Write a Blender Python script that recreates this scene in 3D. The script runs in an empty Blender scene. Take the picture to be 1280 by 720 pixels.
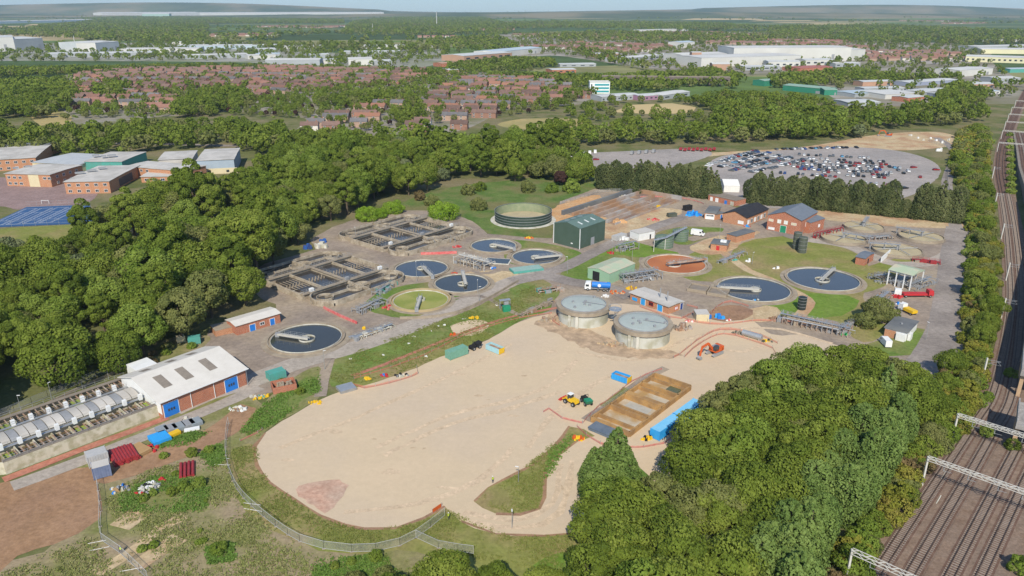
import bpy, math, random
import numpy as np
from mathutils import Vector, Matrix
from mathutils.geometry import tessellate_polygon
random.seed(7); RNG = np.random.default_rng(7)
PI = math.pi; R = math.radians
scn = bpy.context.scene; COL = scn.collection
F, H, PITCH = 930.0, 100.0, math.atan(350/930.0)
SP, CP = math.sin(PITCH), math.cos(PITCH)

def G(u, v, h=0.0):
    """point of the place at height h seen at photo position (u, v)"""
    xc, yc = (u-640)/F, (360-v)/F
    s = (H-h)/(SP - yc*CP)
    return Vector((xc*s, (CP+yc*SP)*s, h))
def px(x, y, z=0.0):
    d = y*CP + (H-z)*SP; up = y*SP - (H-z)*CP
    return 640+F*x/d, 360-F*up/d
def ppm(v): return F*(SP-(360-v)/F*CP)/H

# ---------------------------------------------------------------- materials
MATS = {}
def mat(name, c1, c2=None, scale=1.0, rough=0.85, metal=0.0, bump=0.0, detail=4, c3=None, scale2=None, spec=0.3, stretch=None, rnd=0.0, fine=0, fam=1.0):
    if name in MATS: return MATS[name]
    m = bpy.data.materials.new(name); m.use_nodes = True; MATS[name] = m
    nt = m.node_tree; N = nt.nodes; L = nt.links
    b = N['Principled BSDF']; b.inputs['Roughness'].default_value = rough; b.inputs['Metallic'].default_value = metal
    b.inputs['Specular IOR Level'].default_value = spec
    col = c1
    if c2 is None: c2 = tuple(x*0.8 for x in c1)
    tc = N.new('ShaderNodeTexCoord'); src = tc.outputs['Object']
    if stretch:
        mp = N.new('ShaderNodeMapping'); mp.inputs['Rotation'].default_value = (0, 0, stretch[0]); mp.inputs['Scale'].default_value = stretch[1]
        L.new(src, mp.inputs['Vector']); src = mp.outputs['Vector']
    n = N.new('ShaderNodeTexNoise'); n.inputs['Scale'].default_value = scale; n.inputs['Detail'].default_value = detail; n.inputs['Roughness'].default_value = 0.65
    L.new(src, n.inputs['Vector'])
    r = N.new('ShaderNodeValToRGB'); L.new(n.outputs['Fac'], r.inputs['Fac'])
    r.color_ramp.elements[0].position = 0.36; r.color_ramp.elements[1].position = 0.64
    r.color_ramp.elements[0].color = (*c1, 1); r.color_ramp.elements[1].color = (*c2, 1)
    out = r.outputs['Color']
    if c3 is not None:
        n2 = N.new('ShaderNodeTexNoise'); n2.inputs['Scale'].default_value = scale2 or scale*0.15; n2.inputs['Detail'].default_value = 5
        L.new(tc.outputs['Object'], n2.inputs['Vector'])
        r2 = N.new('ShaderNodeValToRGB'); L.new(n2.outputs['Fac'], r2.inputs['Fac'])
        r2.color_ramp.elements[0].position = 0.45; r2.color_ramp.elements[1].position = 0.62
        r2.color_ramp.elements[0].color = (0, 0, 0, 1); r2.color_ramp.elements[1].color = (1, 1, 1, 1)
        mx = N.new('ShaderNodeMix'); mx.data_type = 'RGBA'
        L.new(r2.outputs['Color'], mx.inputs[0]); L.new(out, mx.inputs[6]); mx.inputs[7].default_value = (*c3, 1)
        out = mx.outputs[2]
    if fine:
        for sc_, am in ((fine*0.22, 0.13*fam), (fine, 0.22*fam)):
            nf = N.new('ShaderNodeTexNoise'); nf.inputs['Scale'].default_value = sc_; nf.inputs['Detail'].default_value = 6; nf.inputs['Roughness'].default_value = 0.75
            L.new(src if stretch else tc.outputs['Object'], nf.inputs['Vector']); hf = N.new('ShaderNodeHueSaturation'); mf = N.new('ShaderNodeMapRange')
            mf.inputs[1].default_value = .32; mf.inputs[2].default_value = .68; mf.inputs[3].default_value = 1-am; mf.inputs[4].default_value = 1+am
            L.new(nf.outputs['Fac'], mf.inputs[0]); L.new(mf.outputs[0], hf.inputs['Value']); L.new(out, hf.inputs['Color']); out = hf.outputs[0]
    if rnd:
        oi = N.new('ShaderNodeObjectInfo'); hs = N.new('ShaderNodeHueSaturation')
        mr = N.new('ShaderNodeMapRange'); mr.inputs[3].default_value = 1-rnd; mr.inputs[4].default_value = 1+rnd
        L.new(oi.outputs['Random'], mr.inputs[0]); L.new(mr.outputs[0], hs.inputs['Value']); L.new(out, hs.inputs['Color']); out = hs.outputs[0]
    L.new(out, b.inputs['Base Color'])
    if bump:
        bp = N.new('ShaderNodeBump'); bp.inputs['Strength'].default_value = bump; bp.inputs['Distance'].default_value = 0.3
        n3 = N.new('ShaderNodeTexNoise'); n3.inputs['Scale'].default_value = scale*4; n3.inputs['Detail'].default_value = 6
        L.new(tc.outputs['Object'], n3.inputs['Vector']); L.new(n3.outputs['Fac'], bp.inputs['Height']); L.new(bp.outputs['Normal'], b.inputs['Normal'])
    return m

def foliage_mat(name, dark, mid, light, transl=0.25):
    if name in MATS: return MATS[name]
    m = bpy.data.materials.new(name); m.use_nodes = True; MATS[name] = m
    nt = m.node_tree; N = nt.nodes; L = nt.links; N.remove(N['Principled BSDF'])
    at = N.new('ShaderNodeAttribute'); at.attribute_name = 'tint'
    oi = N.new('ShaderNodeObjectInfo')
    m1 = N.new('ShaderNodeMath'); m1.operation = 'MULTIPLY'; m1.inputs[1].default_value = 0.6; L.new(at.outputs['Fac'], m1.inputs[0])
    m2 = N.new('ShaderNodeMath'); m2.operation = 'MULTIPLY_ADD'; m2.inputs[1].default_value = 0.4; L.new(oi.outputs['Random'], m2.inputs[0]); L.new(m1.outputs[0], m2.inputs[2])
    r = N.new('ShaderNodeValToRGB'); L.new(m2.outputs[0], r.inputs['Fac'])
    r.color_ramp.elements[0].position = 0.05; r.color_ramp.elements[0].color = (*dark, 1)
    r.color_ramp.elements[1].position = 0.95; r.color_ramp.elements[1].color = (*light, 1)
    e = r.color_ramp.elements.new(0.5); e.color = (*mid, 1)
    d = N.new('ShaderNodeBsdfDiffuse'); t = N.new('ShaderNodeBsdfTranslucent'); mx = N.new('ShaderNodeMixShader'); mx.inputs[0].default_value = transl
    L.new(r.outputs['Color'], d.inputs['Color']); L.new(r.outputs['Color'], t.inputs['Color'])
    L.new(d.outputs[0], mx.inputs[1]); L.new(t.outputs[0], mx.inputs[2]); L.new(mx.outputs[0], N['Material Output'].inputs['Surface'])
    return m

def brick_mat(name, c1, c2, mortar, scale=1.0):
    if name in MATS: return MATS[name]
    m = mat(name, c1, c2, scale=0.6, rough=0.9)
    nt = m.node_tree; N = nt.nodes; L = nt.links; b = N['Principled BSDF']
    src = b.inputs['Base Color'].links[0].from_socket
    br = N.new('ShaderNodeTexBrick'); br.inputs['Scale'].default_value = 2.2*scale; br.inputs['Mortar Size'].default_value = 0.015
    br.inputs['Mortar'].default_value = (*mortar, 1); tc = N.new('ShaderNodeTexCoord')
    cx = N.new('ShaderNodeSeparateXYZ'); L.new(tc.outputs['Object'], cx.inputs[0]); ad = N.new('ShaderNodeMath'); L.new(cx.outputs[0], ad.inputs[0]); L.new(cx.outputs[1], ad.inputs[1])
    cb = N.new('ShaderNodeCombineXYZ'); L.new(ad.outputs[0], cb.inputs[0]); L.new(cx.outputs[2], cb.inputs[1]); L.new(cb.outputs[0], br.inputs['Vector'])
    L.new(src, br.inputs['Color1']); 
    dk = N.new('ShaderNodeHueSaturation'); dk.inputs['Value'].default_value = 0.8; L.new(src, dk.inputs['Color']); L.new(dk.outputs[0], br.inputs['Color2'])
    L.new(br.outputs['Color'], b.inputs['Base Color'])
    return m

def ribbed(name, c1, c2, freq=3.0, axis=0, rough=0.6, rnd=0.0):
    """profiled metal sheet: narrow ribs by bump"""
    if name in MATS: return MATS[name]
    m = mat(name, c1, c2, scale=0.25, rough=rough, spec=0.4, rnd=rnd)
    N = m.node_tree.nodes; L = m.node_tree.links; b = N['Principled BSDF']
    tc = N.new('ShaderNodeTexCoord'); w = N.new('ShaderNodeTexWave'); w.inputs['Scale'].default_value = freq
    w.bands_direction = 'XYZ'[axis]; L.new(tc.outputs['Object'], w.inputs['Vector'])
    bp = N.new('ShaderNodeBump'); bp.inputs['Strength'].default_value = 0.35; bp.inputs['Distance'].default_value = 0.06
    L.new(w.outputs['Fac'], bp.inputs['Height']); L.new(bp.outputs['Normal'], b.inputs['Normal'])
    return m

# ---------------------------------------------------------------- mesh builder
class MB:
    def __init__(s): s.v = []; s.f = []
    def add(s, vs, fs):
        o = len(s.v); s.v.extend([tuple(p) for p in vs]); s.f.extend([tuple(i+o for i in f) for f in fs]); return s
    def box(s, cx, cy, z0, sx, sy, sz, rz=0.0, top=1.0):
        c, n = math.cos(rz), math.sin(rz); vs = []
        for z, k in ((z0, 1.0), (z0+sz, top)):
            for a, b in ((-1, -1), (1, -1), (1, 1), (-1, 1)):
                x, y = a*sx/2*k, b*sy/2*k; vs.append((cx+x*c-y*n, cy+x*n+y*c, z))
        return s.add(vs, [(3, 2, 1, 0), (4, 5, 6, 7), (0, 1, 5, 4), (1, 2, 6, 5), (2, 3, 7, 6), (3, 0, 4, 7)])
    def beam(s, p, q, w, h):
        p, q = Vector(p), Vector(q); d = (q-p)
        if d.length < 1e-6: return s
        d.normalize(); up = Vector((0, 0, 1)) if abs(d.z) < 0.95 else Vector((0, 1, 0))
        a = d.cross(up).normalized()*w/2; b = a.cross(d).normalized()*h/2
        vs = [p-a-b, p+a-b, p+a+b, p-a+b, q-a-b, q+a-b, q+a+b, q-a+b]
        return s.add(vs, [(0, 1, 2, 3), (7, 6, 5, 4), (4, 5, 1, 0), (5, 6, 2, 1), (6, 7, 3, 2), (7, 4, 0, 3)])
    def cyl(s, x, y, z0, z1, r0, r1=None, n=24, cap=True):
        r1 = r0 if r1 is None else r1
        vs = [(x+r*math.cos(2*PI*i/n), y+r*math.sin(2*PI*i/n), z) for z, r in ((z0, r0), (z1, r1)) for i in range(n)]
        fs = [(i, (i+1) % n, n+(i+1) % n, n+i) for i in range(n)]
        if cap: fs += [tuple(range(n, 2*n)), tuple(range(n-1, -1, -1))]
        return s.add(vs, fs)
    def hcyl(s, p, q, r, n=14):
        return s.tube([p, q], r, n, cap=True)
    def tube(s, path, r, n=8, cap=True, r1=None):
        P = [Vector(p) for p in path]; rings = []; m = len(P)
        for i, p in enumerate(P):
            d = (P[min(i+1, m-1)]-P[max(i-1, 0)]).normalized()
            up = Vector((0, 0, 1)) if abs(d.z) < 0.9 else Vector((0, 1, 0))
            a = d.cross(up).normalized(); b = a.cross(d)
            rr = r if r1 is None else r+(r1-r)*i/(m-1)
            rings.append([p+a*rr*math.cos(2*PI*k/n)+b*rr*math.sin(2*PI*k/n) for k in range(n)])
        vs = [p for rg in rings for p in rg]
        fs = [(i*n+k, i*n+(k+1) % n, (i+1)*n+(k+1) % n, (i+1)*n+k) for i in range(m-1) for k in range(n)]
        if cap: fs += [tuple(range(n-1, -1, -1)), tuple(range((m-1)*n, m*n))]
        return s.add(vs, fs)
    def ring(s, x, y, z0, z1, ro, ri, n=64, a0=0.0, a1=2*PI):
        full = abs(a1-a0-2*PI) < 1e-6; m = n if full else n+1; vs = []
        for i in range(m):
            t = a0+(a1-a0)*i/n; c, d = math.cos(t), math.sin(t)
            vs += [(x+ro*c, y+ro*d, z0), (x+ro*c, y+ro*d, z1), (x+ri*c, y+ri*d, z1), (x+ri*c, y+ri*d, z0)]
        fs = []
        for i in range(n):
            j = (i+1) % m
            for k in range(4): fs.append((4*i+k, 4*j+k, 4*j+(k+1) % 4, 4*i+(k+1) % 4))
        if not full: fs += [(0, 1, 2, 3), (4*n+3, 4*n+2, 4*n+1, 4*n)]
        return s.add(vs, fs)
    def prism(s, pts, z0, z1):
        n = len(pts); P = [Vector((p[0], p[1], 0)) for p in pts]
        if sum(P[i].x*P[(i+1) % n].y-P[(i+1) % n].x*P[i].y for i in range(n)) < 0: P.reverse()
        tris = tessellate_polygon([P]); vs = [(p.x, p.y, z0) for p in P]+[(p.x, p.y, z1) for p in P]
        fs = [(i, (i+1) % n, n+(i+1) % n, n+i) for i in range(n)]
        for t in tris:
            a, b, c = t; cr = (P[b]-P[a]).cross(P[c]-P[a]).z
            if cr < 0: b, c = c, b
            fs.append((n+a, n+b, n+c)); fs.append((a, c, b))
        return s.add(vs, fs)
    def sheet(s, pts, z):
        P = [Vector((p[0], p[1], 0)) for p in pts]; tris = tessellate_polygon([P]); fs = []
        for a, b, c in tris:
            if (P[b]-P[a]).cross(P[c]-P[a]).z < 0: b, c = c, b
            fs.append((a, b, c))
        return s.add([(p.x, p.y, z) for p in P], fs)
    def quad(s, *p): return s.add(p, [tuple(range(len(p)))])
    def build(s, name, m, parent=None, smooth=False):
        me = bpy.data.meshes.new(name); me.from_pydata([tuple(v) for v in s.v], [], s.f); me.update()
        if smooth: me.polygons.foreach_set('use_smooth', [True]*len(me.polygons))
        if m is not None: me.materials.append(m)
        o = bpy.data.objects.new(name, me); COL.objects.link(o)
        if parent is not None: o.parent = parent
        return o

def tag(o, label=None, cat=None, group=None, kind=None):
    if label: o['label'] = label
    if cat: o['category'] = cat
    if group: o['group'] = group
    if kind: o['kind'] = kind
    return o
def thing(name, label, cat, loc=(0, 0, 0), rz=0.0, group=None):
    o = bpy.data.objects.new(name, None); COL.objects.link(o); o.empty_display_size = 1.0
    o.location = loc; o.rotation_euler = (0, 0, rz); return tag(o, label, cat, group)
CH = {}
def kids(o):
    return [c for c in bpy.data.objects if c.parent is o]
def tree_of(o): return (o, [tree_of(c) for c in kids(o)])
def dup(tr, loc=None, rz=None, label=None, group=None, scale=None, parent=None, mats=None):
    o, ch = tr; c = o.copy(); COL.objects.link(c)
    if parent is not None: c.parent = parent
    if loc is not None: c.location = loc
    if rz is not None: c.rotation_euler = (0, 0, rz)
    if scale is not None: c.scale = scale if hasattr(scale, '__len__') else (scale,)*3
    if label: c['label'] = label
    if group: c['group'] = group
    if mats and c.type == 'MESH' and c.name.split('.')[0] in mats:
        c.material_slots[0].link = 'OBJECT'; c.material_slots[0].material = mats[c.name.split('.')[0]]
    for k in ch: dup(k, parent=c, mats=mats)
    return c
ORD = ['first', 'second', 'third', 'fourth', 'fifth', 'sixth', 'seventh', 'eighth', 'ninth', 'tenth', 'eleventh', 'twelfth', 'thirteenth', 'fourteenth', 'fifteenth', 'sixteenth', 'seventeenth', 'eighteenth', 'nineteenth', 'twentieth']
def nth(i):
    if i < 20: return ORD[i]
    t = ['twenty', 'thirty', 'forty', 'fifty', 'sixty', 'seventy', 'eighty', 'ninety']
    d, r = divmod(i+1, 10)
    if r == 0: return (t[d-2][:-1]+'ieth') if d < 10 else 'last'
    return t[min(d-2, 7)]+'-'+ORD[r-1]

def inpoly(x, y, poly):
    c = False; n = len(poly); j = n-1
    for i in range(n):
        xi, yi = poly[i]; xj, yj = poly[j]
        if (yi > y) != (yj > y) and x < (xj-xi)*(y-yi)/(yj-yi)+xi: c = not c
        j = i
    return c

# ---------------------------------------------------------------- ground patches
def smooth_loop(P, step=3.0, jit=0.3, closed=True, curve=True):
    n = len(P); out = []
    rg = random.Random(int(abs(P[0][0])*100+n))
    for i in range(n if closed else n-1):
        p0, p1, p2, p3 = (P[(i-1) % n] if closed or i > 0 else P[0]), P[i], P[(i+1) % n], (P[(i+2) % n] if closed or i+2 < n else P[-1])
        L = math.hypot(p2[0]-p1[0], p2[1]-p1[1]); k = max(1, int(L/step)); k = min(k, 40)
        for j in range(k):
            t = j/k
            if curve:
                q = [0.5*((2*p1[a])+(-p0[a]+p2[a])*t+(2*p0[a]-5*p1[a]+4*p2[a]-p3[a])*t*t+(-p0[a]+3*p1[a]-3*p2[a]+p3[a])*t**3) for a in (0, 1)]
            else: q = [p1[a]+(p2[a]-p1[a])*t for a in (0, 1)]
            out.append((q[0]+rg.uniform(-jit, jit), q[1]+rg.uniform(-jit, jit)))
    if not closed: out.append((P[-1][0], P[-1][1]))
    return out
LV = 0.012
PC = [0]
def lvz(l): PC[0] += 1; return l*LV+PC[0]*0.00011
def patch(name, pts, m, lvl, curve=True, jit=0.3, step=3.0, kind='structure', label=None, cat=None, z=None):
    P = [tuple(G(u, v)[:2]) for u, v in pts]
    P = smooth_loop(P, step, jit, True, curve)
    o = MB().sheet(P, lvz(lvl) if z is None else z).build(name, m)
    if kind: o['kind'] = kind
    if label: tag(o, label, cat)
    return o
def strip(name, pts, w, m, lvl, curve=True, jit=0.12, kerb=None):
    P = [tuple(G(u, v)[:2]) for u, v in pts]; P = smooth_loop(P, 4.0, 0, False, curve)
    L, Rr = [], []
    for i, p in enumerate(P):
        a, b = P[max(i-1, 0)], P[min(i+1, len(P)-1)]; dx, dy = b[0]-a[0], b[1]-a[1]; l = math.hypot(dx, dy) or 1
        nx, ny = -dy/l, dx/l; j1, j2 = random.uniform(-jit, jit), random.uniform(-jit, jit)
        L.append((p[0]+nx*(w/2+j1), p[1]+ny*(w/2+j1))); Rr.append((p[0]-nx*(w/2+j2), p[1]-ny*(w/2+j2)))
    mb = MB(); z = lvz(lvl)
    for i in range(len(P)-1):
        mb.quad((*L[i], z), (*Rr[i], z), (*Rr[i+1], z), (*L[i+1], z))
    o = mb.build(name, m); o['kind'] = 'structure'
    if kerb:
        k = MB()
        for S in (L, Rr):
            for i in range(len(S)-1): k.beam((*S[i], 0.07), (*S[i+1], 0.07), 0.2, 0.14)
        ko = k.build('kerb', kerb); ko['kind'] = 'structure'
    return o

# ---------------------------------------------------------------- buildings
def rect3(P, Q, Rp, h=0.0):
    """P near-left, Q near-right photo points of one edge at height h, Rp a point on the far edge"""
    a, b, c = G(*P, h), G(*Q, h), G(*Rp, h)
    d = (b-a); L = d.length; d.normalize(); n = Vector((-d.y, d.x, 0)); D = (c-a).dot(n)
    if D < 0: D = -D; n = -n
    ctr = (a+b)/2+n*D/2; return (ctr.x, ctr.y), L, D, math.atan2(d.y, d.x)
def walls_roof(t, L, D, h, rh=0.0, ridge='x', over=0.3, wm=None, rm=None, thick=0.18, parapet=0.0, wname='wall', rname='roof', asym=0.0):
    w = MB(); r = MB(); x, y = L/2, D/2
    if rh <= 0:
        w.box(0, 0, 0, L, D, h)
        r.box(0, 0, h+0.003, L+2*over, D+2*over, thick)
        if parapet:
            for (a, b, c, d) in ((0, -y-over+.12, L+2*over, .2), (0, y+over-.12, L+2*over, .2), (-x-over+.12, 0, .2, D+2*over-.5), (x+over-.12, 0, .2, D+2*over-.5)):
                r.box(a, b, h+thick, c, d, parapet)
    else:
        if ridge == 'x':
            k = asym*D
            vs = [(-x, -y, 0), (x, -y, 0), (x, y, 0), (-x, y, 0), (-x, -y, h), (x, -y, h), (x, y, h), (-x, y, h), (-x, k, h+rh), (x, k, h+rh)]
            fs = [(0, 1, 5, 4), (2, 3, 7, 6), (1, 2, 6, 9, 5), (3, 0, 4, 8, 7), (4, 5, 9, 8), (7, 8, 9, 6)]
            s1, s2 = rh/(y+k), rh/(y-k)
            for sg, sl, yy in ((-1, s1, y+k), (1, s2, y-k)):
                e0 = (k+sg*0.0, h+rh+0.004); e1 = (sg*(y+over), h-over*sl+0.004)
                A = [(-x-over, e1[0], e1[1]), (x+over, e1[0], e1[1]), (x+over, e0[0], e0[1]), (-x-over, e0[0], e0[1])]
                B = [(p[0], p[1], p[2]+thick) for p in A]
                r.add(A+B, [(3, 2, 1, 0), (4, 5, 6, 7), (0, 1, 5, 4), (1, 2, 6, 5), (3, 0, 4, 7)])
        else:
            vs = [(-x, -y, 0), (x, -y, 0), (x, y, 0), (-x, y, 0), (-x, -y, h), (x, -y, h), (x, y, h), (-x, y, h), (0, -y, h+rh), (0, y, h+rh)]
            fs = [(0, 1, 5, 8, 4), (1, 2, 6, 5), (2, 3, 7, 9, 6), (3, 0, 4, 7), (5, 6, 9, 8), (4, 8, 9, 7)]
            sl = rh/x
            for sg in (-1, 1):
                A = [(sg*(x+over), -y-over, h-over*sl+0.004), (sg*(x+over), y+over, h-over*sl+0.004), (0, y+over, h+rh+0.004), (0, -y-over, h+rh+0.004)]
                B = [(p[0], p[1], p[2]+thick) for p in A]
                r.add(A+B, [(3, 2, 1, 0), (4, 5, 6, 7), (0, 1, 5, 4), (1, 2, 6, 5), (3, 0, 4, 7)])
        w.add(vs, fs)
    a = w.build(wname, wm, t); b = r.build(rname, rm, t); return a, b
def opening(t, L, D, side, pos, z0, w, hh, m, name='window', frame=None, off=0.03, fw=0.12, label=None):
    """pos along the wall from -1 to 1"""
    x, y = L/2, D/2; e = 0.06
    if side in 'fb':
        sg = -1 if side == 'f' else 1; cx, cy = pos*x, sg*(y+off); mb = MB().box(cx, cy, z0, w, e, hh)
        fr = MB()
        if frame:
            for a, b, c, d in ((0, -fw, w+2*fw, fw), (0, hh, w+2*fw, fw)): fr.box(cx, sg*(y+off+.03), z0+b, c, .1, d)
            for a in (-1, 1): fr.box(cx+a*(w/2+fw/2), sg*(y+off+.03), z0, fw, .1, hh)
            if name == 'window' and w > 1.3: fr.box(cx, sg*(y+off+.03), z0, .08, .1, hh)
    else:
        sg = -1 if side == 'l' else 1; cx, cy = sg*(x+off), pos*y; mb = MB().box(cx, cy, z0, e, w, hh)
        fr = MB()
        if frame:
            for b, d in ((-fw, fw), (hh, fw)): fr.box(sg*(x+off+.03), cy, z0+b, .1, w+2*fw, d)
            for a in (-1, 1): fr.box(sg*(x+off+.03), cy+a*(w/2+fw/2), z0, .1, fw, hh)
            if name == 'window' and w > 1.3: fr.box(sg*(x+off+.03), cy, z0, .1, .08, hh)
    o = mb.build(name, m, t)
    if label: o['label'] = label
    if frame: fr.build('frame', frame, o)
    return o
def building(name, label, cat, rect, h, wm, rm, rh=0.0, ridge='x', over=0.3, ops=(), parapet=0.0, group=None, asym=0.0, thick=0.18):
    (cx, cy), L, D, rz = rect
    t = thing(name, label, cat, (cx, cy, 0), rz, group)
    walls_roof(t, L, D, h, rh, ridge, over, wm, rm, parapet=parapet, asym=asym, thick=thick)
    for op in ops: opening(t, L, D, *op)
    t['L'] = L; t['D'] = D
    return t
# ---------------------------------------------------------------- world, sun, camera
w = bpy.data.worlds.new('World'); scn.world = w; w.use_nodes = True
nt = w.node_tree; sky = nt.nodes.new('ShaderNodeTexSky'); sky.sky_type = 'NISHITA'; sky.sun_disc = False
SUN_EL, SUN_AZ = R(41), R(183)       # sun stands south, behind the viewer; azimuth clockwise from +Y
sky.sun_elevation = SUN_EL; sky.sun_rotation = SUN_AZ; sky.air_density = 1.0; sky.altitude = 300; sky.dust_density = 0.3; sky.ozone_density = 2.5
tn = nt.nodes.new('ShaderNodeMix'); tn.data_type = 'RGBA'; tn.blend_type = 'MULTIPLY'; tn.inputs[0].default_value = 1
_tc = nt.nodes.new('ShaderNodeTexCoord'); _sx = nt.nodes.new('ShaderNodeSeparateXYZ'); nt.links.new(_tc.outputs['Generated'], _sx.inputs[0]); _rp = nt.nodes.new('ShaderNodeValToRGB'); nt.links.new(_sx.outputs[2], _rp.inputs[0])
_rp.color_ramp.elements[0].position = 0.02; _rp.color_ramp.elements[0].color = (.42, .56, .76, 1); _rp.color_ramp.elements[1].position = 0.16; _rp.color_ramp.elements[1].color = (.92, .97, 1.0, 1); nt.links.new(_rp.outputs[0], tn.inputs[7])
nt.links.new(sky.outputs[0], tn.inputs[6]); nt.links.new(tn.outputs[2], nt.nodes['Background'].inputs[0]); nt.nodes['Background'].inputs[1].default_value = 0.13
sd = bpy.data.lights.new('sun', 'SUN'); sd.energy = 4.15; sd.angle = R(0.53); sd.color = (1.0, 0.93, 0.79)
so = bpy.data.objects.new('sun', sd); COL.objects.link(so)
dv = Vector((math.sin(SUN_AZ)*math.cos(SUN_EL), math.cos(SUN_AZ)*math.cos(SUN_EL), math.sin(SUN_EL)))
so.rotation_euler = dv.to_track_quat('Z', 'Y').to_euler()
cd = bpy.data.cameras.new('camera'); cam = bpy.data.objects.new('camera', cd); COL.objects.link(cam); scn.camera = cam
cam.location = (0, 0, H); cam.rotation_euler = (PI/2-PITCH, 0, 0); cd.sensor_width = 36; cd.lens = F/1280*36; cd.clip_end = 60000; cd.clip_start = 1
scn.view_settings.view_transform = 'Standard'; scn.view_settings.look = 'None'; scn.view_settings.exposure = 0.30; scn.view_settings.gamma = 1
scn.render.resolution_x = 1024; scn.render.resolution_y = 576
scn.cycles.max_bounces = 5; scn.cycles.diffuse_bounces = 2; scn.cycles.glossy_bounces = 2; scn.cycles.transparent_max_bounces = 6; scn.cycles.volume_bounces = 0

# ---------------------------------------------------------------- materials
GRASS = mat('rough_grass', (0.10, 0.12, 0.04), (0.17, 0.165, 0.07), scale=0.06, c3=(0.20, 0.17, 0.095), scale2=0.03, bump=0.3, detail=8, rough=1, spec=0.05, fine=1.0)
MEADOW = mat('meadow_grass', (0.085, 0.145, 0.035), (0.15, 0.19, 0.06), scale=0.08, c3=(0.17, 0.16, 0.07), scale2=0.04, bump=0.3, detail=8, rough=1, spec=0.05, fine=0.8)
LAWN = mat('mown_lawn', (0.105, 0.175, 0.035), (0.16, 0.205, 0.055), scale=0.09, c3=(0.23, 0.20, 0.09), scale2=0.05, bump=0.2, detail=7, rough=1, spec=0.05, fine=0.8)
LAWN2 = mat('dry_lawn', (0.175, 0.20, 0.048), (0.225, 0.225, 0.07), scale=0.08, c3=(0.27, 0.215, 0.10), scale2=0.05, bump=0.2, detail=7, rough=1, spec=0.05, fine=0.8)
BRIGHT = mat('lush_grass', (0.12, 0.20, 0.03), (0.165, 0.23, 0.05), scale=0.15, bump=0.4, detail=7, rough=1, spec=0.05, fine=0.8)
WEEDY = mat('weedy_ground', (0.16, 0.175, 0.055), (0.24, 0.215, 0.10), scale=0.14, c3=(0.30, 0.235, 0.15), scale2=0.055, bump=0.6, detail=9, rough=1, spec=0.05, fine=1.3)
GRAVEL = mat('gravel', (0.565, 0.44, 0.30), (0.54, 0.425, 0.29), scale=0.05, c3=(0.515, 0.41, 0.30), scale2=0.022, bump=0.15, detail=9, rough=0.95, spec=0.1, fine=0.7, fam=.22)
TRACKM = mat('track_wear', (0.53, 0.405, 0.28), (0.56, 0.43, 0.295), scale=0.3, bump=0.15, detail=7, rough=0.95, spec=0.1, fine=0.8)
PINKG = mat('pink_hardcore', (0.50, 0.30, 0.215), (0.46, 0.33, 0.25), scale=0.2, bump=0.3, detail=8, rough=1, spec=0.1, fine=0.8)
HARD = mat('yard_hardstanding', (0.235, 0.19, 0.155), (0.31, 0.25, 0.20), scale=0.07, c3=(0.33, 0.265, 0.195), scale2=0.045, bump=0.2, detail=9, rough=0.95, spec=0.1, fine=0.6)
TARM = mat('tarmac', (0.205, 0.175, 0.155), (0.26, 0.225, 0.20), scale=0.09, c3=(0.30, 0.26, 0.23), scale2=0.05, bump=0.1, detail=8, rough=0.9, spec=0.2, fine=0.8)
ROADG = mat('concrete_road', (0.33, 0.285, 0.24), (0.40, 0.345, 0.29), scale=0.12, c3=(0.36, 0.31, 0.265), scale2=0.06, bump=0.1, detail=8, rough=0.9, spec=0.15, fine=0.8)
SOIL = mat('bare_soil', (0.28, 0.165, 0.095), (0.34, 0.21, 0.125), scale=0.07, c3=(0.27, 0.165, 0.11), scale2=0.03, bump=0.4, detail=9, rough=1, spec=0.05, fine=0.8)
ORSOIL = mat('orange_soil', (0.50, 0.27, 0.12), (0.52, 0.34, 0.19), scale=0.12, bump=0.4, detail=8, rough=1, spec=0.05, fine=0.8)
TANSOIL = mat('tan_soil', (0.45, 0.33, 0.19), (0.50, 0.40, 0.26), scale=0.1, c3=(0.40, 0.25, 0.15), scale2=0.07, bump=0.3, detail=8, rough=1, spec=0.05, fine=0.8)
REDSTRIP = mat('red_brick_paving', (0.36, 0.13, 0.085), (0.42, 0.19, 0.13), scale=0.5, bump=0.1, detail=6, rough=0.9, fine=0.8)
CARYARD = mat('car_yard_gravel', (0.31, 0.275, 0.255), (0.36, 0.32, 0.295), scale=0.03, c3=(0.28, 0.255, 0.24), scale2=0.02, detail=8, rough=0.95, spec=0.1, fine=0.8)
BALLAST = mat('track_ballast', (0.185, 0.125, 0.09), (0.255, 0.185, 0.14), scale=0.35, c3=(0.21, 0.155, 0.12), scale2=0.06, bump=0.5, detail=9, rough=1, spec=0.05, fine=2.2)
BALLAST2 = mat('rusty_ballast', (0.13, 0.08, 0.06), (0.17, 0.11, 0.085), scale=0.5, bump=0.5, detail=8, rough=1, spec=0.05, fine=2.2)
STRAW = mat('straw_field', (0.40, 0.31, 0.14), (0.34, 0.28, 0.13), scale=0.02, c3=(0.25, 0.24, 0.10), scale2=0.01, detail=7, rough=1, spec=0.02, fine=0.8)
STRAW2 = mat('stubble_field', (0.50, 0.38, 0.20), (0.44, 0.35, 0.19), scale=0.01, detail=6, rough=1, spec=0.02)
GREENF = mat('green_field', (0.13, 0.20, 0.05), (0.16, 0.22, 0.07), scale=0.01, detail=6, rough=1, spec=0.02)
PLAY = mat('playground_tarmac', (0.24, 0.165, 0.15), (0.28, 0.195, 0.18), scale=0.1, detail=6, rough=0.95, fine=0.8)
COURT = mat('court_blue', (0.03, 0.085, 0.20), (0.037, 0.10, 0.23), scale=0.1, detail=5, rough=0.8)
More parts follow.
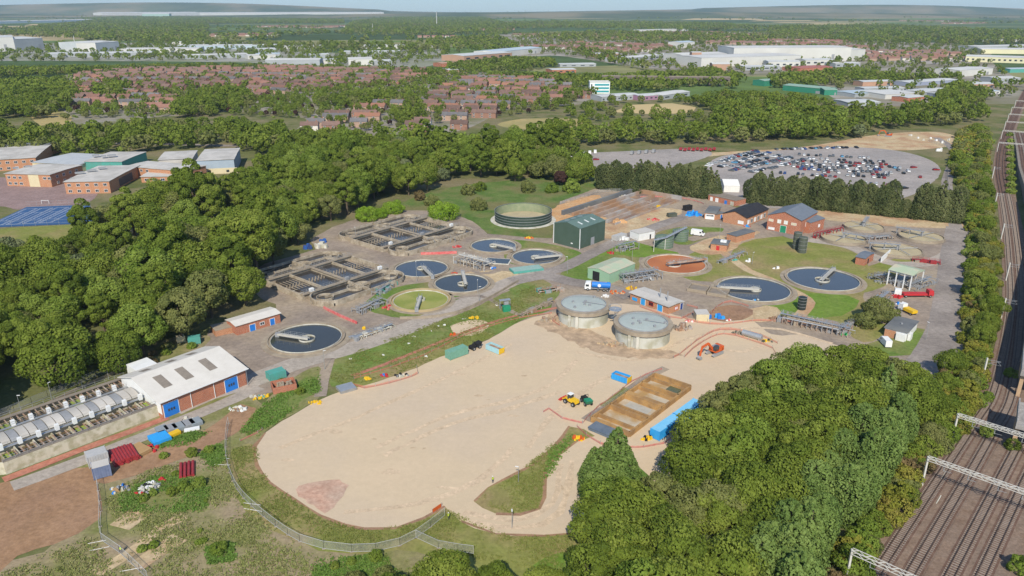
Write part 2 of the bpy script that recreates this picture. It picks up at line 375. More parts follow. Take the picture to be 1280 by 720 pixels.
WHITEL = mat('line_paint', (0.7, 0.7, 0.7), rough=0.8)
BRIDGEM = mat('bridge_paint', (0.42, 0.40, 0.36), (0.48, 0.46, 0.41), scale=0.6, rough=0.7)
CONC = mat('concrete', (0.29, 0.24, 0.18), (0.37, 0.31, 0.235), scale=0.35, c3=(0.27, 0.22, 0.165), scale2=0.3, bump=0.15, detail=7, rough=0.9, spec=0.2)
CONCP = mat('pale_concrete', (0.52, 0.50, 0.44), (0.58, 0.56, 0.50), scale=0.3, c3=(0.40, 0.38, 0.30), scale2=0.4, bump=0.1, detail=7, rough=0.9, spec=0.2)
CONCD = mat('dark_concrete', (0.20, 0.17, 0.14), (0.26, 0.22, 0.18), scale=0.4, bump=0.2, detail=7, rough=0.9, spec=0.2)
WALLDIRTY = mat('weathered_wall', (0.55, 0.51, 0.40), (0.46, 0.42, 0.31), scale=0.5, c3=(0.36, 0.33, 0.22), scale2=0.6, bump=0.1, detail=8, rough=0.9, stretch=(0, (1, 1, 0.15)))
STEEL = mat('galvanised_steel', (0.42, 0.43, 0.44), (0.5, 0.5, 0.5), scale=1, rough=0.45, metal=0.6)
PALES = mat('pale_steel', (0.52, 0.50, 0.45), (0.57, 0.55, 0.51), scale=1, rough=0.5)
GREYP = mat('grey_paint', (0.25, 0.26, 0.27), (0.3, 0.3, 0.31), scale=1, rough=0.6)
BLACK = mat('black_rubber', (0.02, 0.02, 0.02), (0.03, 0.03, 0.03), rough=0.8)
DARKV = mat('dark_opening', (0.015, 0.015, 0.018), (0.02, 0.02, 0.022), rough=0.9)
WHITE = mat('white_paint', (0.75, 0.75, 0.74), (0.68, 0.68, 0.67), scale=0.5, rough=0.5)
CREAM = mat('cream_render', (0.60, 0.52, 0.34), (0.56, 0.48, 0.31), scale=0.4, rough=0.9)
REDP = mat('red_paint', (0.50, 0.03, 0.035), (0.42, 0.035, 0.04), scale=0.6, rough=0.5)
REDPIPE = mat('red_pipe', (0.33, 0.035, 0.04), (0.25, 0.03, 0.035), scale=0.6, rough=0.5)
ORANGE = mat('orange_paint', (0.60, 0.11, 0.02), (0.52, 0.10, 0.025), scale=1, rough=0.5)
NET = mat('orange_barrier_mesh', (0.62, 0.16, 0.10), (0.52, 0.15, 0.11), scale=1.5, rough=0.8)
PINKN = mat('red_barrier_plastic', (0.55, 0.09, 0.09), (0.60, 0.22, 0.20), scale=0.8, rough=0.6)
YELLOW = mat('yellow_paint', (0.72, 0.46, 0.02), (0.66, 0.40, 0.02), scale=1, rough=0.5)
BLUEP = mat('blue_paint', (0.02, 0.19, 0.60), (0.025, 0.16, 0.52), scale=0.6, rough=0.45)
SKYB = mat('bright_blue_paint', (0.03, 0.33, 0.72), (0.035, 0.29, 0.66), scale=0.4, rough=0.5)
GREENP = mat('green_paint', (0.02, 0.25, 0.13), (0.025, 0.21, 0.11), scale=0.5, rough=0.5)
TEAL = mat('teal_paint', (0.08, 0.33, 0.28), (0.10, 0.28, 0.24), scale=0.5, rough=0.6)
DKBLUE = mat('dark_blue_paint', (0.03, 0.06, 0.22), (0.04, 0.07, 0.20), scale=0.5, rough=0.5)
GLASS = mat('window_glass', (0.03, 0.04, 0.05), (0.05, 0.06, 0.07), rough=0.15, spec=0.6)
TIMBER = mat('timber', (0.42, 0.27, 0.13), (0.36, 0.22, 0.10), scale=1.2, rough=0.9, stretch=(0, (0.3, 2, 1)))
BARK = mat('bark', (0.10, 0.075, 0.05), (0.14, 0.11, 0.08), scale=2, rough=1)
BRICK = brick_mat('red_brick', (0.46, 0.15, 0.075), (0.38, 0.125, 0.07), (0.45, 0.36, 0.28))
BRICKO = brick_mat('orange_brick', (0.50, 0.215, 0.105), (0.43, 0.19, 0.095), (0.5, 0.4, 0.3))
SLATE = mat('slate_roof', (0.13, 0.15, 0.18), (0.16, 0.18, 0.21), scale=0.6, rough=0.7)
FELT = mat('roof_felt', (0.11, 0.12, 0.13), (0.15, 0.155, 0.16), scale=0.3, c3=(0.19, 0.19, 0.18), rough=0.9)
BLACKR = mat('black_tiles', (0.022, 0.022, 0.026), (0.035, 0.033, 0.035), scale=0.6, rough=0.7)
WHITER = ribbed('white_roof_sheet', (0.60, 0.56, 0.50), (0.66, 0.62, 0.56), freq=2.0, axis=0, rough=0.6)
GREYR = mat('grey_flat_roof', (0.47, 0.44, 0.40), (0.54, 0.51, 0.47), scale=0.15, c3=(0.40, 0.375, 0.34), scale2=0.1, rough=0.8)
DGREEN = ribbed('dark_green_cladding', (0.058, 0.092, 0.068), (0.068, 0.104, 0.08), freq=1.5, axis=0)
DGREENR = ribbed('dark_green_roof', (0.10, 0.155, 0.135), (0.12, 0.18, 0.155), freq=1.5, axis=0)
MINT = ribbed('mint_cladding', (0.25, 0.40, 0.26), (0.28, 0.43, 0.29), freq=1.5, axis=0)
MINTR = mat('weathered_mint_roof', (0.36, 0.43, 0.30), (0.42, 0.45, 0.34), scale=0.2, c3=(0.46, 0.42, 0.31), scale2=0.2, rough=0.8)
RUSTY = mat('rusty_metal', (0.28, 0.16, 0.10), (0.36, 0.24, 0.17), scale=0.8, c3=(0.38, 0.33, 0.29), scale2=0.5, rough=0.9)
GROOF = mat('pale_blue_grey_cover', (0.34, 0.385, 0.365), (0.39, 0.43, 0.405), scale=0.12, c3=(0.31, 0.345, 0.33), scale2=0.1, rough=0.85)
FILTER = mat('pale_filter_stone', (0.44, 0.37, 0.23), (0.37, 0.31, 0.20), scale=0.3, bump=0.4, detail=8, rough=1)
REDMUD = mat('orange_sludge', (0.40, 0.135, 0.05), (0.46, 0.185, 0.08), scale=0.12, c3=(0.34, 0.11, 0.045), scale2=0.06, detail=8, rough=0.9)
ALGAE = mat('dry_tank_algae', (0.19, 0.225, 0.045), (0.25, 0.27, 0.065), scale=0.15, c3=(0.30, 0.29, 0.09), scale2=0.1, detail=8, rough=0.9)
OCHRE = mat('ochre_concrete', (0.43, 0.25, 0.095), (0.36, 0.21, 0.085), scale=0.3, c3=(0.28, 0.165, 0.075), scale2=0.3, bump=0.2, detail=8, rough=0.9)
OCHREW = mat('ochre_concrete_floor', (0.42, 0.36, 0.27), (0.48, 0.42, 0.33), scale=0.25, c3=(0.38, 0.24, 0.10), scale2=0.15, detail=8, rough=0.9)
def water_mat(name, c1, c2, rough=0.06, spec=0.5, bump=0.02):
    m = mat(name, c1, c2, scale=0.12, rough=rough, spec=spec)
    N = m.node_tree.nodes; L = m.node_tree.links
    bp = N.new('ShaderNodeBump'); bp.inputs['Strength'].default_value = 0.12; bp.inputs['Distance'].default_value = bump
    n = N.new('ShaderNodeTexNoise'); n.inputs['Scale'].default_value = 1.3; tc = N.new('ShaderNodeTexCoord'); L.new(tc.outputs['Object'], n.inputs['Vector'])
    L.new(n.outputs['Fac'], bp.inputs['Height']); L.new(bp.outputs['Normal'], N['Principled BSDF'].inputs['Normal']); return m
WATER = water_mat('settling_water', (0.050, 0.056, 0.062), (0.058, 0.063, 0.070))
WATER2 = water_mat('dark_settling_water', (0.040, 0.042, 0.038), (0.047, 0.049, 0.044))
SLUDGE = water_mat('aeration_water', (0.042, 0.038, 0.034), (0.058, 0.052, 0.046), rough=0.25)

# ---------------------------------------------------------------- the ground
def far_ground():
    """one sheet to the horizon, near part grass, far part a patchwork of fields and woods"""
    m = bpy.data.materials.new('countryside'); m.use_nodes = True; nt = m.node_tree; N = nt.nodes; L = nt.links; b = N['Principled BSDF']
    b.inputs['Roughness'].default_value = 1; b.inputs['Specular IOR Level'].default_value = 0.02
    tc = N.new('ShaderNodeTexCoord'); mp = N.new('ShaderNodeMapping'); mp.inputs['Scale'].default_value = (1/620, 1/340, 1); L.new(tc.outputs['Object'], mp.inputs[0])
    nz = N.new('ShaderNodeTexNoise'); nz.inputs['Scale'].default_value = 0.6; L.new(mp.outputs[0], nz.inputs['Vector'])
    mxv = N.new('ShaderNodeMix'); mxv.data_type = 'VECTOR'; mxv.inputs[0].default_value = 0.25; L.new(mp.outputs[0], mxv.inputs[4]); L.new(nz.outputs['Color'], mxv.inputs[5])
    vo = N.new('ShaderNodeTexVoronoi'); vo.inputs['Scale'].default_value = 1.0; L.new(mxv.outputs[1], vo.inputs['Vector'])
    sp = N.new('ShaderNodeSeparateColor'); L.new(vo.outputs['Color'], sp.inputs[0])
    r = N.new('ShaderNodeValToRGB'); r.color_ramp.interpolation = 'CONSTANT'; L.new(sp.outputs[0], r.inputs[0])
    cr = r.color_ramp; cr.elements[0].position = 0; cr.elements[0].color = (0.075, 0.115, 0.045, 1); cr.elements[1].position = 0.3; cr.elements[1].color = (0.115, 0.17, 0.055, 1)
    for p, c in ((0.48, (0.06, 0.09, 0.035, 1)), (0.66, (0.22, 0.215, 0.10, 1)), (0.76, (0.13, 0.16, 0.07, 1)), (0.87, (0.36, 0.29, 0.16, 1)), (0.94, (0.10, 0.12, 0.05, 1))):
        e = cr.elements.new(p); e.color = c
    n2 = N.new('ShaderNodeTexNoise'); n2.inputs['Scale'].default_value = 0.012; n2.inputs['Detail'].default_value = 8; L.new(tc.outputs['Object'], n2.inputs['Vector'])
    hs = N.new('ShaderNodeHueSaturation'); mr = N.new('ShaderNodeMapRange'); mr.inputs[1].default_value = .3; mr.inputs[2].default_value = .7; mr.inputs[3].default_value = 0.75; mr.inputs[4].default_value = 1.25
    L.new(n2.outputs['Fac'], mr.inputs[0]); L.new(mr.outputs[0], hs.inputs['Value']); L.new(r.outputs[0], hs.inputs['Color']); L.new(hs.outputs[0], b.inputs['Base Color'])
    mb = MB()
    xs = [-16000, 16000]; mb.sheet([(-16000, 900), (16000, 900), (16000, 16500), (-16000, 16500)], 0); o = mb.build('countryside', m); o['kind'] = 'structure'
    o = MB().sheet([(-16000, -600), (16000, -600), (16000, 900.0), (-16000, 900.0)], 0).build('ground', GRASS); o['kind'] = 'structure'
far_ground()
# low hills along the horizon, built at 8 to 13 km
def ridge(y0, hh, seed, m, x0=-15000, x1=15000, depth=2500):
    rg = np.random.default_rng(seed); nx, ny = 160, 8; vs = []; fs = []
    ph = rg.uniform(0, 6, 5); fr = rg.uniform(0.4, 3.5, 5)/3000
    for j in range(ny):
        for i in range(nx):
            x = x0+(x1-x0)*i/(nx-1); b = sum(math.sin(x*fr[k]+ph[k])/(k+1) for k in range(5))*0.25+0.6
            z = hh(x)*max(b, 0.05)*math.sin(PI*j/(ny-1)); vs.append((x, y0+depth*j/(ny-1), z-2))
    for j in range(ny-1):
        for i in range(nx-1): fs.append((j*nx+i, j*nx+i+1, (j+1)*nx+i+1, (j+1)*nx+i))
    o = MB().add(vs, fs).build('hills', m, smooth=True); o['kind'] = 'structure'
HILL = mat('wooded_hills', (0.05, 0.08, 0.035), (0.11, 0.13, 0.06), scale=0.0012, c3=(0.22, 0.19, 0.11), scale2=0.0009, detail=6, rough=1, spec=0.02)
ridge(8200, lambda x: 70+20*(x < -2500), 3, HILL); ridge(11500, lambda x: 135+40*(x < -2000)+25*(x > 3000), 5, HILL)

patch('meadow', [(470, 285), (500, 255), (560, 235), (640, 225), (730, 215), (745, 240), (700, 252), (694, 275), (692, 308), (640, 300), (600, 288), (575, 282), (520, 272)], MEADOW, 1)
patch('yard', [(200, 470), (255, 436), (262, 412), (300, 415), (345, 398), (345, 380), (330, 375), (300, 350), (330, 330), (395, 312), (388, 300), (415, 284), (480, 262), (555, 264), (590, 276), (610, 292), (650, 296), (690, 298), (700, 252), (760, 230), (850, 236), (870, 245), (930, 262), (1020, 256), (1190, 276), (1214, 296), (1205, 400), (1180, 455), (1150, 468), (1080, 440), (985, 455), (700, 480), (620, 412), (540, 395), (500, 420), (430, 450), (400, 482), (330, 492), (310, 505), (215, 525)], HARD, 2, curve=False)
patch('gravel_compound', [(318, 558), (322, 582), (337, 603), (370, 624), (400, 645), (430, 657), (455, 661), (495, 660), (530, 648), (557, 634), (575, 652), (620, 667), (680, 670), (730, 664), (760, 640), (830, 610), (850, 570), (862, 520), (890, 490), (975, 462), (1055, 440), (1025, 425), (1000, 418), (965, 418), (930, 395), (880, 400), (850, 395), (780, 380), (700, 390), (650, 402), (610, 425), (560, 442), (500, 467), (430, 488), (400, 500), (352, 527), (332, 541)], GRAVEL, 6, jit=0.25)
patch('lane_soil', [(215, 480), (320, 500), (325, 545), (318, 560), (330, 620), (300, 640), (120, 655), (100, 640), (0, 650), (-200, 660), (-200, 640), (0, 605), (120, 560)], WEEDY, 3)
patch('weedy_ground', [(285, 560), (330, 590), (370, 640), (440, 680), (560, 665), (740, 690), (760, 760), (600, 830), (200, 900), (-350, 900), (-200, 700), (20, 700), (90, 660), (122, 625), (125, 600), (190, 600), (245, 575)], WEEDY, 4)
patch('bare_soil', [(-300, 720), (-260, 640), (0, 604), (60, 592), (112, 585), (124, 606), (122, 650), (70, 680), (0, 715), (-60, 900), (-400, 900)], SOIL, 5)
patch('soil_lane', [(110, 590), (125, 572), (200, 560), (262, 535), (300, 505), (322, 510), (305, 535), (262, 560), (205, 582), (130, 605)], SOIL, 6)
patch('mown_verge', [(290, 562), (318, 552), (322, 582), (337, 603), (370, 624), (400, 645), (430, 657), (455, 661), (495, 660), (530, 648), (560, 632), (575, 652), (620, 667), (680, 670), (732, 664), (735, 715), (600, 720), (520, 690), (450, 692), (400, 688), (345, 664), (310, 640), (290, 600)], LAWN2, 5)
patch('verge_patch', [(680, 694), (705, 688), (725, 700), (722, 725), (690, 730), (668, 710)], BRIGHT, 7, jit=0.6)
patch('grass_island', [(594, 627), (610, 610), (650, 590), (690, 562), (712, 533), (745, 545), (722, 552), (700, 567), (682, 590), (680, 622), (674, 636), (650, 643), (620, 642)], LAWN2, 8)
patch('grass_under_conifer', [(735, 590), (780, 575), (820, 605), (815, 620), (770, 640), (740, 650), (728, 622)], LAWN, 8)
patch('pink_hardcore', [(370, 612), (384, 603), (430, 602), (434, 612), (428, 622), (408, 641), (396, 636)], PINKG, 8, jit=0.5, step=1.5)
STAIN = mat('gravel_stain', (0.44, 0.33, 0.22), (0.50, 0.38, 0.26), scale=0.5, bump=0.1, detail=7, rough=1, fine=.8, spec=.05); PALE = mat('pale_gravel', (0.60, 0.475, 0.34), (0.57, 0.45, 0.315), scale=0.2, detail=7, rough=1, fine=.8, fam=.5, spec=.05)
random.seed(13)
for (u, v, a, b_) in ((478, 555, 5, 1.2), (517, 560, 3, .8), (600, 495, 7, 1.2), (610, 500, 3, .7), (468, 549, 4, .8), (530, 561, 3, .7), (575, 468, 8, 1.5), (655, 470, 6, 1.2), (728, 434, 5, 1.5), (640, 520, 9, 1.5), (360, 575, 9, 2), (420, 540, 12, 2.5), (690, 440, 10, 2), (560, 610, 14, 2), (490, 590, 12, 3), (700, 610, 6, 3)):
    patch('gravel_stain', [(u+a*random.uniform(.7, 1.3)*math.cos(k*.9), v+b_*random.uniform(.6, 1.4)*math.sin(k*.9)) for k in range(7)], STAIN if a < 8 else TRACKM, 7, jit=.25, step=1.0)
strip('gravel_edge', [(330, 541), (318, 558), (322, 582), (337, 603), (370, 624), (400, 645), (430, 657), (455, 661), (495, 660), (530, 648), (557, 634)], .7, SOIL, 7, jit=.3)
strip('gravel_edge', [(575, 652), (620, 667), (680, 670), (730, 664)], .6, SOIL, 7, jit=.3)
strip('gravel_edge', [(594, 627), (610, 610), (650, 590), (690, 562), (712, 533)], .6, SOIL, 9, jit=.3)
strip('gravel_edge', [(722, 552), (700, 567), (682, 590), (680, 622), (674, 636), (650, 643), (620, 642)], .7, SOIL, 9, jit=.3)
patch('broken_ground', [(682, 398), (694, 390), (730, 408), (775, 428), (835, 438), (850, 446), (800, 448), (745, 440), (700, 420), (670, 405)], mat('broken_ground_soil', (.40, .29, .19), (.50, .36, .24), scale=.5, c3=(.33, .24, .16), scale2=.3, fine=1.2, rough=1, bump=.4), 8, jit=.8, step=1.5)
strip('basin_lip', [(733, 526), (772, 499), (812, 470), (832, 460)], 3.2, HARD, 8, jit=.4)
strip('basin_verge', [(752, 508), (785, 486)], 2.2, WEEDY, 9, jit=.6)
# worn wheel lines on the gravel
random.seed(3)
for a in ([(470, 560), (560, 520), (640, 500), (690, 480), (720, 450)], [(480, 570), (565, 530), (640, 510), (700, 490)], [(720, 440), (800, 450), (870, 420), (960, 410), (1040, 430)], [(350, 560), (450, 520), (560, 470), (640, 430)], [(700, 580), (690, 630), (640, 650), (580, 640)], [(715, 575), (700, 640), (650, 660), (590, 652)], [(640, 560), (600, 600), (520, 630), (430, 640)], [(760, 470), (700, 510), (660, 560)], [(880, 430), (930, 440), (960, 425)]):
    strip('wheel_track', a, 1.5, TRACKM, 7, jit=0.35); 
# grass between the works road and the gravel
patch('grass_strip', [(412, 470), (415, 449), (450, 437), (520, 412), (585, 388), (640, 362), (668, 356), (700, 362), (690, 378), (686, 388), (650, 402), (610, 424), (560, 441), (500, 466), (430, 487), (414, 484)], LAWN, 5)
patch('grass_strip_edge', [(440, 476), (500, 455), (560, 430), (605, 414), (620, 418), (600, 428), (560, 443), (500, 468), (440, 486)], LAWN2, 6)
patch('grass_bank', [(300, 545), (322, 535), (330, 505), (365, 474), (398, 458), (404, 480), (396, 500), (352, 526), (332, 540), (316, 556)], WEEDY, 7)
patch('grass_bank_green', [(345, 500), (375, 476), (398, 463), (399, 480), (380, 500), (350, 515)], LAWN, 8, jit=0.5)
patch('grass_pad', [(455, 384), (470, 368), (500, 358), (545, 352), (600, 352), (640, 352), (610, 366), (565, 384), (530, 396), (490, 396)], LAWN, 4)
patch('road_triangle', [(650, 350), (632, 362), (690, 358), (668, 346)], LAWN, 4)
patch('grass_corner', [(698, 345), (722, 326), (740, 322), (800, 308), (832, 318), (800, 322), (795, 340), (730, 352), (708, 352)], LAWN, 4)
patch('grass_tank_side', [(730, 320), (770, 300), (830, 312), (850, 318), (800, 322), (770, 318)], BRIGHT, 5)
patch('meadow_by_shed', [(640, 300), (692, 306), (728, 318), (700, 330), (640, 330), (630, 310)], LAWN, 4)
patch('lawn', [(925, 306), (960, 297), (1010, 297), (1065, 314), (1088, 335), (1092, 352), (1078, 372), (1100, 388), (1098, 408), (1070, 414), (1045, 402), (1005, 395), (962, 386), (935, 372), (900, 350), (905, 330)], LAWN2, 4)
patch('lawn_green_part', [(955, 388), (975, 372), (1010, 366), (1060, 370), (1075, 376), (1060, 392), (1030, 398), (990, 396)], BRIGHT, 5, jit=0.6)
patch('lawn_by_office', [(820, 292), (850, 284), (880, 284), (905, 286), (890, 295), (860, 306), (840, 303)], LAWN, 4)
patch('lawn_by_mudtank', [(862, 318), (890, 312), (905, 322), (925, 345), (905, 352), (885, 352), (862, 350), (850, 345)], LAWN2, 4)
patch('lawn_by_kiosk', [(1063, 345), (1095, 330), (1130, 322), (1150, 330), (1120, 345), (1100, 360), (1075, 365)], LAWN2, 4)
patch('gate_lawn', [(1100, 425), (1130, 412), (1160, 412), (1172, 424), (1165, 436), (1140, 444), (1100, 444), (1080, 432)], LAWN, 4)
patch('gate_lawn_left', [(1060, 415), (1080, 404), (1106, 405), (1100, 422), (1078, 428)], LAWN2, 5)
patch('orange_soil', [(690, 262), (715, 250), (748, 244), (752, 258), (740, 272), (700, 278), (690, 272)], ORSOIL, 5, jit=0.6)
patch('tan_soil', [(755, 280), (800, 262), (850, 262), (840, 275), (800, 292), (770, 298), (752, 296)], TANSOIL, 4, jit=0.6)
patch('tan_soil', [(880, 300), (920, 288), (950, 290), (930, 300), (912, 315), (880, 318), (862, 310)], TANSOIL, 5, jit=0.6)
patch('tan_soil', [(560, 345), (620, 338), (650, 344), (640, 352), (600, 356)], TANSOIL, 5, jit=0.5)
patch('gravel_pad', [(920, 392), (960, 382), (975, 390), (965, 402), (935, 402)], TANSOIL, 8, jit=0.4)
patch('spoil_pad', [(882, 396), (898, 384), (925, 382), (940, 388), (935, 398), (905, 402)], SOIL, 8, jit=0.4)
patch('gravel_pad', [(563, 408), (590, 400), (612, 404), (602, 416), (575, 420)], GRAVEL, 7, jit=0.3)
patch('bank_shrub_soil', [(185, 455), (205, 425), (262, 420), (250, 436), (215, 450), (180, 475), (165, 470)], WEEDY, 5)
patch('fence_side_soil', [(1030, 262), (1100, 268), (1195, 275), (1200, 285), (1100, 282), (1020, 272)], TANSOIL, 4)
patch('beige_embankment', [(870, 192), (1000, 184), (1100, 168), (1170, 165), (1196, 172), (1190, 182), (1130, 188), (1050, 184), (960, 189), (880, 196)], TANSOIL, 3)
patch('straw_field', [(622, 156), (650, 149), (700, 148), (735, 151), (720, 159), (660, 162)], STRAW, 2)
patch('straw_field', [(765, 140), (790, 131), (840, 129), (870, 134), (866, 141), (820, 143)], STRAW2, 2, curve=False)
patch('school_field', [(-80, 290), (0, 286), (110, 281), (120, 300), (60, 312), (-80, 330)], LAWN2, 2)
patch('school_field', [(40, 145), (75, 138), (90, 150), (60, 160)], STRAW, 2)
patch('car_yard', [(880, 216), (900, 196), (960, 189), (1060, 184), (1130, 190), (1172, 206), (1168, 226), (1120, 250), (1000, 260), (930, 258), (896, 250)], CARYARD, 4)
patch('van_yard', [(640, 200), (700, 192), (760, 190), (860, 186), (890, 192), (860, 204), (800, 216), (740, 210), (680, 215)], CARYARD, 3)
patch('playground', [(-60, 262), (0, 258), (30, 262), (112, 252), (118, 226), (60, 222), (-60, 226)], PLAY, 3)
patch('sports_court', [(33, 259), (112, 256), (118, 279), (0, 284), (-25, 286)], COURT, 5, curve=False, jit=0)
patch('town_ground', [(70, 150), (90, 92), (330, 82), (440, 84), (535, 90), (620, 98), (720, 104), (735, 128), (640, 136), (560, 166), (380, 168), (380, 148), (300, 140), (200, 146)], mat('estate_ground', (.16, .17, .085), (.24, .205, .15), scale=.03, c3=(.30, .27, .24), scale2=.04, detail=8, rough=1, spec=.05), 1)
patch('town_ground', [(640, 68), (640, 42), (960, 40), (1060, 50), (1220, 56), (1240, 78), (1300, 120), (1240, 130), (1060, 128), (1000, 96), (860, 92), (700, 70)], mat('town_ground_mix', (.24, .21, .17), (.17, .17, .09), scale=.01, c3=(.34, .31, .28), scale2=.008, detail=8, rough=1, spec=.05), 1)
patch('industrial_ground', [(-80, 74), (-80, 56), (60, 54), (340, 54), (420, 66), (540, 60), (560, 74), (480, 88), (300, 78), (60, 76)], mat('industrial_ground_mix', (.33, .32, .30), (.20, .21, .13), scale=.008, detail=8, rough=1, spec=.05), 1)
# roads of the works
strip('works_road', [(215, 512), (262, 492), (310, 478), (360, 458), (400, 446), (450, 432), (505, 412), (560, 388), (605, 368), (645, 350), (690, 340)], 8.5, ROADG, 6)
strip('works_road', [(672, 343), (700, 336), (730, 322), (770, 302), (806, 288), (840, 276), (870, 268), (930, 272), (990, 296), (1010, 300)], 7, TARM, 7)
strip('works_road', [(640, 352), (680, 345), (712, 352), (760, 360), (790, 372)], 8, TARM, 8)
strip('works_road', [(690, 341), (640, 334), (600, 342), (560, 320), (480, 352), (430, 400), (350, 440)], 3.0, HARD, 5)
strip('works_road', [(1010, 300), (1060, 308), (1120, 330), (1180, 322), (1205, 290)], 7, ROADG, 5)
strip('works_road', [(1200, 285), (1195, 320), (1190, 370), (1184, 410), (1165, 450), (1140, 475)], 12, TARM, 6)
strip('works_road', [(860, 300), (900, 292), (940, 300)], 6, HARD, 6)
strip('culvert_path', [(905, 316), (935, 338), (960, 348), (1000, 368), (1012, 378), (1006, 388), (998, 396)], 4.0, TANSOIL, 6)
strip('red_edging', [(440, 470), (480, 456), (540, 432), (590, 412), (640, 396), (700, 384)], 1.6, REDSTRIP, 7)
strip('red_edging', [(4, 600), (20, 594), (100, 563), (165, 539), (210, 522)], 2.6, REDSTRIP, 7, curve=False)
strip('concrete_path', [(15, 608), (60, 592), (100, 577), (175, 548), (215, 531), (290, 500), (325, 484)], 4.6, ROADG, 7)
strip('footpath', [(400, 496), (404, 478), (408, 462), (412, 448)], 3.2, HARD, 8)
strip('footpath', [(560, 375), (600, 370), (640, 390), (655, 396)], 2.0, HARD, 8)
strip('estate_road', [(1195, 285), (1186, 250), (1184, 225), (1192, 200), (1190, 185), (1170, 172)], 6, TARM, 4)
strip('estate_road', [(0, 172), (80, 178), (200, 180), (300, 182), (370, 178), (450, 160), (560, 150)], 8, TARM, 2)
strip('gravel_lane', [(120, 720), (165, 690), (200, 660), (230, 645)], 3, TANSOIL, 7, jit=0.6)
strip('dirt_trail', [(150, 660), (175, 640)], 6, TANSOIL, 7, jit=0.8)
strip('dirt_trail', [(170, 710), (200, 690), (225, 672)], 4, TANSOIL, 8, jit=0.8)
# far fields
random.seed(11)
for u, v, wd, dp, m in ((20, 17, 70, 3, STRAW2), (850, 22, 130, 1.6, STRAW2), (905, 24, 110, 2.0, STRAW2), (1060, 30, 120, 1.5, STRAW2), (1130, 19, 90, 1.3, STRAW2), (1190, 36, 120, 3, GREENF), (1260, 38, 90, 3, GREENF), (1040, 10.5, 100, 0.8, STRAW2), (1230, 10.5, 140, 0.8, STRAW2), (600, 16, 160, 1.5, GREENF), (60, 31, 60, 1.5, STRAW2), (640, 20, 60, 1, STRAW), (700, 18, 50, 1, STRAW2), (1000, 36, 60, 1.4, GREENF), (1100, 33, 60, 1.4, STRAW), (760, 29, 120, 1.6, STRAW2), (480, 52, 60, 2.2, GREENF), (140, 42, 70, 2, STRAW), (330, 27, 90, 1.4, STRAW2), (980, 26, 90, 1.2, STRAW2), (1180, 24, 120, 1.3, GREENF), (1240, 47, 70, 1.8, STRAW), (1080, 44, 80, 2, GREENF), (640, 25, 80, 1.2, GREENF), (1010, 44, 50, 1.5, STRAW)):
    patch('field', [(u-wd/2, v+dp/2), (u-wd/3, v-dp/2), (u+wd/3, v-dp/2.2), (u+wd/2, v+dp/2.4)], m, 40, curve=False, jit=0, step=500)
# ---------------------------------------------------------------- trees
F_OAK = foliage_mat('broadleaf', (0.098, 0.142, 0.026), (0.182, 0.240, 0.038), (0.280, 0.328, 0.066), .40)
F_FRESH = foliage_mat('fresh_leaf', (0.12, 0.18, 0.03), (0.20, 0.275, 0.045), (0.29, 0.36, 0.08), .38)
F_LIME = foliage_mat('lime_leaf', (0.16, 0.27, 0.02), (0.20, 0.32, 0.03), (0.26, 0.37, 0.05))
F_OLIVE = foliage_mat('olive_leaf', (0.14, 0.165, 0.05), (0.205, 0.225, 0.072), (0.27, 0.275, 0.10), .35)
F_AUT = foliage_mat('autumn_leaf', (0.16, 0.19, 0.03), (0.23, 0.235, 0.04), (0.30, 0.25, 0.06))
F_RUST = foliage_mat('rusty_leaf', (0.14, 0.115, 0.05), (0.20, 0.15, 0.07), (0.25, 0.18, 0.09))
F_PURP = foliage_mat('copper_leaf', (0.04, 0.025, 0.022), (0.065, 0.035, 0.03), (0.09, 0.05, 0.04))
F_CON = foliage_mat('dark_conifer', (0.06, 0.08, 0.032), (0.11, 0.13, 0.05), (0.19, 0.20, 0.085), 0.15)
F_CYP = foliage_mat('bright_conifer', (0.12, 0.19, 0.05), (0.185, 0.265, 0.07), (0.255, 0.335, 0.10), 0.35)
F_GREY = foliage_mat('willow_leaf', (0.12, 0.15, 0.07), (0.17, 0.20, 0.095), (0.22, 0.24, 0.12))
def leaves(C, Nn, size, tint, rg, jit=0.75):
    """quads at centres C with outward normals Nn"""
    n = len(C); d = Nn+rg.normal(0, jit, (n, 3)); d /= np.linalg.norm(d, axis=1, keepdims=True)+1e-9
    r = rg.normal(0, 1, (n, 3)); a = np.cross(d, r); a /= np.linalg.norm(a, axis=1, keepdims=True)+1e-9; b = np.cross(d, a)
    s = (size*rg.uniform(0.6, 1.3, n))[:, None]; e = rg.uniform(0.55, 0.95, n)[:, None]
    V = np.stack([C-a*s*0.5, C+b*s*0.5*e, C+a*s*0.5, C-b*s*0.5*e], 1)     # diamond leaf clumps
    return V.reshape(-1, 3), np.repeat(tint, 4)
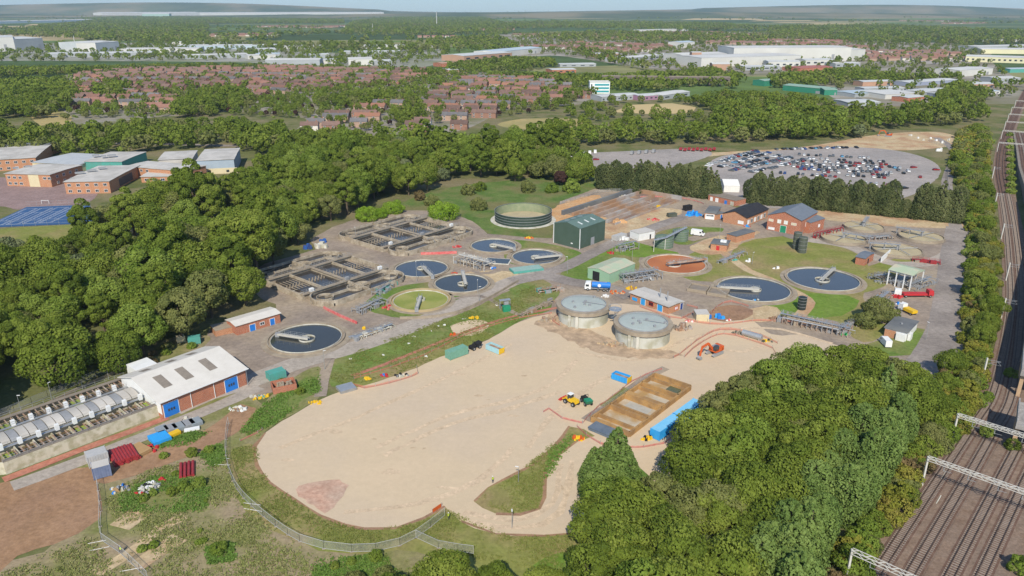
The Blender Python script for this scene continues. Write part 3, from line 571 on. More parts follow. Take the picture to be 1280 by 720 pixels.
def crown_cloud(rg, rx, ry, rz, npuff, nleaf, size, kind='round', cz=0.0):
    """centres, normals, tints of leaf clumps, on many puffs inside an envelope"""
    Cs, Ns, Ts = [], [], []
    per = max(3, nleaf//npuff)
    for i in range(npuff):
        if kind == 'round':
            ph = i*2.399963+rg.uniform(-.3, .3); z = 1-(i+0.5)/npuff*1.75; z = max(-0.75, z); q = math.sqrt(max(0, 1-z*z))
            k = rg.uniform(0.45, 0.85); c = np.array([rx*q*math.cos(ph)*k, ry*q*math.sin(ph)*k, rz*z*rg.uniform(.5, .85)+cz]); pr = rg.uniform(0.24, 0.46)*(rx+ry)/2
            pz = pr*0.85
        else:      # cone
            t = (i+0.5)/npuff; t = 1-math.sqrt(1-t) if kind == 'cone' else t
            ph = i*2.399963; rr = (1-t)**0.75 if kind == 'cone' else min(1, 2.2*(1-t)**0.6, 1.0)*(0.75+0.25*t if t < .5 else 1)
            rr = max(rr, 0.06); pr = rg.uniform(0.28, 0.42)*rx*max(rr, .35); pz = pr*1.5
            c = np.array([(rx*rr-pr*.8)*math.cos(ph), (ry*rr-pr*.8)*math.sin(ph), cz+rz*(2*t-1)*0.93])
        d = rg.normal(0, 1, (per, 3)); d /= np.linalg.norm(d, axis=1, keepdims=True)
        out = c-np.array([0, 0, cz-rz*0.2]); ol = np.linalg.norm(out)+1e-6
        flip = (d@(out/ol)) < -0.15; d[flip] *= -1
        rad = rg.uniform(0.78, 1.06, per)[:, None]
        Cs.append(c+d*np.array([pr, pr, pz])*rad); Ns.append(d); Ts.append(np.clip(rg.uniform(0.1, 0.9)+rg.normal(0, .10, per), 0, 1))
    return np.concatenate(Cs), np.concatenate(Ns), np.concatenate(Ts)
def np_mesh(name, V, T, mats, midx=None):
    n = len(V)//4; me = bpy.data.meshes.new(name)
    me.vertices.add(len(V)); me.vertices.foreach_set('co', V.astype(np.float32).ravel())
    me.loops.add(len(V)); me.loops.foreach_set('vertex_index', np.arange(len(V), dtype=np.int32))
    me.polygons.add(n); me.polygons.foreach_set('loop_start', np.arange(0, len(V), 4, dtype=np.int32)); me.polygons.foreach_set('loop_total', np.full(n, 4, dtype=np.int32))
    for m in (mats if isinstance(mats, (list, tuple)) else [mats]): me.materials.append(m)
    if midx is not None: me.polygons.foreach_set('material_index', midx.astype(np.int32))
    at = me.attributes.new('tint', 'FLOAT', 'POINT'); at.data.foreach_set('value', T.astype(np.float32))
    me.update(calc_edges=True); return me
def crown_arrays(rg, kind, W, Ht, nleaf, size, npuff):
    """crown of width W whose top is at height Ht, base of crown included"""
    if kind == 'round':
        z0 = Ht*0.12; rz = (Ht-z0)/2; C, Nn, T = crown_cloud(rg, W/2, W/2, rz, npuff, nleaf, size, 'round', z0+rz)
    elif kind == 'shrub':
        rz = Ht*0.62; C, Nn, T = crown_cloud(rg, W/2, W/2, rz, npuff, nleaf, size, 'round', Ht-rz); C[:, 2] = np.maximum(C[:, 2], 0.1)
    elif kind == 'cone': rz = Ht/2; C, Nn, T = crown_cloud(rg, W/2, W/2, rz, npuff, nleaf, size, 'cone', rz)
    else: rz = Ht/2; C, Nn, T = crown_cloud(rg, W/2, W/2, rz, npuff, nleaf, size, 'col', rz)
    return leaves(C, Nn, size, T, rg, 0.42)
def trunk_mb(rg, Ht, W, conifer=False):
    mb = MB(); r = Ht*0.022+0.05
    mb.tube([(0, 0, -.2), (rg.uniform(-.2, .2), rg.uniform(-.2, .2), Ht*.3), (rg.uniform(-.4, .4), rg.uniform(-.4, .4), Ht*(.9 if conifer else .62))], r, 7, r1=r*.35)
    if not conifer:
        for k in range(6):
            a = k*1.05+rg.uniform(-.3, .3); z = Ht*rg.uniform(.2, .4); L = W*.3
            mb.tube([(0, 0, z), (math.cos(a)*L*.5, math.sin(a)*L*.5, z+Ht*.12), (math.cos(a)*L, math.sin(a)*L, z+Ht*.26)], r*.5, 5, r1=r*.12)
    return mb
PROTO = {}
def protos(kind, n, W, Ht, nleaf, size, npuff, fm, key):
    out = []
    for i in range(n):
        rg = np.random.default_rng(sum(map(ord, key))*7+i); w_ = W*rg.uniform(.9, 1.12); h_ = Ht*rg.uniform(.92, 1.08)
        V, T = crown_arrays(rg, kind, w_, h_, nleaf, size, npuff); me = np_mesh('crown', V, T, fm)
        tm = trunk_mb(rg, h_, w_, kind in ('cone', 'col')); me2 = bpy.data.meshes.new('trunk'); me2.from_pydata([tuple(v) for v in tm.v], [], tm.f); me2.materials.append(BARK)
        out.append((me, me2, w_, h_))
    PROTO[key] = out
protos('round', 6, 13.5, 15, 9000, 0.6, 28, F_OAK, 'oak')
protos('round', 4, 11.2, 20.5, 9000, 0.6, 30, F_OAK, 'tall')
protos('round', 3, 13, 16, 8500, 0.6, 26, F_FRESH, 'fresh')
protos('round', 3, 12, 13, 7500, 0.58, 24, F_OLIVE, 'olive')
protos('round', 2, 11, 11, 5500, 0.6, 30, F_GREY, 'willow')
protos('round', 2, 9, 9, 4000, 0.5, 26, F_PURP, 'copper')
protos('shrub', 3, 6, 4.2, 2600, 0.42, 18, F_FRESH, 'bush')
_b = PROTO['bush']; protos('shrub', 2, 6, 4.2, 2600, 0.42, 18, F_OAK, 'bush'); PROTO['bush'] += _b
protos('shrub', 3, 6, 4.0, 2600, 0.42, 18, F_AUT, 'autumn')
protos('shrub', 2, 5, 3.5, 2200, 0.42, 16, F_RUST, 'rust')
protos('shrub', 2, 6, 4.0, 2600, 0.42, 18, F_OLIVE, 'olivebush')
protos('shrub', 2, 15, 8.5, 9000, 0.5, 26, F_LIME, 'limebush')
protos('col', 3, 10.5, 17.5, 8000, 0.6, 60, F_CON, 'hedgecon')
PROTO_C = PROTO['hedgecon']; protos('cone', 3, 11.5, 19, 8000, 0.6, 70, F_CON, 'hedgecon'); PROTO['hedgecon'] += PROTO_C
protos('cone', 5, 9.0, 14.5, 9500, 0.5, 110, F_CYP, 'cyp')
protos('col', 5, 6.8, 13, 7500, 0.48, 80, F_CYP, 'cypcol')
KIND = {'fresh': ('broadleaf_tree', 'bright yellow-green tree', 'tree'), 'cypcol': ('conifer_tree', 'feathery mid-green conifer', 'conifer'), 'tall': ('broadleaf_tree', 'tall narrow green tree', 'tree'), 'oak': ('broadleaf_tree', 'broad-crowned green tree', 'tree'), 'olive': ('broadleaf_tree', 'dull olive-green tree', 'tree'), 'willow': ('broadleaf_tree', 'silvery grey-green tree', 'tree'),
        'copper': ('broadleaf_tree', 'dark copper-leaved tree', 'tree'), 'bush': ('shrub', 'rounded green shrub', 'shrub'), 'autumn': ('shrub', 'yellow-green shrub', 'shrub'),
        'rust': ('shrub', 'rusty brown shrub', 'shrub'), 'olivebush': ('shrub', 'dull olive shrub', 'shrub'), 'limebush': ('shrub', 'bright lime-green rounded shrub', 'shrub'),
        'hedgecon': ('conifer_tree', 'dark tall conifer', 'conifer'), 'cyp': ('conifer_tree', 'feathery bright green conifer', 'conifer')}
PL = []    # (x, y, key, scale, zone)
def scatter(poly, sp, zone, mix, smin=0.85, smax=1.2, jit=0.38, keep=1.0, seed=1, avoid=(), vis=0.0, grp=0.0, gap=0.0):
    """poly in photo positions of the ground where the trunks stand"""
    rg = random.Random(seed); W = [tuple(G(u, v)[:2]) for u, v in poly]
    AV = [[tuple(G(u, v)[:2]) for u, v in a] for a in avoid]
    x0, x1 = min(p[0] for p in W), max(p[0] for p in W); y0, y1 = min(p[1] for p in W), max(p[1] for p in W)
    keys = [k for k, n in mix for _ in range(n)]; j = 0; y = y0
    while y < y1:
        x = x0+(sp/2 if j % 2 else 0)
        while x < x1:
            a, b = x+rg.uniform(-jit, jit)*sp, y+rg.uniform(-jit, jit)*sp
            if inpoly(a, b, W) and rg.random() < keep and not any(inpoly(a, b, q) for q in AV):
                kk, ss = rg.choice(keys), rg.uniform(smin, smax); nz = math.sin(a*.055+2*math.sin(b*.03))+math.sin(b*.06-a*.02+1.3); ss *= 1+grp*nz/1.4
                if gap and nz < -1.15 and rg.random() < gap*5: continue
                if vis and not inpoly(*px(a, b, vis*ss*(15 if kk in ('oak', 'olive', 'willow', 'tall', 'fresh') else 6)), poly): continue
                PL.append((a, b, kk, ss, zone))
            x += sp
        y += sp*0.87; j += 1
def one(u, v, key, s, zone): p = G(u, v); PL.append((p.x, p.y, key, s, zone))
WOODMIX = [('oak', 6), ('tall', 4), ('fresh', 3), ('olive', 4), ('willow', 1)]
scatter([(-120, 560), (0, 522), (70, 497), (118, 487), (168, 463), (205, 440), (255, 414), (288, 399), (316, 384), (308, 358), (345, 333), (398, 309), (410, 292), (330, 266), (265, 266), (215, 270), (168, 284), (120, 302), (60, 336), (-140, 342)], 12.2, 'wood on the left of the works', WOODMIX, .88, 1.4, seed=2, grp=.24, gap=.16)
scatter([(265, 266), (395, 292), (415, 280), (450, 262), (490, 240), (515, 248), (545, 236), (560, 228), (620, 226), (680, 232), (728, 235), (742, 222), (720, 200), (690, 190), (650, 188), (620, 192), (560, 186), (480, 184), (390, 190), (345, 206), (318, 236)], 11.5, 'wood behind the aeration tanks', WOODMIX, .75, 1.25, seed=3, grp=.2, gap=.08, avoid=[[(520, 232), (600, 228), (690, 230), (735, 225), (735, 245), (560, 245)]])
scatter([(-60, 202), (60, 196), (100, 200), (200, 188), (290, 186), (340, 200), (400, 190), (460, 178), (470, 168), (380, 160), (330, 152), (250, 150), (180, 148), (120, 156), (60, 156), (-60, 150)], 11.5, 'tree belt behind the school', [('oak', 7), ('olive', 3), ('bush', 2), ('copper', 0)], .7, 1.1, seed=4, keep=.8, vis=.7, avoid=[[(30, 140), (100, 138), (100, 165), (40, 168)]])
scatter([(560, 176), (620, 170), (700, 168), (760, 166), (850, 162), (920, 168), (1000, 178), (1100, 166), (1150, 158), (1200, 158), (1225, 150), (1235, 132), (1180, 128), (1100, 138), (1000, 134), (920, 130), (890, 140), (900, 155), (840, 160), (760, 160), (720, 165), (640, 168)], 12.5, 'tree belt beyond the vehicle yard', WOODMIX, .7, 1.1, seed=5, keep=.95, vis=.7)
scatter([(640, 192), (690, 186), (760, 184), (860, 182), (960, 178), (1060, 174), (1150, 162), (1060, 160), (900, 160), (760, 164), (640, 176)], 11.5, 'tree belt beyond the vehicle yard', WOODMIX, .7, 1.05, seed=15, keep=.9, vis=.5)
scatter([(700, 166), (700, 140), (745, 136), (760, 128), (900, 126), (910, 160), (800, 166)], 15, 'field hedges before the white office block', [('oak', 2), ('olive', 1), ('bush', 2)], .45, .85, seed=16, keep=.7, avoid=[[(765, 140), (790, 130), (845, 128), (872, 134), (866, 143), (820, 146)], [(622, 158), (735, 149), (735, 156), (660, 164)]])
scatter([(992, 482), (1040, 474), (1090, 480), (1122, 496), (1128, 540), (1070, 556), (1030, 615), (985, 675), (925, 750), (840, 880), (735, 880), (742, 720), (752, 665), (800, 640), (858, 640), (872, 585), (885, 545), (930, 512)], 7.7, 'wood at the lower right beside the railway', [('oak', 8), ('olive', 2), ('fresh', 2)], .8, .96, seed=6)
scatter([(1088, 512), (1122, 520), (1132, 548), (1108, 600), (1068, 662), (1015, 745), (930, 880), (840, 880), (925, 750), (985, 680), (1030, 620), (1066, 560)], 5.3, 'conifer belt along the railway path', [('cypcol', 5), ('cyp', 1)], .72, 1.08, seed=7)
scatter([(1100, 480), (1140, 486), (1160, 505), (1152, 540), (1128, 540), (1118, 505)], 6.5, 'wood end beside the gate road', [('cyp', 1), ('oak', 1)], .6, .85, seed=17)
for i in range(22):     # two hedges of conifers
    one(752+i*6.7, 236+i*0.55, 'hedgecon', .86+.13*math.sin(i*2.1)+.06*math.sin(i*5.7), 'conifer screen left of the white marquee')
    if i % 2 == 0: one(756+i*6.5, 231+i*0.5, 'hedgecon', .85, 'conifer screen left of the white marquee')
for i in range(38):
    one(936+i*6.95, 253+i*0.66, 'hedgecon', .82+.12*math.sin(i*1.7)+.07*math.sin(i*4.3)-(.3 if 26 < i < 30 else 0), 'conifer screen in front of the vehicle yard')
    if i % 2 and not 25 < i < 30: one(940+i*6.9, 248+i*0.6, 'hedgecon', .84, 'conifer screen in front of the vehicle yard')
one(768, 612, 'cyp', 1.25, 'lone conifers beside the gravel turning loop'); one(748, 618, 'cyp', .95, 'lone conifers beside the gravel turning loop'); one(741, 600, 'cyp', .7, 'lone conifers beside the gravel turning loop'); one(785, 622, 'cyp', .85, 'lone conifers beside the gravel turning loop')
for u, v, s in ((459, 275, .8), (492, 266, .78), (553, 274, 1.02), (474, 272, .6)): one(u, v, 'limebush', s, 'meadow edge above the aeration tanks')
for u, v, s, k in ((585, 243, 1.5, 'olivebush'), (600, 238, 1.3, 'bush'), (598, 262, 1.6, 'olivebush'), (525, 250, 1.5, 'rust'), (540, 256, 1.4, 'olivebush'), (660, 240, 1.6, 'olivebush'), (690, 240, 1.4, 'bush'), (715, 240, 1.7, 'bush'), (700, 232, 1.0, 'copper')): one(u, v, k, s, 'meadow behind the green ring tank')
for u, v, s in ((720, 232, 1.0), (732, 228, .9), (710, 226, .8)): one(u, v, 'oak', s, 'trees left of the conifer screen')
one(1094, 404, 'olive', .78, 'yard behind the flat-roofed cabin'); one(1078, 408, 'olivebush', 1.3, 'yard behind the flat-roofed cabin'); one(1112, 402, 'olivebush', 1.2, 'yard behind the flat-roofed cabin')
# railway side scrub
SCR = [(1188, 205), (1200, 165), (1236, 158), (1246, 175), (1239, 210), (1240, 240), (1248, 285), (1252, 330), (1253, 370), (1244, 410), (1238, 450), (1225, 480), (1212, 505), (1190, 545), (1160, 590), (1120, 650), (1085, 700), (1050, 760), (1020, 790), (1060, 720), (1095, 665), (1130, 610), (1158, 560), (1172, 510), (1180, 475), (1196, 440), (1204, 400), (1210, 360), (1212, 320), (1210, 285), (1200, 240)]
SCR = [(u-(6 if v > 500 else (7 if u > 1225 else 0)) if u > 1085 else u, v) for u, v in SCR]
scatter(SCR, 3.7, 'scrub strip between the works and the railway', [('bush', 6), ('autumn', 5), ('rust', 1), ('olivebush', 3)], .5, 1.15, seed=8)
scatter(SCR, 16, 'scrub strip between the works and the railway', [('oak', 1), ('olive', 1)], .4, .62, seed=9, jit=.3)
one(1222, 372, 'oak', .75, 'scrub strip between the works and the railway'); one(1228, 152, 'oak', .9, 'scrub strip between the works and the railway')
scatter([(1196, 515), (1220, 500), (1190, 545), (1150, 602), (1114, 655), (1076, 706), (1040, 765), (1010, 800), (1052, 715), (1088, 655), (1120, 604), (1146, 562), (1172, 522)], 3.3, 'scrub strip between the works and the railway', [('bush', 6), ('autumn', 3), ('rust', 1), ('olivebush', 2)], .8, 1.35, seed=18)
# edges
scatter([(165, 470), (190, 440), (250, 418), (262, 424), (210, 450), (180, 476)], 5, 'bank behind the white-roofed workshop', [('rust', 2), ('olivebush', 2), ('bush', 1)], .4, .7, seed=10, keep=.6)
scatter([(450, 760), (520, 745), (600, 748), (690, 760), (700, 800), (450, 800)], 7, 'trees at the bottom edge of the photo', [('oak', 1), ('olive', 1)], .5, .7, seed=12)
scatter([(412, 745), (455, 716), (510, 712), (560, 712), (560, 740), (450, 770)], 4.5, 'scrub at the bottom edge of the photo', [('bush', 1), ('olivebush', 1)], .5, .8, seed=13)
for u, v, s, k in ((1265, 560, .62, 'bush'), (1165, 566, .5, 'bush'), (1232, 500, .7, 'bush'), (1232, 545, .6, 'bush'), (1276, 715, .8, 'bush'), (1262, 470, .6, 'bush')): one(u, v, k, s, 'trackside between the rails')
for v in range(170, 250, 8): one(1262+(v-170)*.02, v, 'bush', .8, 'gap between the two railway lines')
random.seed(21)
for i in range(26):     # weeds and scrub clumps on the rough ground
    u, v = random.uniform(150, 330), random.uniform(590, 710)
    if random.random() < .3: one(u, v, 'bush', random.uniform(.16, .3), 'weedy ground at the lower left')
for u, v in ((240, 570), (262, 565), (230, 612), (250, 608), (215, 618), (272, 690), (278, 686), (180, 625), (205, 572), (470, 700), (440, 705), (420, 710), (352, 480), (376, 492)): one(u, v, 'bush', random.uniform(.3, .5), 'weedy ground at the lower left')

# middle distance: streets with garden trees, parks, far woods
scatter([(75, 150), (90, 95), (200, 84), (420, 84), (560, 90), (700, 96), (730, 120), (700, 140), (600, 148), (520, 160), (460, 165), (380, 150), (300, 146), (180, 146)], 10, 'gardens of the red-roofed estate', [('oak', 6), ('olive', 3), ('bush', 3), ('fresh', 1), ('copper', 1)], .36, .66, seed=31, keep=.78)
scatter([(-60, 80), (-60, 58), (60, 56), (340, 54), (420, 62), (560, 60), (560, 74), (480, 86), (300, 76), (60, 78)], 24, 'industrial area trees', [('oak', 4), ('olive', 2)], .5, .95, seed=32, keep=.6)
scatter([(640, 68), (640, 42), (960, 40), (1060, 50), (1220, 56), (1240, 78), (1300, 115), (1240, 125), (1060, 128), (1000, 96), (860, 92), (700, 70)], 22, 'town trees on the right', [('oak', 4), ('olive', 3)], .4, .85, seed=33, keep=.5)
for k, pl in enumerate(([(-60, 150), (60, 150), (110, 120), (80, 95), (-60, 100)], [(400, 118), (480, 112), (530, 122), (560, 135), (500, 132), (430, 136), (390, 130)], [(250, 112), (290, 108), (330, 118), (300, 138), (240, 150), (200, 150), (220, 125)], [(120, 108), (160, 100), (160, 125), (120, 125)], [(480, 140), (520, 130), (550, 150), (500, 160)])):
    scatter(pl, 11, 'tree belt through the estate', [('oak', 4), ('olive', 1)], .7, 1.05, seed=40+k, keep=.85, vis=.8)
BELTS = [[(-60, 84), (80, 82), (190, 80), (330, 78), (330, 84), (190, 90), (90, 95), (-60, 102)], [(330, 80), (460, 82), (540, 84), (560, 92), (640, 90), (780, 92), (880, 84), (940, 92), (920, 112), (880, 108), (820, 116), (740, 112), (640, 100), (560, 100), (480, 90), (330, 86)],
         [(560, 78), (640, 70), (690, 72), (700, 84), (640, 92), (560, 92)], [(740, 120), (860, 122), (900, 112), (1000, 118), (1080, 132), (980, 140), (900, 142), (860, 132), (740, 128)], [(700, 112), (740, 108), (750, 122), (700, 130)], [(960, 92), (1060, 84), (1140, 92), (1200, 90), (1210, 100), (1130, 104), (1060, 106), (960, 112)], [(1160, 122), (1200, 98), (1225, 108), (1238, 132), (1180, 140)]]
for k, pl in enumerate(BELTS): scatter(pl, 13, 'distant tree belt', [('oak', 4), ('olive', 2)], .6, 1.0, seed=50+k, keep=.9, vis=.8)
FARW = [[(0, 40), (60, 30), (110, 26), (260, 24), (260, 46), (300, 52), (500, 52), (620, 42), (650, 56), (640, 66), (540, 66), (330, 62), (200, 56), (100, 50), (30, 46), (-100, 48), (-100, 38)],
        [(460, 46), (420, 44), (440, 26), (520, 18), (600, 20), (640, 30), (640, 44)], [(100, 22), (180, 20), (300, 22), (430, 24), (430, 30), (110, 30)], [(640, 44), (760, 38), (860, 40), (960, 44), (960, 52), (860, 54), (700, 52)], [(960, 32), (1100, 30), (1280, 38), (1380, 40), (1380, 52), (1250, 58), (1100, 56), (960, 50)], [(1200, 60), (1380, 56), (1380, 70), (1280, 66)], [(820, 92), (760, 80), (720, 70), (700, 60), (760, 62), (780, 74), (850, 84)], [(560, 30), (700, 26), (900, 28), (960, 34), (900, 38), (700, 36), (560, 38)]]
for k, pl in enumerate(FARW): scatter(pl, 26, 'far wood', [('oak', 4), ('olive', 3)], .9, 1.4, seed=70+k, keep=.52, vis=.6)
rgf = random.Random(5)
for i in range(5200):      # thin hedgerow trees and copses to the horizon
    v = 10.6+rgf.random()**1.6*42; u = rgf.uniform(-120, 1400); p = G(u, v)
    if 2*math.sin(p.x*0.0021+p.y*0.0013)+math.sin(p.x*0.0057-p.y*0.0041)+1.2*math.sin(p.y*0.0034+1) > (0.5 if v < 24 else 1.0): PL.append((p.x, p.y, rgf.choice(['oak', 'oak', 'olive']), rgf.uniform(1.2, 2.3), 'far wood'))

def place_trees():
    keep = []; cell = {}
    for h in HL: cell.setdefault((int(h[0]//14), int(h[1]//14)), []).append(h)
    def clash(x, y, s):
        for i in (-1, 0, 1):
            for j in (-1, 0, 1):
                for h in cell.get((int(x//14)+i, int(y//14)+j), ()):
                    if abs(h[0]-x) < (8 if h[3] == 0 else 12) and -4.5 < h[1]-y < 5+4*s: return True
        return False
    for (x, y, k, s, z) in PL:
        u, v = px(x, y, 0); me, tm, w_, h_ = PROTO[k][0]; ut, vt = px(x, y, h_*s); half = w_*s/2*F/(y*CP+H*SP)
        vis = -half < u < 1280+half and vt < 722 and y > 0
        if not (-260 < u < 1540): continue
        if 600 < y < 2600 and clash(x, y, s): continue
        keep.append((half if vis else 0, x, y, k, s, z, u, v))
    keep.sort(key=lambda t: -t[0]); cnt = {}; ind = []; rest = {}
    for t in keep:
        kd = KIND[t[3]][0]; cap = 295
        if t[0] > 0 and cnt.get(kd, 0) < cap: cnt[kd] = cnt.get(kd, 0)+1; ind.append(t)
        else: rest.setdefault(kd, []).append(t)
    rg = random.Random(99); byz = {}
    for t in ind: byz.setdefault((t[5], t[3]), []).append(t)
    for (zone, key), L in byz.items():
        L.sort(key=lambda t: t[7]*-1); nrow = max(1, min(len(L)//6, 12)); per = -(-len(L)//nrow)
        for r0 in range(nrow):
            row = sorted(L[r0*per:(r0+1)*per], key=lambda t: t[6])
            for i, (_, x, y, k, s, z, u, v) in enumerate(row):
                me, tm, w_, h_ = rg.choice(PROTO[k]); nm, lb, cat = KIND[k]
                size = 'large ' if s > 1.08 else ('small ' if s < .72 else '')
                if len(L) == 1: lab = '%s%s, the only such one in the %s' % (size, lb, zone)
                elif nrow == 1: lab = '%s%s, %s from the left in the %s' % (size, lb, nth(i), zone)
                else: lab = '%s%s, %s from the left in %s row of the %s' % (size, lb, nth(i), 'the nearest' if r0 == 0 else nth(r0), zone)
                lab = ' '.join(lab.split()[:16])
                t = thing(nm, lab, cat, (x, y, 0), rg.uniform(0, 6.28), zone); t.scale = (s, s, s*rg.uniform(.92, 1.1))
                c = bpy.data.objects.new('crown', me); COL.objects.link(c); c.parent = t
                if KIND[k][2] != 'shrub':
                    c = bpy.data.objects.new('trunk', tm); COL.objects.link(c); c.parent = t
    # the rest of each kind as one object
    LOD = {}
    def lod(key, lv):
        if (key, lv) not in LOD:
            kd = {'oak': 'round', 'tall': 'round', 'fresh': 'round', 'olive': 'round', 'willow': 'round', 'copper': 'round', 'hedgecon': 'cone', 'cyp': 'cone', 'cypcol': 'col'}.get(key, 'shrub')
            me, tm, w_, h_ = PROTO[key][0]; out = []
            nl, sz, npf = ((3000, 1.0, 30), (420, 1.9, 16), (90, 3.6, 9), (34, 5.2, 6))[lv]
            for i in range(5):
                rg2 = np.random.default_rng(i*13+lv); sc = w_/14
                out.append(crown_arrays(rg2, kd, w_, h_, int(nl*(1 if sc > .6 else .5)), sz*min(1, sc+.25), npf))
            LOD[(key, lv)] = out
        return LOD[(key, lv)]
    names = {'broadleaf_tree': ('distant_trees', 'mass of green trees receding through the town to the horizon'), 'shrub': ('scrub', 'smaller shrubs filling the gaps of the scrub and gardens'), 'conifer_tree': ('conifers', 'conifers standing behind the front ones of the screens')}
    fm = {'oak': F_OAK, 'tall': F_OAK, 'fresh': F_FRESH, 'olive': F_OLIVE, 'willow': F_GREY, 'copper': F_PURP, 'bush': F_FRESH, 'autumn': F_AUT, 'rust': F_RUST, 'olivebush': F_OLIVE, 'limebush': F_LIME, 'hedgecon': F_CON, 'cyp': F_CYP, 'cypcol': F_CYP}
    for kd, L in rest.items():
        ml = []; Vs, Ts, Ms = [], [], []
        for (_, x, y, k, s, z, u, v) in L:
            lv = 0 if y < 520 else (1 if y < 900 else (2 if y < 2400 else 3))
            V, T = rg.choice(lod(k, lv)); a = rg.uniform(0, 6.28); c, d = math.cos(a), math.sin(a)
            Vr = np.empty_like(V); Vr[:, 0] = (V[:, 0]*c-V[:, 1]*d)*s+x; Vr[:, 1] = (V[:, 0]*d+V[:, 1]*c)*s+y; Vr[:, 2] = V[:, 2]*min(s, 1.3)
            tr = rg.uniform(-.3, .5); Vs.append(Vr); Ts.append(np.clip(T*.6+.2+tr, 0, 1))
            if fm[k] not in ml: ml.append(fm[k])
            Ms.append(np.full(len(V)//4, ml.index(fm[k])))
        me = np_mesh(names[kd][0], np.concatenate(Vs), np.concatenate(Ts), ml, np.concatenate(Ms))
        o = bpy.data.objects.new(names[kd][0], me); COL.objects.link(o); tag(o, names[kd][1], 'trees', kind='stuff')
    print('TREES', cnt, {k: len(v) for k, v in rest.items()})
# ---------------------------------------------------------------- round tanks
def rail_mb(pts, h=1.1, r=0.035, closed=False, post=2.0):
    mb = MB(); P = [Vector(p) for p in pts]
    for k in (0.5, 1.0):
        for i in range(len(P)-1): mb.beam(P[i]+Vector((0, 0, h*k)), P[i+1]+Vector((0, 0, h*k)), r*1.4, r*1.4)
    for i in range(len(P)-1):
        n = max(1, int((P[i+1]-P[i]).length/post))
        for j in range(n+1): q = P[i].lerp(P[i+1], j/n); mb.beam(q, q+Vector((0, 0, h)), r*1.6, r*1.6)
    return mb
def clarifier(label, c, dia, floor, fmat, b0=None, b1=None, wall_h=0.7, drop=0.9, apron=1.6, wallm=None, drum=2.0, rail=True, bh=0.7, bw=1.1, apm=None, name='settling_tank', deep=0.0, well=True, bm=None):
    g = G(*c); r = dia/2; t = thing(name, label, 'tank', (g.x, g.y, 0), 0, 'round settling tanks of the works')
    wallm = wallm or CONC; lx, ly = g.x, g.y
    MB().ring(0, 0, 0.0, 0.16, r+apron, r, 72).build('apron', apm or CONC, t)
    wl = MB(); wl.ring(0, 0, 0.0, wall_h, r+0.02, r-0.38, 72); wl.ring(0, 0, 0.10, 0.35, r-0.40, r-1.0, 72); wl.build('wall', wallm, t)
    MB().ring(0, 0, 0.22, 0.62, r-1.05, r-1.2, 72).build('weir', CONCP, t)
    MB().cyl(0, 0, 0.02+lvz(0)*0, 0.30, r-1.0, n=72).build(floor, fmat, t)
    if b0:
        p, q = G(*b0, wall_h), G(*b1, wall_h); p = Vector((p.x-lx, p.y-ly, wall_h+bh)); q = Vector((q.x-lx, q.y-ly, wall_h+bh)); d = (q-p).normalized(); n = Vector((-d.y, d.x, 0))
        b = MB().beam(p, q, bw, .18); b.beam(p+n*bw/2-Vector((0, 0, .3)), q+n*bw/2-Vector((0, 0, .3)), .12, .5); b.beam(p-n*bw/2-Vector((0, 0, .3)), q-n*bw/2-Vector((0, 0, .3)), .12, .5)
        bo = b.build('bridge', bm or BRIDGEM, t)
        for s_ in (-1, 1): rail_mb([p+n*s_*bw/2, q+n*s_*bw/2]).build('railing', STEEL, bo)
        # end carriage and scraper at the rim end, drum in the middle
        ce, re_ = (p, q) if p.length < q.length else (q, p)
        MB().box(re_.x, re_.y, .3, 1.3, 1.3, wall_h+bh-.1).build('drive_carriage', GREYP, t)
        if well:
            m = MB().ring(ce.x*.3, ce.y*.3, 0.25, wall_h+.1, drum, drum-.12, 28); m.cyl(ce.x*.3, ce.y*.3, 0.2, wall_h+bh-.02, .35); m.build('stilling_drum', CONCP, t)
        s1 = MB(); s1.beam(ce*0.9+Vector((0, 0, -.9)), re_*.92+Vector((0, 0, -.9)), .2, .3); s1.build('scraper', GREYP, t)
    return t
clarifier('round dark tank nearest the white-roofed workshop, bridge reaching its left rim', (383, 424), 24.5, 'water', WATER2, (347, 419), (386, 425), drum=2.6, apron=1.8)
clarifier('round blue tank, bridge from centre to front rim, above the algae tank', (527, 336.5), 23.2, 'water', WATER, (528, 334.5), (541, 347))
clarifier('round dark-blue tank with bridge to its far rim, right of the algae tank', (577, 355), 22.6, 'water', WATER2, (582, 357), (578, 341))
clarifier('empty round tank with a green algae-covered floor beside the works road', (526, 376.5), 22, 'floor', ALGAE, (521, 387), (526, 372), drum=1.6, wallm=mat('yellowed_concrete', (.42, .33, .18), (.36, .28, .17), scale=.4), wall_h=1.0)
clarifier('round blue tank farthest back, just below the green ring tank', (617, 308), 22.0, 'water', WATER, (618, 306.5), (643, 312), wall_h=.8)
clarifier('round blue tank in front of the dark green shed', (670, 322), 22.2, 'water', WATER, (668, 323.5), (701, 320), wall_h=.8)
clarifier('round tank filled with orange-brown sludge and crossed by a raised gantry', (845, 331), 26.2, 'sludge', REDMUD, (834, 333), (882, 327), bh=1.6, drum=3.0, bw=1.6, wallm=CONC, bm=RUSTY)
clarifier('large round blue tank left of the lawn with a bridge from its left rim', (942, 362.5), 28.4, 'water', WATER, (898, 360), (949, 363), drum=2.2)
clarifier('large round blue tank on the right of the lawn, bridge running to the far rim', (1028.5, 350), 28.8, 'water', WATER, (1026, 352), (1042, 337), drum=2.8)
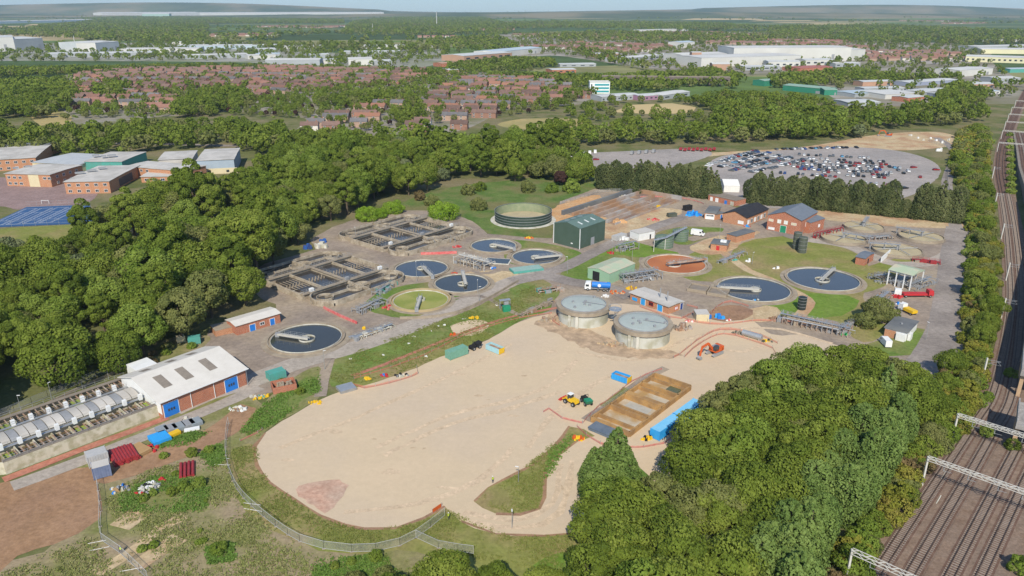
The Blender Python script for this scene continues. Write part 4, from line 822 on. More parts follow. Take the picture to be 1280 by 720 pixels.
def ring_tank():
    g = G(654, 275); r = 14.3; t = thing('ring_tank', 'tall dark green circular tank with open top and pale inside, by the meadow', 'tank', (g.x, g.y, 0))
    MB().ring(0, 0, 0, 5.2, r, r-.3, 72).build('shell', mat('ring_tank_green', (.028, .05, .038), (.04, .065, .05), scale=.2, rough=.6), t); MB().cyl(0, 0, 0, .9, r-.3, n=72).build('floor', FILTER, t); m = MB()
    for z in (1.3, 2.6, 3.9, 5.15): m.ring(0, 0, z, z+.14, r+.14, r+.01, 72)
    m.build('hoop', GREYP, t); MB().ring(0, 0, .0, .2, r+2.2, r+.02, 72).build('apron', CONCP, t)
    MB().ring(0, 0, .95, 5.1, r-.32, r-.36, 72).build('lining', mat('pale_green_lining', (.20, .24, .14), (.27, .29, .18), scale=.3), t)
ring_tank()
def digester(label, c, dia, h, seed):
    g = G(*c, h); r = dia/2; t = thing('digester_tank', label, 'tank', (g.x, g.y, 0), 0, 'twin covered digester tanks'); rg = random.Random(seed)
    MB().cyl(0, 0, 0, h-1.2, r-.6, n=72, cap=True).build('wall', mat('pale_tank_wall', (.46, .46, .41), (.52, .52, .47), scale=.25, c3=(.36, .35, .27), scale2=.22, rough=.9, stretch=(0, (1, 1, .2))), t)
    MB().ring(0, 0, h-1.2, h, r+.15, r-1.6, 72).build('rim', CONC, t)
    m = MB(); n = 72; rr = r-1.62; vs = [(0, 0, h+.55)]
    for k, z in ((.5, .42), (.85, .22), (1, .02)): vs += [(rr*k*math.cos(2*PI*i/n), rr*k*math.sin(2*PI*i/n), h+z) for i in range(n)]
    fs = [(0, 1+i, 1+(i+1) % n) for i in range(n)]
    for q in range(2): fs += [(1+q*n+i, 1+(q+1)*n+i, 1+(q+1)*n+(i+1) % n, 1+q*n+(i+1) % n) for i in range(n)]
    m.add(vs, fs).build('cover', GROOF, t)
    MB().ring(0, 0, h, h+.3, rr+.25, rr+.02, 72).build('gutter', GREYP, t)
    for k in range(7):
        a = rg.uniform(0, 6.28); d = rr*rg.uniform(.1, .95); x, y = d*math.cos(a), d*math.sin(a); mb = MB().cyl(x, y, h+.1, h+.9, .35, n=14); mb.cyl(x, y, h+.9, h+1.05, .45, n=14); mb.build('hatch', GREYP, t)
    m = MB(); m.tube([(0, 0, h+.8), (rr*.5, -rr*.2, h+.8), (rr*.98, -rr*.3, h+.5)], .1); m.build('gas_pipe', GREYP, t)
    m = MB()
    for a in (-2.2, -1.9): m.box((r-.2)*math.cos(a), (r-.2)*math.sin(a), 0, .5, .9, h-1.2, a)
    m.build('buttress', CONCP, t); m = MB()
    for i in range(2): m.tube([((r-.3)*math.cos(-2.05+i*.05), (r-.3)*math.sin(-2.05+i*.05), z) for z in (0, h)], .06, 6)
    m.build('ladder', STEEL, t)
digester('left of the twin grey-domed digester tanks', (729.5, 379.5), 18.2, 5.6, 1)
digester('right and nearer of the twin grey-domed digester tanks', (804, 402.5), 18.6, 5.6, 2)
def spiral_stair():
    g = G(768, 405); t = thing('stair_tower', 'grey steel stair tower squeezed between the twin digesters', 'stair', (g.x, g.y, 0)); m = MB()
    for k in range(20): a = k*.35; m.box(math.cos(a)*.9, math.sin(a)*.9, k*.27, .9, .35, .05, a)
    m.build('tread', STEEL, t); MB().cyl(0, 0, 0, 6.4, .12).build('column', STEEL, t); MB().ring(0, 0, 5.4, 5.5, 2.2, .2, 20).build('platform', STEEL, t)
    MB().ring(0, 0, 6.4, 6.5, 2.2, 2.1, 20).build('railing', STEEL, t)
spiral_stair()
def filter_bed(label, c, dia, ang, span):
    g = G(*c); r = dia/2; t = thing('filter_bed', label, 'filter bed', (g.x, g.y, 0), 0, 'round stone filter beds')
    MB().ring(0, 0, 0, 1.4, r+.35, r, 64).build('wall', CONC, t); MB().cyl(0, 0, 0, .95, r-.01, n=64).build('stone_bed', FILTER, t)
    MB().ring(0, 0, 0, .25, r+1.0, r+.36, 64).build('channel', CONCD, t)
    MB().cyl(0, 0, .9, 2.9, .5, n=14).build('centre_column', GREYP, t)
    for k in range(4):
        a = ang+k*PI/2; mb = MB(); mb.tube([(0, 0, 1.7), (r*.96*math.cos(a), r*.96*math.sin(a), 1.6)], .13, 6); mb.tube([(0, 0, 2.8), (r*.7*math.cos(a), r*.7*math.sin(a), 1.75)], .03, 5); mb.build('sprinkler_arm', STEEL, t)
    if span:
        d = Vector((math.cos(span), math.sin(span), 0)); n = Vector((-d.y, d.x, 0)); p, q = -d*(r*.1)+Vector((0, 0, 3.4)), d*(r+2)+Vector((0, 0, 3.4)); m = MB().beam(p, q, 1.5, .2)
        for s_ in (-1, 1):
            for k in (.05, .5, .95): e = p.lerp(q, k)+n*s_*.7; m.beam(e, Vector((e.x, e.y, 0.3)), .2, .2)
        b = m.build('walkway', GREYP, t)
        for s_ in (-1, 1): rail_mb([p+n*s_*.7, q+n*s_*.7]).build('railing', STEEL, b)
filter_bed('stone filter bed nearest the slate-roofed brick hall, far row', (1079, 285.5), 17.5, .3, 1.0)
filter_bed('stone filter bed in the left of the near row, behind the brick kiosk', (1054, 300), 18.8, .8, -.6)
filter_bed('stone filter bed at the right, next to the gate road', (1151, 298), 18.5, .5, 2.4)
filter_bed('stone filter bed nearest the viewer of the four', (1121, 315), 19.5, .1, 2.9)

# ---------------------------------------------------------------- rectangular tanks
class Frame:
    def __init__(s, L, T, B, h=0.0):
        s.o, t, b = G(*L, h), G(*T, h), G(*B, h); s.a = t-s.o; s.b = b-s.o; s.La, s.Lb = s.a.length, s.b.length
        s.ea = s.a.normalized(); bb = s.b-s.ea*s.b.dot(s.ea); s.eb = bb.normalized(); s.Lb = bb.length; s.rz = math.atan2(s.ea.y, s.ea.x)
        s.sgn = 1 if s.ea.cross(s.eb).z > 0 else -1
    def p(s, a, b): q = s.o+s.ea*a+s.eb*b; return (q.x, q.y)       # metres
    def loc(s, a, b): return (a, s.sgn*b)                              # local metres in a thing placed at s.o turned by s.rz
def aeration(label, L, T, B, wh=2.1, seed=1, plates=4, lw=.55, level=1.05):
    f = Frame(L, T, B); A, Bb = f.La, f.Lb; t = thing('aeration_tank', label, 'tank', (f.o.x, f.o.y, 0), f.rz, 'ditch aeration tanks'); S = f.sgn; rg = random.Random(seed)
    wl = MB()
    def wall(a0, b0, a1, b1, h=wh, w_=lw, m=wl): m.beam((a0, S*b0, h/2), (a1, S*b1, h/2), w_, h)
    def arc(ca, cb, r, a0, a1, h=wh, w_=lw, m=wl):
        n = 14
        for i in range(n):
            x0, x1 = a0+(a1-a0)*i/n, a0+(a1-a0)*(i+1)/n
            m.beam((ca+r*math.cos(x0), S*(cb+r*math.sin(x0)), h/2), (ca+r*math.cos(x1), S*(cb+r*math.sin(x1)), h/2), w_, h)
    b1, b2 = Bb*.27, Bb*.73; r1 = b1/2; r2 = (Bb-b2)/2
    # outer loop with rounded channel ends
    wall(r1, 0, A-r1, 0); arc(r1, r1, r1, PI*1.5, PI*.5); arc(A-r1, r1, r1, -PI/2, PI/2)
    wall(r2, Bb, A-r2, Bb); arc(r2, Bb-r2, r2, PI*.5, PI*1.5); arc(A-r2, Bb-r2, r2, -PI/2, PI/2)
    wall(0, b1, A, b1); wall(0, b2, A, b2); wall(0, b1, 0, b2); wall(A, b1, A, b2)
    for k in (.25, .5, .75): wall(A*k, b1, A*k, b2)
    # centre walls in the two channels, with curled guide walls
    for (cb, rr, o0, o1) in ((r1, r1, 0, r1), (Bb-r2, r2, Bb, Bb-r2)):
        for (x0, x1) in ((.12, .46), (.54, .88)): wall(A*x0, cb, A*x1, cb, wh*.95, .35)
        for x in (.12, .46, .54, .88): arc(A*x, cb, rr*.45, 0, 2*PI, wh*.9, .28)
    wall(A*.5, 0, A*.5, b1); wall(A*.5, b2, A*.5, Bb)
    wl.build('wall', mat('lane_concrete', (.34, .29, .22), (.43, .37, .29), scale=.5, c3=(.27, .22, .16), scale2=.35, fine=1.5, rough=.95), t)
    # water sheets
    w_ = MB(); w_.box(A/2, S*Bb/2, .02, A-2*r1*.55, Bb-.5, level-.02)
    w_.cyl(r1, S*r1, .03, level-.004, r1-.3, n=28); w_.cyl(A-r1, S*r1, .03, level-.004, r1-.3, n=28); w_.cyl(r2, S*(Bb-r2), .03, level-.004, r2-.3, n=28); w_.cyl(A-r2, S*(Bb-r2), .03, level-.004, r2-.3, n=28); w_.build('water', SLUDGE, t)
    # walkways with rails
    for bb in (b1, b2):
        m = MB().beam((0, S*bb, wh+.1), (A, S*bb, wh+.1), 1.9, .2); m2 = m.build('walkway', CONC, t)
        for s_ in (-1, 1): rail_mb([(0, S*bb+s_*.9, wh+.2), (A, S*bb+s_*.9, wh+.2)], post=2.5).build('railing', STEEL, m2)
    for k in (.5,):
        m2 = MB().beam((A*k, S*(b1+1), wh+.12), (A*k, S*(b2-1), wh+.12), 1.5, .2).build('walkway', CONC, t)
        rail_mb([(A*k+.7, S*(b1+1), wh+.2), (A*k+.7, S*(b2-1), wh+.2)]).build('railing', STEEL, m2)
    # rows of baffle posts and dip pipes in the cells
    n = 0
    for k in range(4):
        a0, a1 = A*k/4, A*(k+1)/4
        for j in range(5):
            m = MB(); x = a0+(a1-a0)*(.2+.14*j); y = b1+(b2-b1)*.45
            if k in (0, 3):
                for q in range(2): m.beam((x, S*(b1+(b2-b1)*(.25+.3*q)), wh*.9), (x, S*(b1+(b2-b1)*(.42+.3*q)), wh*.9), .18, .2)
            m.box(x, S*y, level, .45, .35, 1.0)
            m.box(x, S*(y+1.6), level, .45, .35, .8); m.build('baffle', CONC, t)
        m = MB().tube([(a0+1, S*(b1+(b2-b1)*.62), .9), (a1-1, S*(b1+(b2-b1)*.62), .9)], .12, 6); m.tube([(a0+1, S*(b1+(b2-b1)*.8), .9), (a1-1, S*(b1+(b2-b1)*.8), .9)], .1, 6); m.build('air_pipe', CONCP, t)
    for x in (.1, .9, .5):
        MB().box(A*x, S*(b2), wh+.25, 1.6, 1.1, 1.2).build('control_box', WHITE if x != .5 else GREYP, t)
    return t
aeration('nearer ditch aeration tank complex with long concrete walkways, left of the algae tank', (309, 347), (414, 317), (390, 393), seed=1)
aeration('farther ditch aeration tank complex with long concrete walkways, in front of the lime-green shrubs', (417, 297), (512, 271), (489, 327), seed=2)

def long_filter():
    h = 3.1; P, Q, Rr = (4, 579), (202, 505), (157, 470); a, b, c = G(*P, h), G(*Q, h), G(*Rr, h)
    d = (b-a).normalized(); n = Vector((-d.y, d.x, 0)); D = (c-b).dot(n); ext = 34.0; a2 = a-d*0.0; L = (b-a2).length
    t = thing('filter_gallery', 'long raised concrete tank block with covered troughs, joined to the white-roofed workshop', 'tank block', (a2.x, a2.y, 0), math.atan2(d.y, d.x))
    L0 = -38.0; XL = L
    m = MB(); T = .4
    # keep only the visible piece: near-left corner at local (0, 0)
    far0 = L0
    m.beam((0, T/2, h/2), (XL, T/2, h/2), T, h); m.beam((far0, D-T/2, h/2), (XL, D-T/2, h/2), T, h); m.beam((XL-T/2, T, h/2), (XL-T/2, D-T, h/2), T, h)
    m.beam((T/2, T, h/2), (far0+T, D-T, h/2), T, h)
    for k in (.32, .38, .62, .68): m.beam((far0*k+1, D*k, h*.48), (XL-.5, D*k, h*.48), .3, h*.9)
    nx = 9
    for i in range(nx+1):
        x = XL*i/nx
        if 0 < i < nx: m.beam((x, T, h*.46), (x, D-T, h*.46), .3, h*.85)
    m.build('wall', WALLDIRTY, t)
    MB().add([(.3, .3, 1.6), (XL-.3, .3, 1.6), (XL-.3, D-.3, 1.6), (far0+1, D-.3, 1.6)], [(0, 1, 2, 3)]).build('water', mat('filter_water', (.12, .085, .05), (.16, .12, .07), scale=.2, rough=.4), t)
    m2 = MB()
    for k in (0, 1):
        for i in range(nx):
            if (i*3+k*5) % 4 == 0: m2.box(XL*(i+.5)/nx, D*(.17 if k == 0 else .83), 1.62, XL/nx*.6, D*.16, .5)
    m2.build('algae_bed', mat('algae_bed', (.20, .27, .03), (.28, .33, .06), scale=.4, rough=1), t)
    # row of curved covers down the middle, dark hatches between
    nc = 18
    for i in range(nc):
        x0 = XL*i/nc+(-6 if i < 0 else 0); wv = XL/nc; mb = MB(); seg = 8; dark = i % 3 == 2
        vs = []
        for s_ in range(seg+1):
            a_ = PI*s_/seg; y = D*.5-math.cos(a_)*D*.14; z = h+.1+math.sin(a_)*(1.0 if not dark else .85)
            vs += [(x0+.12, y, z), (x0+wv*.97, y, z)]
        mb.add(vs, [(2*s_, 2*s_+1, 2*s_+3, 2*s_+2) for s_ in range(seg)]); mb.add([vs[2*s_] for s_ in range(seg+1)], [tuple(range(seg, -1, -1))]); mb.add([vs[2*s_+1] for s_ in range(seg+1)], [tuple(range(seg+1))])
        mb.build('cover', GREYP if dark else GREYR, t)
    for k in (.3, .7):
        wk = MB().beam((0, D*k, h+.1), (XL, D*k, h+.1), 1.0, .15).build('walkway', STEEL, t); rail_mb([(0, D*k, h+.2), (XL, D*k, h+.2)], post=3).build('railing', STEEL, wk)
    for yy, xx in ((.25, 0), (D-.25, far0)):
        wk = MB().beam((xx, yy+(0.5 if yy < 1 else -.5), h+.1), (XL, yy+(.5 if yy < 1 else -.5), h+.1), 1.3, .16).build('walkway', CONCD, t); rail_mb([(xx, yy, h+.2), (XL, yy, h+.2)], post=2.5, r=.045).build('railing', STEEL, wk)
    for i in range(nx):
        x = XL*(i+.35)/nx; MB().box(x, D*.28, h, .9, .9, 1.5).build('drive_box', WHITE, t); MB().box(x+1.5, D*.72, h, .9, .9, 1.5).build('drive_box', WHITE, t)
    m = MB()
    for i in range(26): x = XL*(i+.5)/26; m.beam((x, 1.3, h*.95), (x, D*.22, h*.95), .22, .25); m.beam((x, D*.8, h*.95), (x, D-1.5, h*.95), .22, .25)
    m.build('trough', RUSTY, t)
    return a2, d, n, D, L
LF = long_filter()
def demolished_beds():
    f = Frame((706, 268), (792, 240), (775, 279)); A, B = f.La, f.Lb; S = f.sgn
    t = thing('filter_basin', 'half-demolished rectangular concrete basins behind the dark green shed', 'basin', (f.o.x, f.o.y, 0), f.rz)
    MB().box(A/2, S*B/2, 0.02, A, B, .12).build('floor', mat('basin_floor', (.24, .15, .11), (.18, .135, .115), scale=.2, c3=(.33, .22, .14), scale2=.12, rough=1), t)
    MB().beam((-2, 0, 1.2), (A+1, 0, 1.2), 1.6, 2.4).build('boundary_wall', FELT, t); m = MB(); m.beam((A, 1, 1.2), (A, S*B, 1.2), 1.0, 2.4); m.beam((0, S*B, .5), (A, S*B, .5), .5, 1.0)
    for k in range(1, 6):
        y = S*B*k/6; m.beam((0, y, .9), (A*(.95 if k % 2 else .7), y, .9), 1.3, 1.8)
    for k in range(1, 4): m.beam((A*k/4, 0, .35), (A*k/4, S*B*.7, .35), .4, .7)
    m.build('wall', mat('stained_concrete', (.30, .28, .27), (.40, .37, .34), scale=.3, c3=(.33, .2, .12), rough=.95), t)
    m = MB(); rg = random.Random(3)
    for k in range(60): m.box(rg.uniform(0, A), S*rg.uniform(0, B), .1, rg.uniform(.3, 1.8), rg.uniform(.3, 1.2), rg.uniform(.2, .8), rg.uniform(0, 3))
    m.build('rubble', CONC, t)
demolished_beds()
def brown_basins():
    f = Frame((739, 527), (818, 472), (787, 546)); A, B = f.La, f.Lb; S = f.sgn
    t = thing('sludge_basin', 'rectangular concrete basin divided into ochre-stained bays beside the blue containers', 'basin', (f.o.x, f.o.y, 0), f.rz)
    MB().box(A/2, S*B/2, .03, A, B, .1).build('floor', OCHREW, t)
    m = MB(); H2 = 1.5
    for x in (0, A*.1, A*.27, A*.33, A*.5, A*.56, A*.72, A*.78, A*.93, A): m.beam((x, 0, H2*(.5 if x in (0, A*.27, A*.5, A*.56, A*.78, A) else .36)), (x, S*B, H2*(.5 if x in (0, A*.27, A*.5, A*.56, A*.78, A) else .36)), .6, H2 if x in (0, A*.27, A*.5, A*.56, A*.78, A) else H2*.72)
    m.beam((0, 0, H2/2), (A, 0, H2/2), .5, H2); m.beam((0, S*B, H2/2), (A, S*B, H2/2), .5, H2)
    m.build('wall', OCHRE, t)
    MB().box(A*.88, S*B*.72, .14, A*.15, B*.3, .5).build('water', mat('green_sludge_water', (.09, .10, .05), (.12, .12, .06), rough=.3), t)
    MB().box(A*.4, S*B*.5, .14, A*.16, B*.6, .06).build('silt', mat('grey_silt', (.42, .40, .35), (.36, .33, .28), scale=.5, rough=1), t)
    m = MB(); 
    for x in (A*.53, ): m.beam((x, 0, H2+.1), (x, S*B, H2+.1), A*.055, .15)
    m.build('walkway', OCHRE, t); rail_mb([(0, 0, H2), (A, 0, H2)], post=2).build('railing', STEEL, t)
    q = G(757, 541); 
    t2 = thing('steel_plate_stack', 'dark blue-grey tarpaulined slab next to the near end of the ochre basin', 'cover', (q.x, q.y, 0), f.rz); MB().box(0, 0, 0, 3.6, 8, .9).build('slab', mat('blue_grey_tarp', (.10, .13, .17), (.14, .17, .21), scale=.5, rough=.8), t2); MB().box(0, 0, .92, 3.9, 8.3, .08).build('sheet', mat('blue_grey_tarp', (.1, .13, .17)), t2)
brown_basins()

# ---------------------------------------------------------------- buildings of the works
W_ = 'window'; D_ = 'door'
def addlist(*a): return a
bt = building('workshop', 'long red-brick workshop with a big white roof and two blue roller doors', 'building', rect3((200.5, 502.5), (306, 461), (160, 468), 5.0), 5.0, BRICK, WHITER, rh=2.6, over=.7, ridge='x', asym=.12,
    ops=[('f', -.80, 0, 4.0, 3.9, BLUEP, 'roller_door', WHITE), ('f', .62, 0, 3.8, 3.9, BLUEP, 'roller_door', WHITE)])
L_, D2 = bt['L'], bt['D']
for sx, sd in ((-.62, -1), (-.12, -1), (.45, -1), (-.6, 1), (0.0, 1), (.5, 1)):
    k = .12*D2; sl = 2.6/(D2/2+k) if sd < 0 else 2.6/(D2/2-k); y0, y1 = (-.30*D2, -.02*D2) if sd < 0 else (.22*D2, .38*D2)
    zz = lambda y: 5+2.6-abs(y-k)*sl+.215
    m = MB(); x = sx*L_/2; m.quad((x-1.2, y0, zz(y0)), (x+1.2, y0, zz(y0)), (x+1.2, y1, zz(y1)), (x-1.2, y1, zz(y1))); m.build('rooflight', mat('dirty_rooflight', (.20, .17, .14), (.26, .22, .18), scale=.8), bt)
m = MB()
for x in (-.35, .2): m.tube([(x*L_/2, -D2/2-.12, 0), (x*L_/2, -D2/2-.12, 4.6)], .09, 6)
m.build('downpipe', WHITE, bt); yy_, kk_ = D2/2, .12*D2; _g = MB().add([(-L_/2-.06, -yy_, 1.2), (-L_/2-.06, yy_, 1.2), (-L_/2-.06, yy_, 5), (-L_/2-.06, kk_, 7.55), (-L_/2-.06, -yy_, 5)], [(4, 3, 2, 1, 0)]).build('gable_cladding', WHITE, bt); MB().box(-.2*L_, D2/2+3.2, 0, 6, 6, 5.2).build('rear_annex', WHITE, bt)
m = MB().beam((-L_/2-.7, -D2/2-.75, 5.05), (L_/2+.7, -D2/2-.75, 5.05), .2, .25); m.build('gutter', WHITE, bt)
m = MB(); 
for q in (-1.0, -.3, .4):
    for xx in (-.80, .62): m.box(xx*L_/2+q+.3, -D2/2-.1, 1.6, .45, .06, .7)
m.build('door_glazing', GLASS, bt)
bt = building('store_building', 'low brick store with a white sloping roof and blue doors behind the nearest round tank', 'building', rect3((295, 407.5), (349.5, 391.5), (281, 400.5), 3.4), 3.4, BRICK, WHITER, rh=.5, over=.4,
    ops=[('f', -.3, 0, 1.9, 2.3, BLUEP, 'door', WHITE), ('f', .62, 0, 1.6, 2.3, BLUEP, 'door', WHITE), ('f', .15, 1.2, 1.4, .9, GLASS, 'window', WHITE)])
building('brick_annex', 'roofless low brick annex at the left end of the brick store', 'building', rect3((270, 421), (291, 416), (268, 413), 0), 2.0, BRICKO, CONC, over=.05)
bt = building('green_shed', 'tall dark green metal shed with rooflights beside the brown ring road', 'shed', rect3((724.4, 311.6), (755.6, 300), (690.5, 304), 0), 9.3, DGREEN, DGREENR, rh=1.7, over=.1, ridge='x',
    ops=[('f', .0, 0, 2.8, 3.6, GREYP, 'roller_door', DGREEN), ('l', -.4, 1.6, 1.0, .5, WHITE, 'vent', None)])
L_, D2 = bt['L'], bt['D']
for x in (-.5, .0, .5):
    for sd in (-1, 1):
        sl = 1.7/(D2/2); y0, y1 = sd*D2*.16, sd*D2*.34; zz = lambda y: 9.3+1.7-abs(y)*sl+.22; m = MB(); m.quad((x*L_/2-.5, y0, zz(y0)), (x*L_/2+.5, y0, zz(y0)), (x*L_/2+.5, y1, zz(y1)), (x*L_/2-.5, y1, zz(y1))); m.build('rooflight', mat('rooflight', (.62, .66, .64)), bt)
m = MB()
for a, b in ((-1, -1), (-1, 1)): m.box(a*(L_/2+.06), b*(D2/2+.06), 0, .25, .25, 9.3)
m.build('corner_trim', WHITE, bt)
bt = building('mint_shed', 'pale mint-green metal shed behind the blue tanker lorry', 'shed', rect3((761, 355.5), (793, 342), (731, 349), 0), 4.3, MINT, MINTR, rh=.9, over=.15, ridge='x',
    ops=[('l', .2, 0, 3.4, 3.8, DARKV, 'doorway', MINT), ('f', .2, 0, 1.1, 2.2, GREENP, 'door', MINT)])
bt = building('switch_house', 'brick plant house with a flat grey roof and a row of bright blue doors', 'building', rect3((787.5, 375), (835, 393), (797, 366), 0), 2.9, BRICKO, GREYR, rh=0.25, over=.5,
    ops=[('f', -.75, .4, 2.4, 1.2, SKYB, 'shutter', None), ('f', -.3, 0, 2.0, 2.4, SKYB, 'door', WHITE), ('f', .12, .9, 1.8, 1.2, DARKV, 'window', REDP), ('f', .58, 0, 2.2, 2.4, SKYB, 'door', WHITE), ('r', .1, .8, 1.5, 1.0, WHITE, 'window', REDP), ('r', .85, 0, 1.4, 2.4, DKBLUE, 'door', WHITE)])
for x, y in ((.1, 0), (.32, -.1)): MB().cyl(x*bt['L'], y*bt['D'], 3.2, 6.8, .22, n=12).build('chimney', GREYP, bt)
bt = building('brick_office', 'orange-brick office with a black pitched roof and a blank gable', 'building', rect3((932, 283.5), (959, 272), (902.6, 278), 0), 4.6, BRICKO, BLACKR, rh=2.2, over=.45, ridge='x',
    ops=[('l', -.55, 1.0, 2.8, 1.4, WHITE, 'window', WHITE)]+[('f', x, .9, 1.9, 2.0, GLASS if i % 2 else WHITE, 'window', WHITE) for i, x in enumerate((-.8, -.5, -.2, .1, .4, .7))])
bt = building('brick_hall', 'tall red-brick hall with a slate roof, white windows and a green door', 'building', rect3((999, 294.7), (1019, 283), (958, 287), 0), 7.4, BRICK, SLATE, rh=2.8, over=.4, ridge='x',
    ops=[('l', 0, 0, 2.8, 3.4, GREENP, 'door', WHITE), ('l', .28, 4.3, 1.7, 1.7, WHITE, 'window', CREAM), ('l', -.12, 4.3, 1.7, 1.7, WHITE, 'window', CREAM), ('l', .78, 4.6, 2.0, .9, CREAM, 'window', WHITE), ('l', -.6, 4.6, 2.2, .9, CREAM, 'window', WHITE), ('l', .7, .6, 2.8, 1.0, WHITE, 'window', WHITE), ('f', -.3, 3.2, 1.6, 2.0, WHITE, 'window', WHITE), ('f', .4, 3.2, 1.6, 2.0, GLASS, 'window', WHITE)])
building('brick_annex', 'red-brick annex behind the right end of the slate-roofed hall', 'building', rect3((1011, 292), (1029, 286), (1009, 282), 0), 5.2, BRICK, SLATE, rh=.7, over=.2, ops=[('f', .3, 1.8, 1.4, 1.2, WHITE, 'window', WHITE)])
bt = building('site_office', 'small flat-roofed brick office with a white glazed front left of the black-roofed office', 'building', rect3((880, 273.5), (894, 275), (896, 266), 0), 3.2, BRICKO, FELT, over=.35, ops=[('f', 0, .2, 4.2, 2.4, WHITE, 'panel', WHITE), ('f', 0, 1.6, 3.6, .8, GLASS, 'window', WHITE)])
building('link_shed', 'low brick link between the small office and the black-roofed office', 'building', rect3((894, 275), (906, 272.5), (897, 268), 0), 2.7, BRICKO, FELT, over=.2, ops=[('f', .2, 0, 1.2, 2.1, BLUEP, 'door', WHITE)])
building('pump_house', 'small brick pump house with a dark flat roof at the left edge of the lawn', 'building', rect3((920, 303.5), (943, 297), (919, 297), 0), 3.0, BRICKO, FELT, over=.2)
bt = building('pump_house', 'brick kiosk with white tanks on its flat roof and a red door', 'building', rect3((888, 312), (908, 314.5), (892, 306), 0), 2.8, BRICKO, FELT, over=.3, ops=[('f', -.1, 0, 1.4, 2.1, REDP, 'door', None)])
for x in (.1, .28): MB().box(x*bt['L'], 0, 3.05, 1.3, 2.0, .8).build('roof_unit', WHITE, bt)
building('brick_sheds', 'row of old brick sheds with coloured doors in front of the left conifer screen', 'building', rect3((885, 250), (919, 258), (889, 245), 0), 3.0, BRICK, CONCD, over=.15, ops=[('f', -.75, 0, 1.7, 2.2, WHITE, 'door', None), ('f', -.35, 0, 2.0, 2.2, WHITE, 'door', None), ('f', .3, 0, 1.6, 2.0, BLUEP, 'door', None), ('f', .75, 0, 2.2, 2.2, CONCP, 'door', None)])
building('brick_kiosk', 'small brick kiosk with a slate roof at the right edge of the lawn', 'building', rect3((1068.5, 330), (1080, 332.5), (1075, 322), 0), 3.2, BRICK, SLATE, rh=.5, over=.3, ops=[('r', -.2, 0, 1.2, 2.2, DARKV, 'door', None)])
bt = building('gate_cabin', 'flat-roofed gate cabin, half orange brick and half white, beside the gate road', 'building', rect3((1104.5, 420), (1131.5, 427), (1111, 404), 0), 3.0, WHITE, FELT, over=.35)
L_, D2 = bt['L'], bt['D']; MB().box(-L_*.24, -D2/2-.06, 0, L_*.5, .12, 2.6).build('brick_panel', BRICKO, bt); MB().box(L_*.27, -D2/2-.5, 0, L_*.4, .9, 2.5).build('porch', WHITE, bt)
MB().box(L_/2+.6, -D2*.3, 0, .9, 2.4, 2.3).build('side_cupboard', WHITE, bt); MB().cyl(0, 0, 3.2, 3.6, .3).build('vent', GREYP, bt)
bt = building('white_shed', 'low white rectangular cabin with one dark door behind the green cylinders', 'cabin', rect3((798.5, 301.5), (818, 297.5), (798, 295), 0), 3.4, WHITE, GREYR, over=.1, ops=[('f', .45, 0, .8, 2.2, DARKV, 'door', None)])
bt = building('marquee', 'white ridge tent standing in the gap between the two conifer screens', 'tent', rect3((904.5, 240), (924, 240.5), (912, 232), 0), 3.6, mat('tent_fabric', (.72, .71, .68), (.66, .65, .62)), mat('tent_roof', (.74, .73, .70), (.68, .67, .64)), rh=2.0, over=.1, ridge='x')
# canopy
def canopy():
    h = 6.0; (cx, cy), L, D, rz = rect3((1110, 337), (1141, 345), (1152.5, 336.5), h); t = thing('open_canopy', 'pale green roof on white posts over screening plant by the gate road', 'canopy', (cx, cy, 0), rz)
    m = MB(); m.add([(-L/2, -D/2, h), (L/2, -D/2, h), (L/2, D/2, h), (-L/2, D/2, h), (-L/2, 0, h+1.2), (L/2, 0, h+1.2)], [(0, 1, 5, 4), (4, 5, 2, 3), (0, 4, 3), (1, 2, 5), (3, 2, 1, 0)]); m.build('roof', MINTR, t)
    for x in (-1, -.3, .4, 1):
        for y in (-1, 1): MB().box(x*(L/2-.4), y*(D/2-.4), 0, .35, .35, h-.02).build('post', WHITE, t)
    for y in (-1, 1): MB().beam((-L/2, y*(D/2-.4), h-.4), (L/2, y*(D/2-.4), h-.4), .2, .5).build('beam', GREYP, t)
    q = thing('screening_plant', 'dark screening machinery under the pale green canopy', 'machinery', (cx, cy, 0), rz); rg = random.Random(4)
    for k in range(5): MB().box(-L*.35+k*L*.17, rg.uniform(-.2, .2)*D, 0, L*.1, D*.5, rg.uniform(1.5, 3)).build('machine_housing', CONCD if k % 2 else GREYP, q)
    m = MB()
    for k in range(6): y = -D*.4+k*D*.15; m.tube([(-L*.45, y, 1.2), (0, y, 2.4), (L*.48, y, 1.0)], .18, 7)
    m.build('pipe', STEEL, q)
canopy()
def silo(name, label, c, r, h, m_, cap=True, group=None, dome=False):
    g = G(*c); t = thing(name, label, 'tank', (g.x, g.y, 0), 0, group); MB().cyl(0, 0, 0, h, r, n=28).build('shell', m_, t); m = MB()
    for z in (h*.25, h*.5, h*.75, h-.12): m.ring(0, 0, z, z+.1, r+.05, r+.005, 28)
    m.build('band', GREYP if not dome else m_, t); MB().cyl(0, 0, h, h+.35, r*.98, r*.4, n=28).build('cap', m_, t)
    m = MB(); m.beam((r+.1, -.25, 0), (r+.1, -.25, h+.8), .06, .06); m.beam((r+.1, .25, 0), (r+.1, .25, h+.8), .06, .06)
    for k in range(int(h/.4)): m.beam((r+.1, -.25, k*.4+.3), (r+.1, .25, k*.4+.3), .05, .05)
    m.build('ladder', STEEL, t); return t
DKSILO = mat('olive_dark_tank', (.07, .08, .06), (.10, .11, .085), scale=.5, rough=.6); BKSILO = mat('black_tank', (.02, .03, .03), (.03, .04, .04), rough=.4)
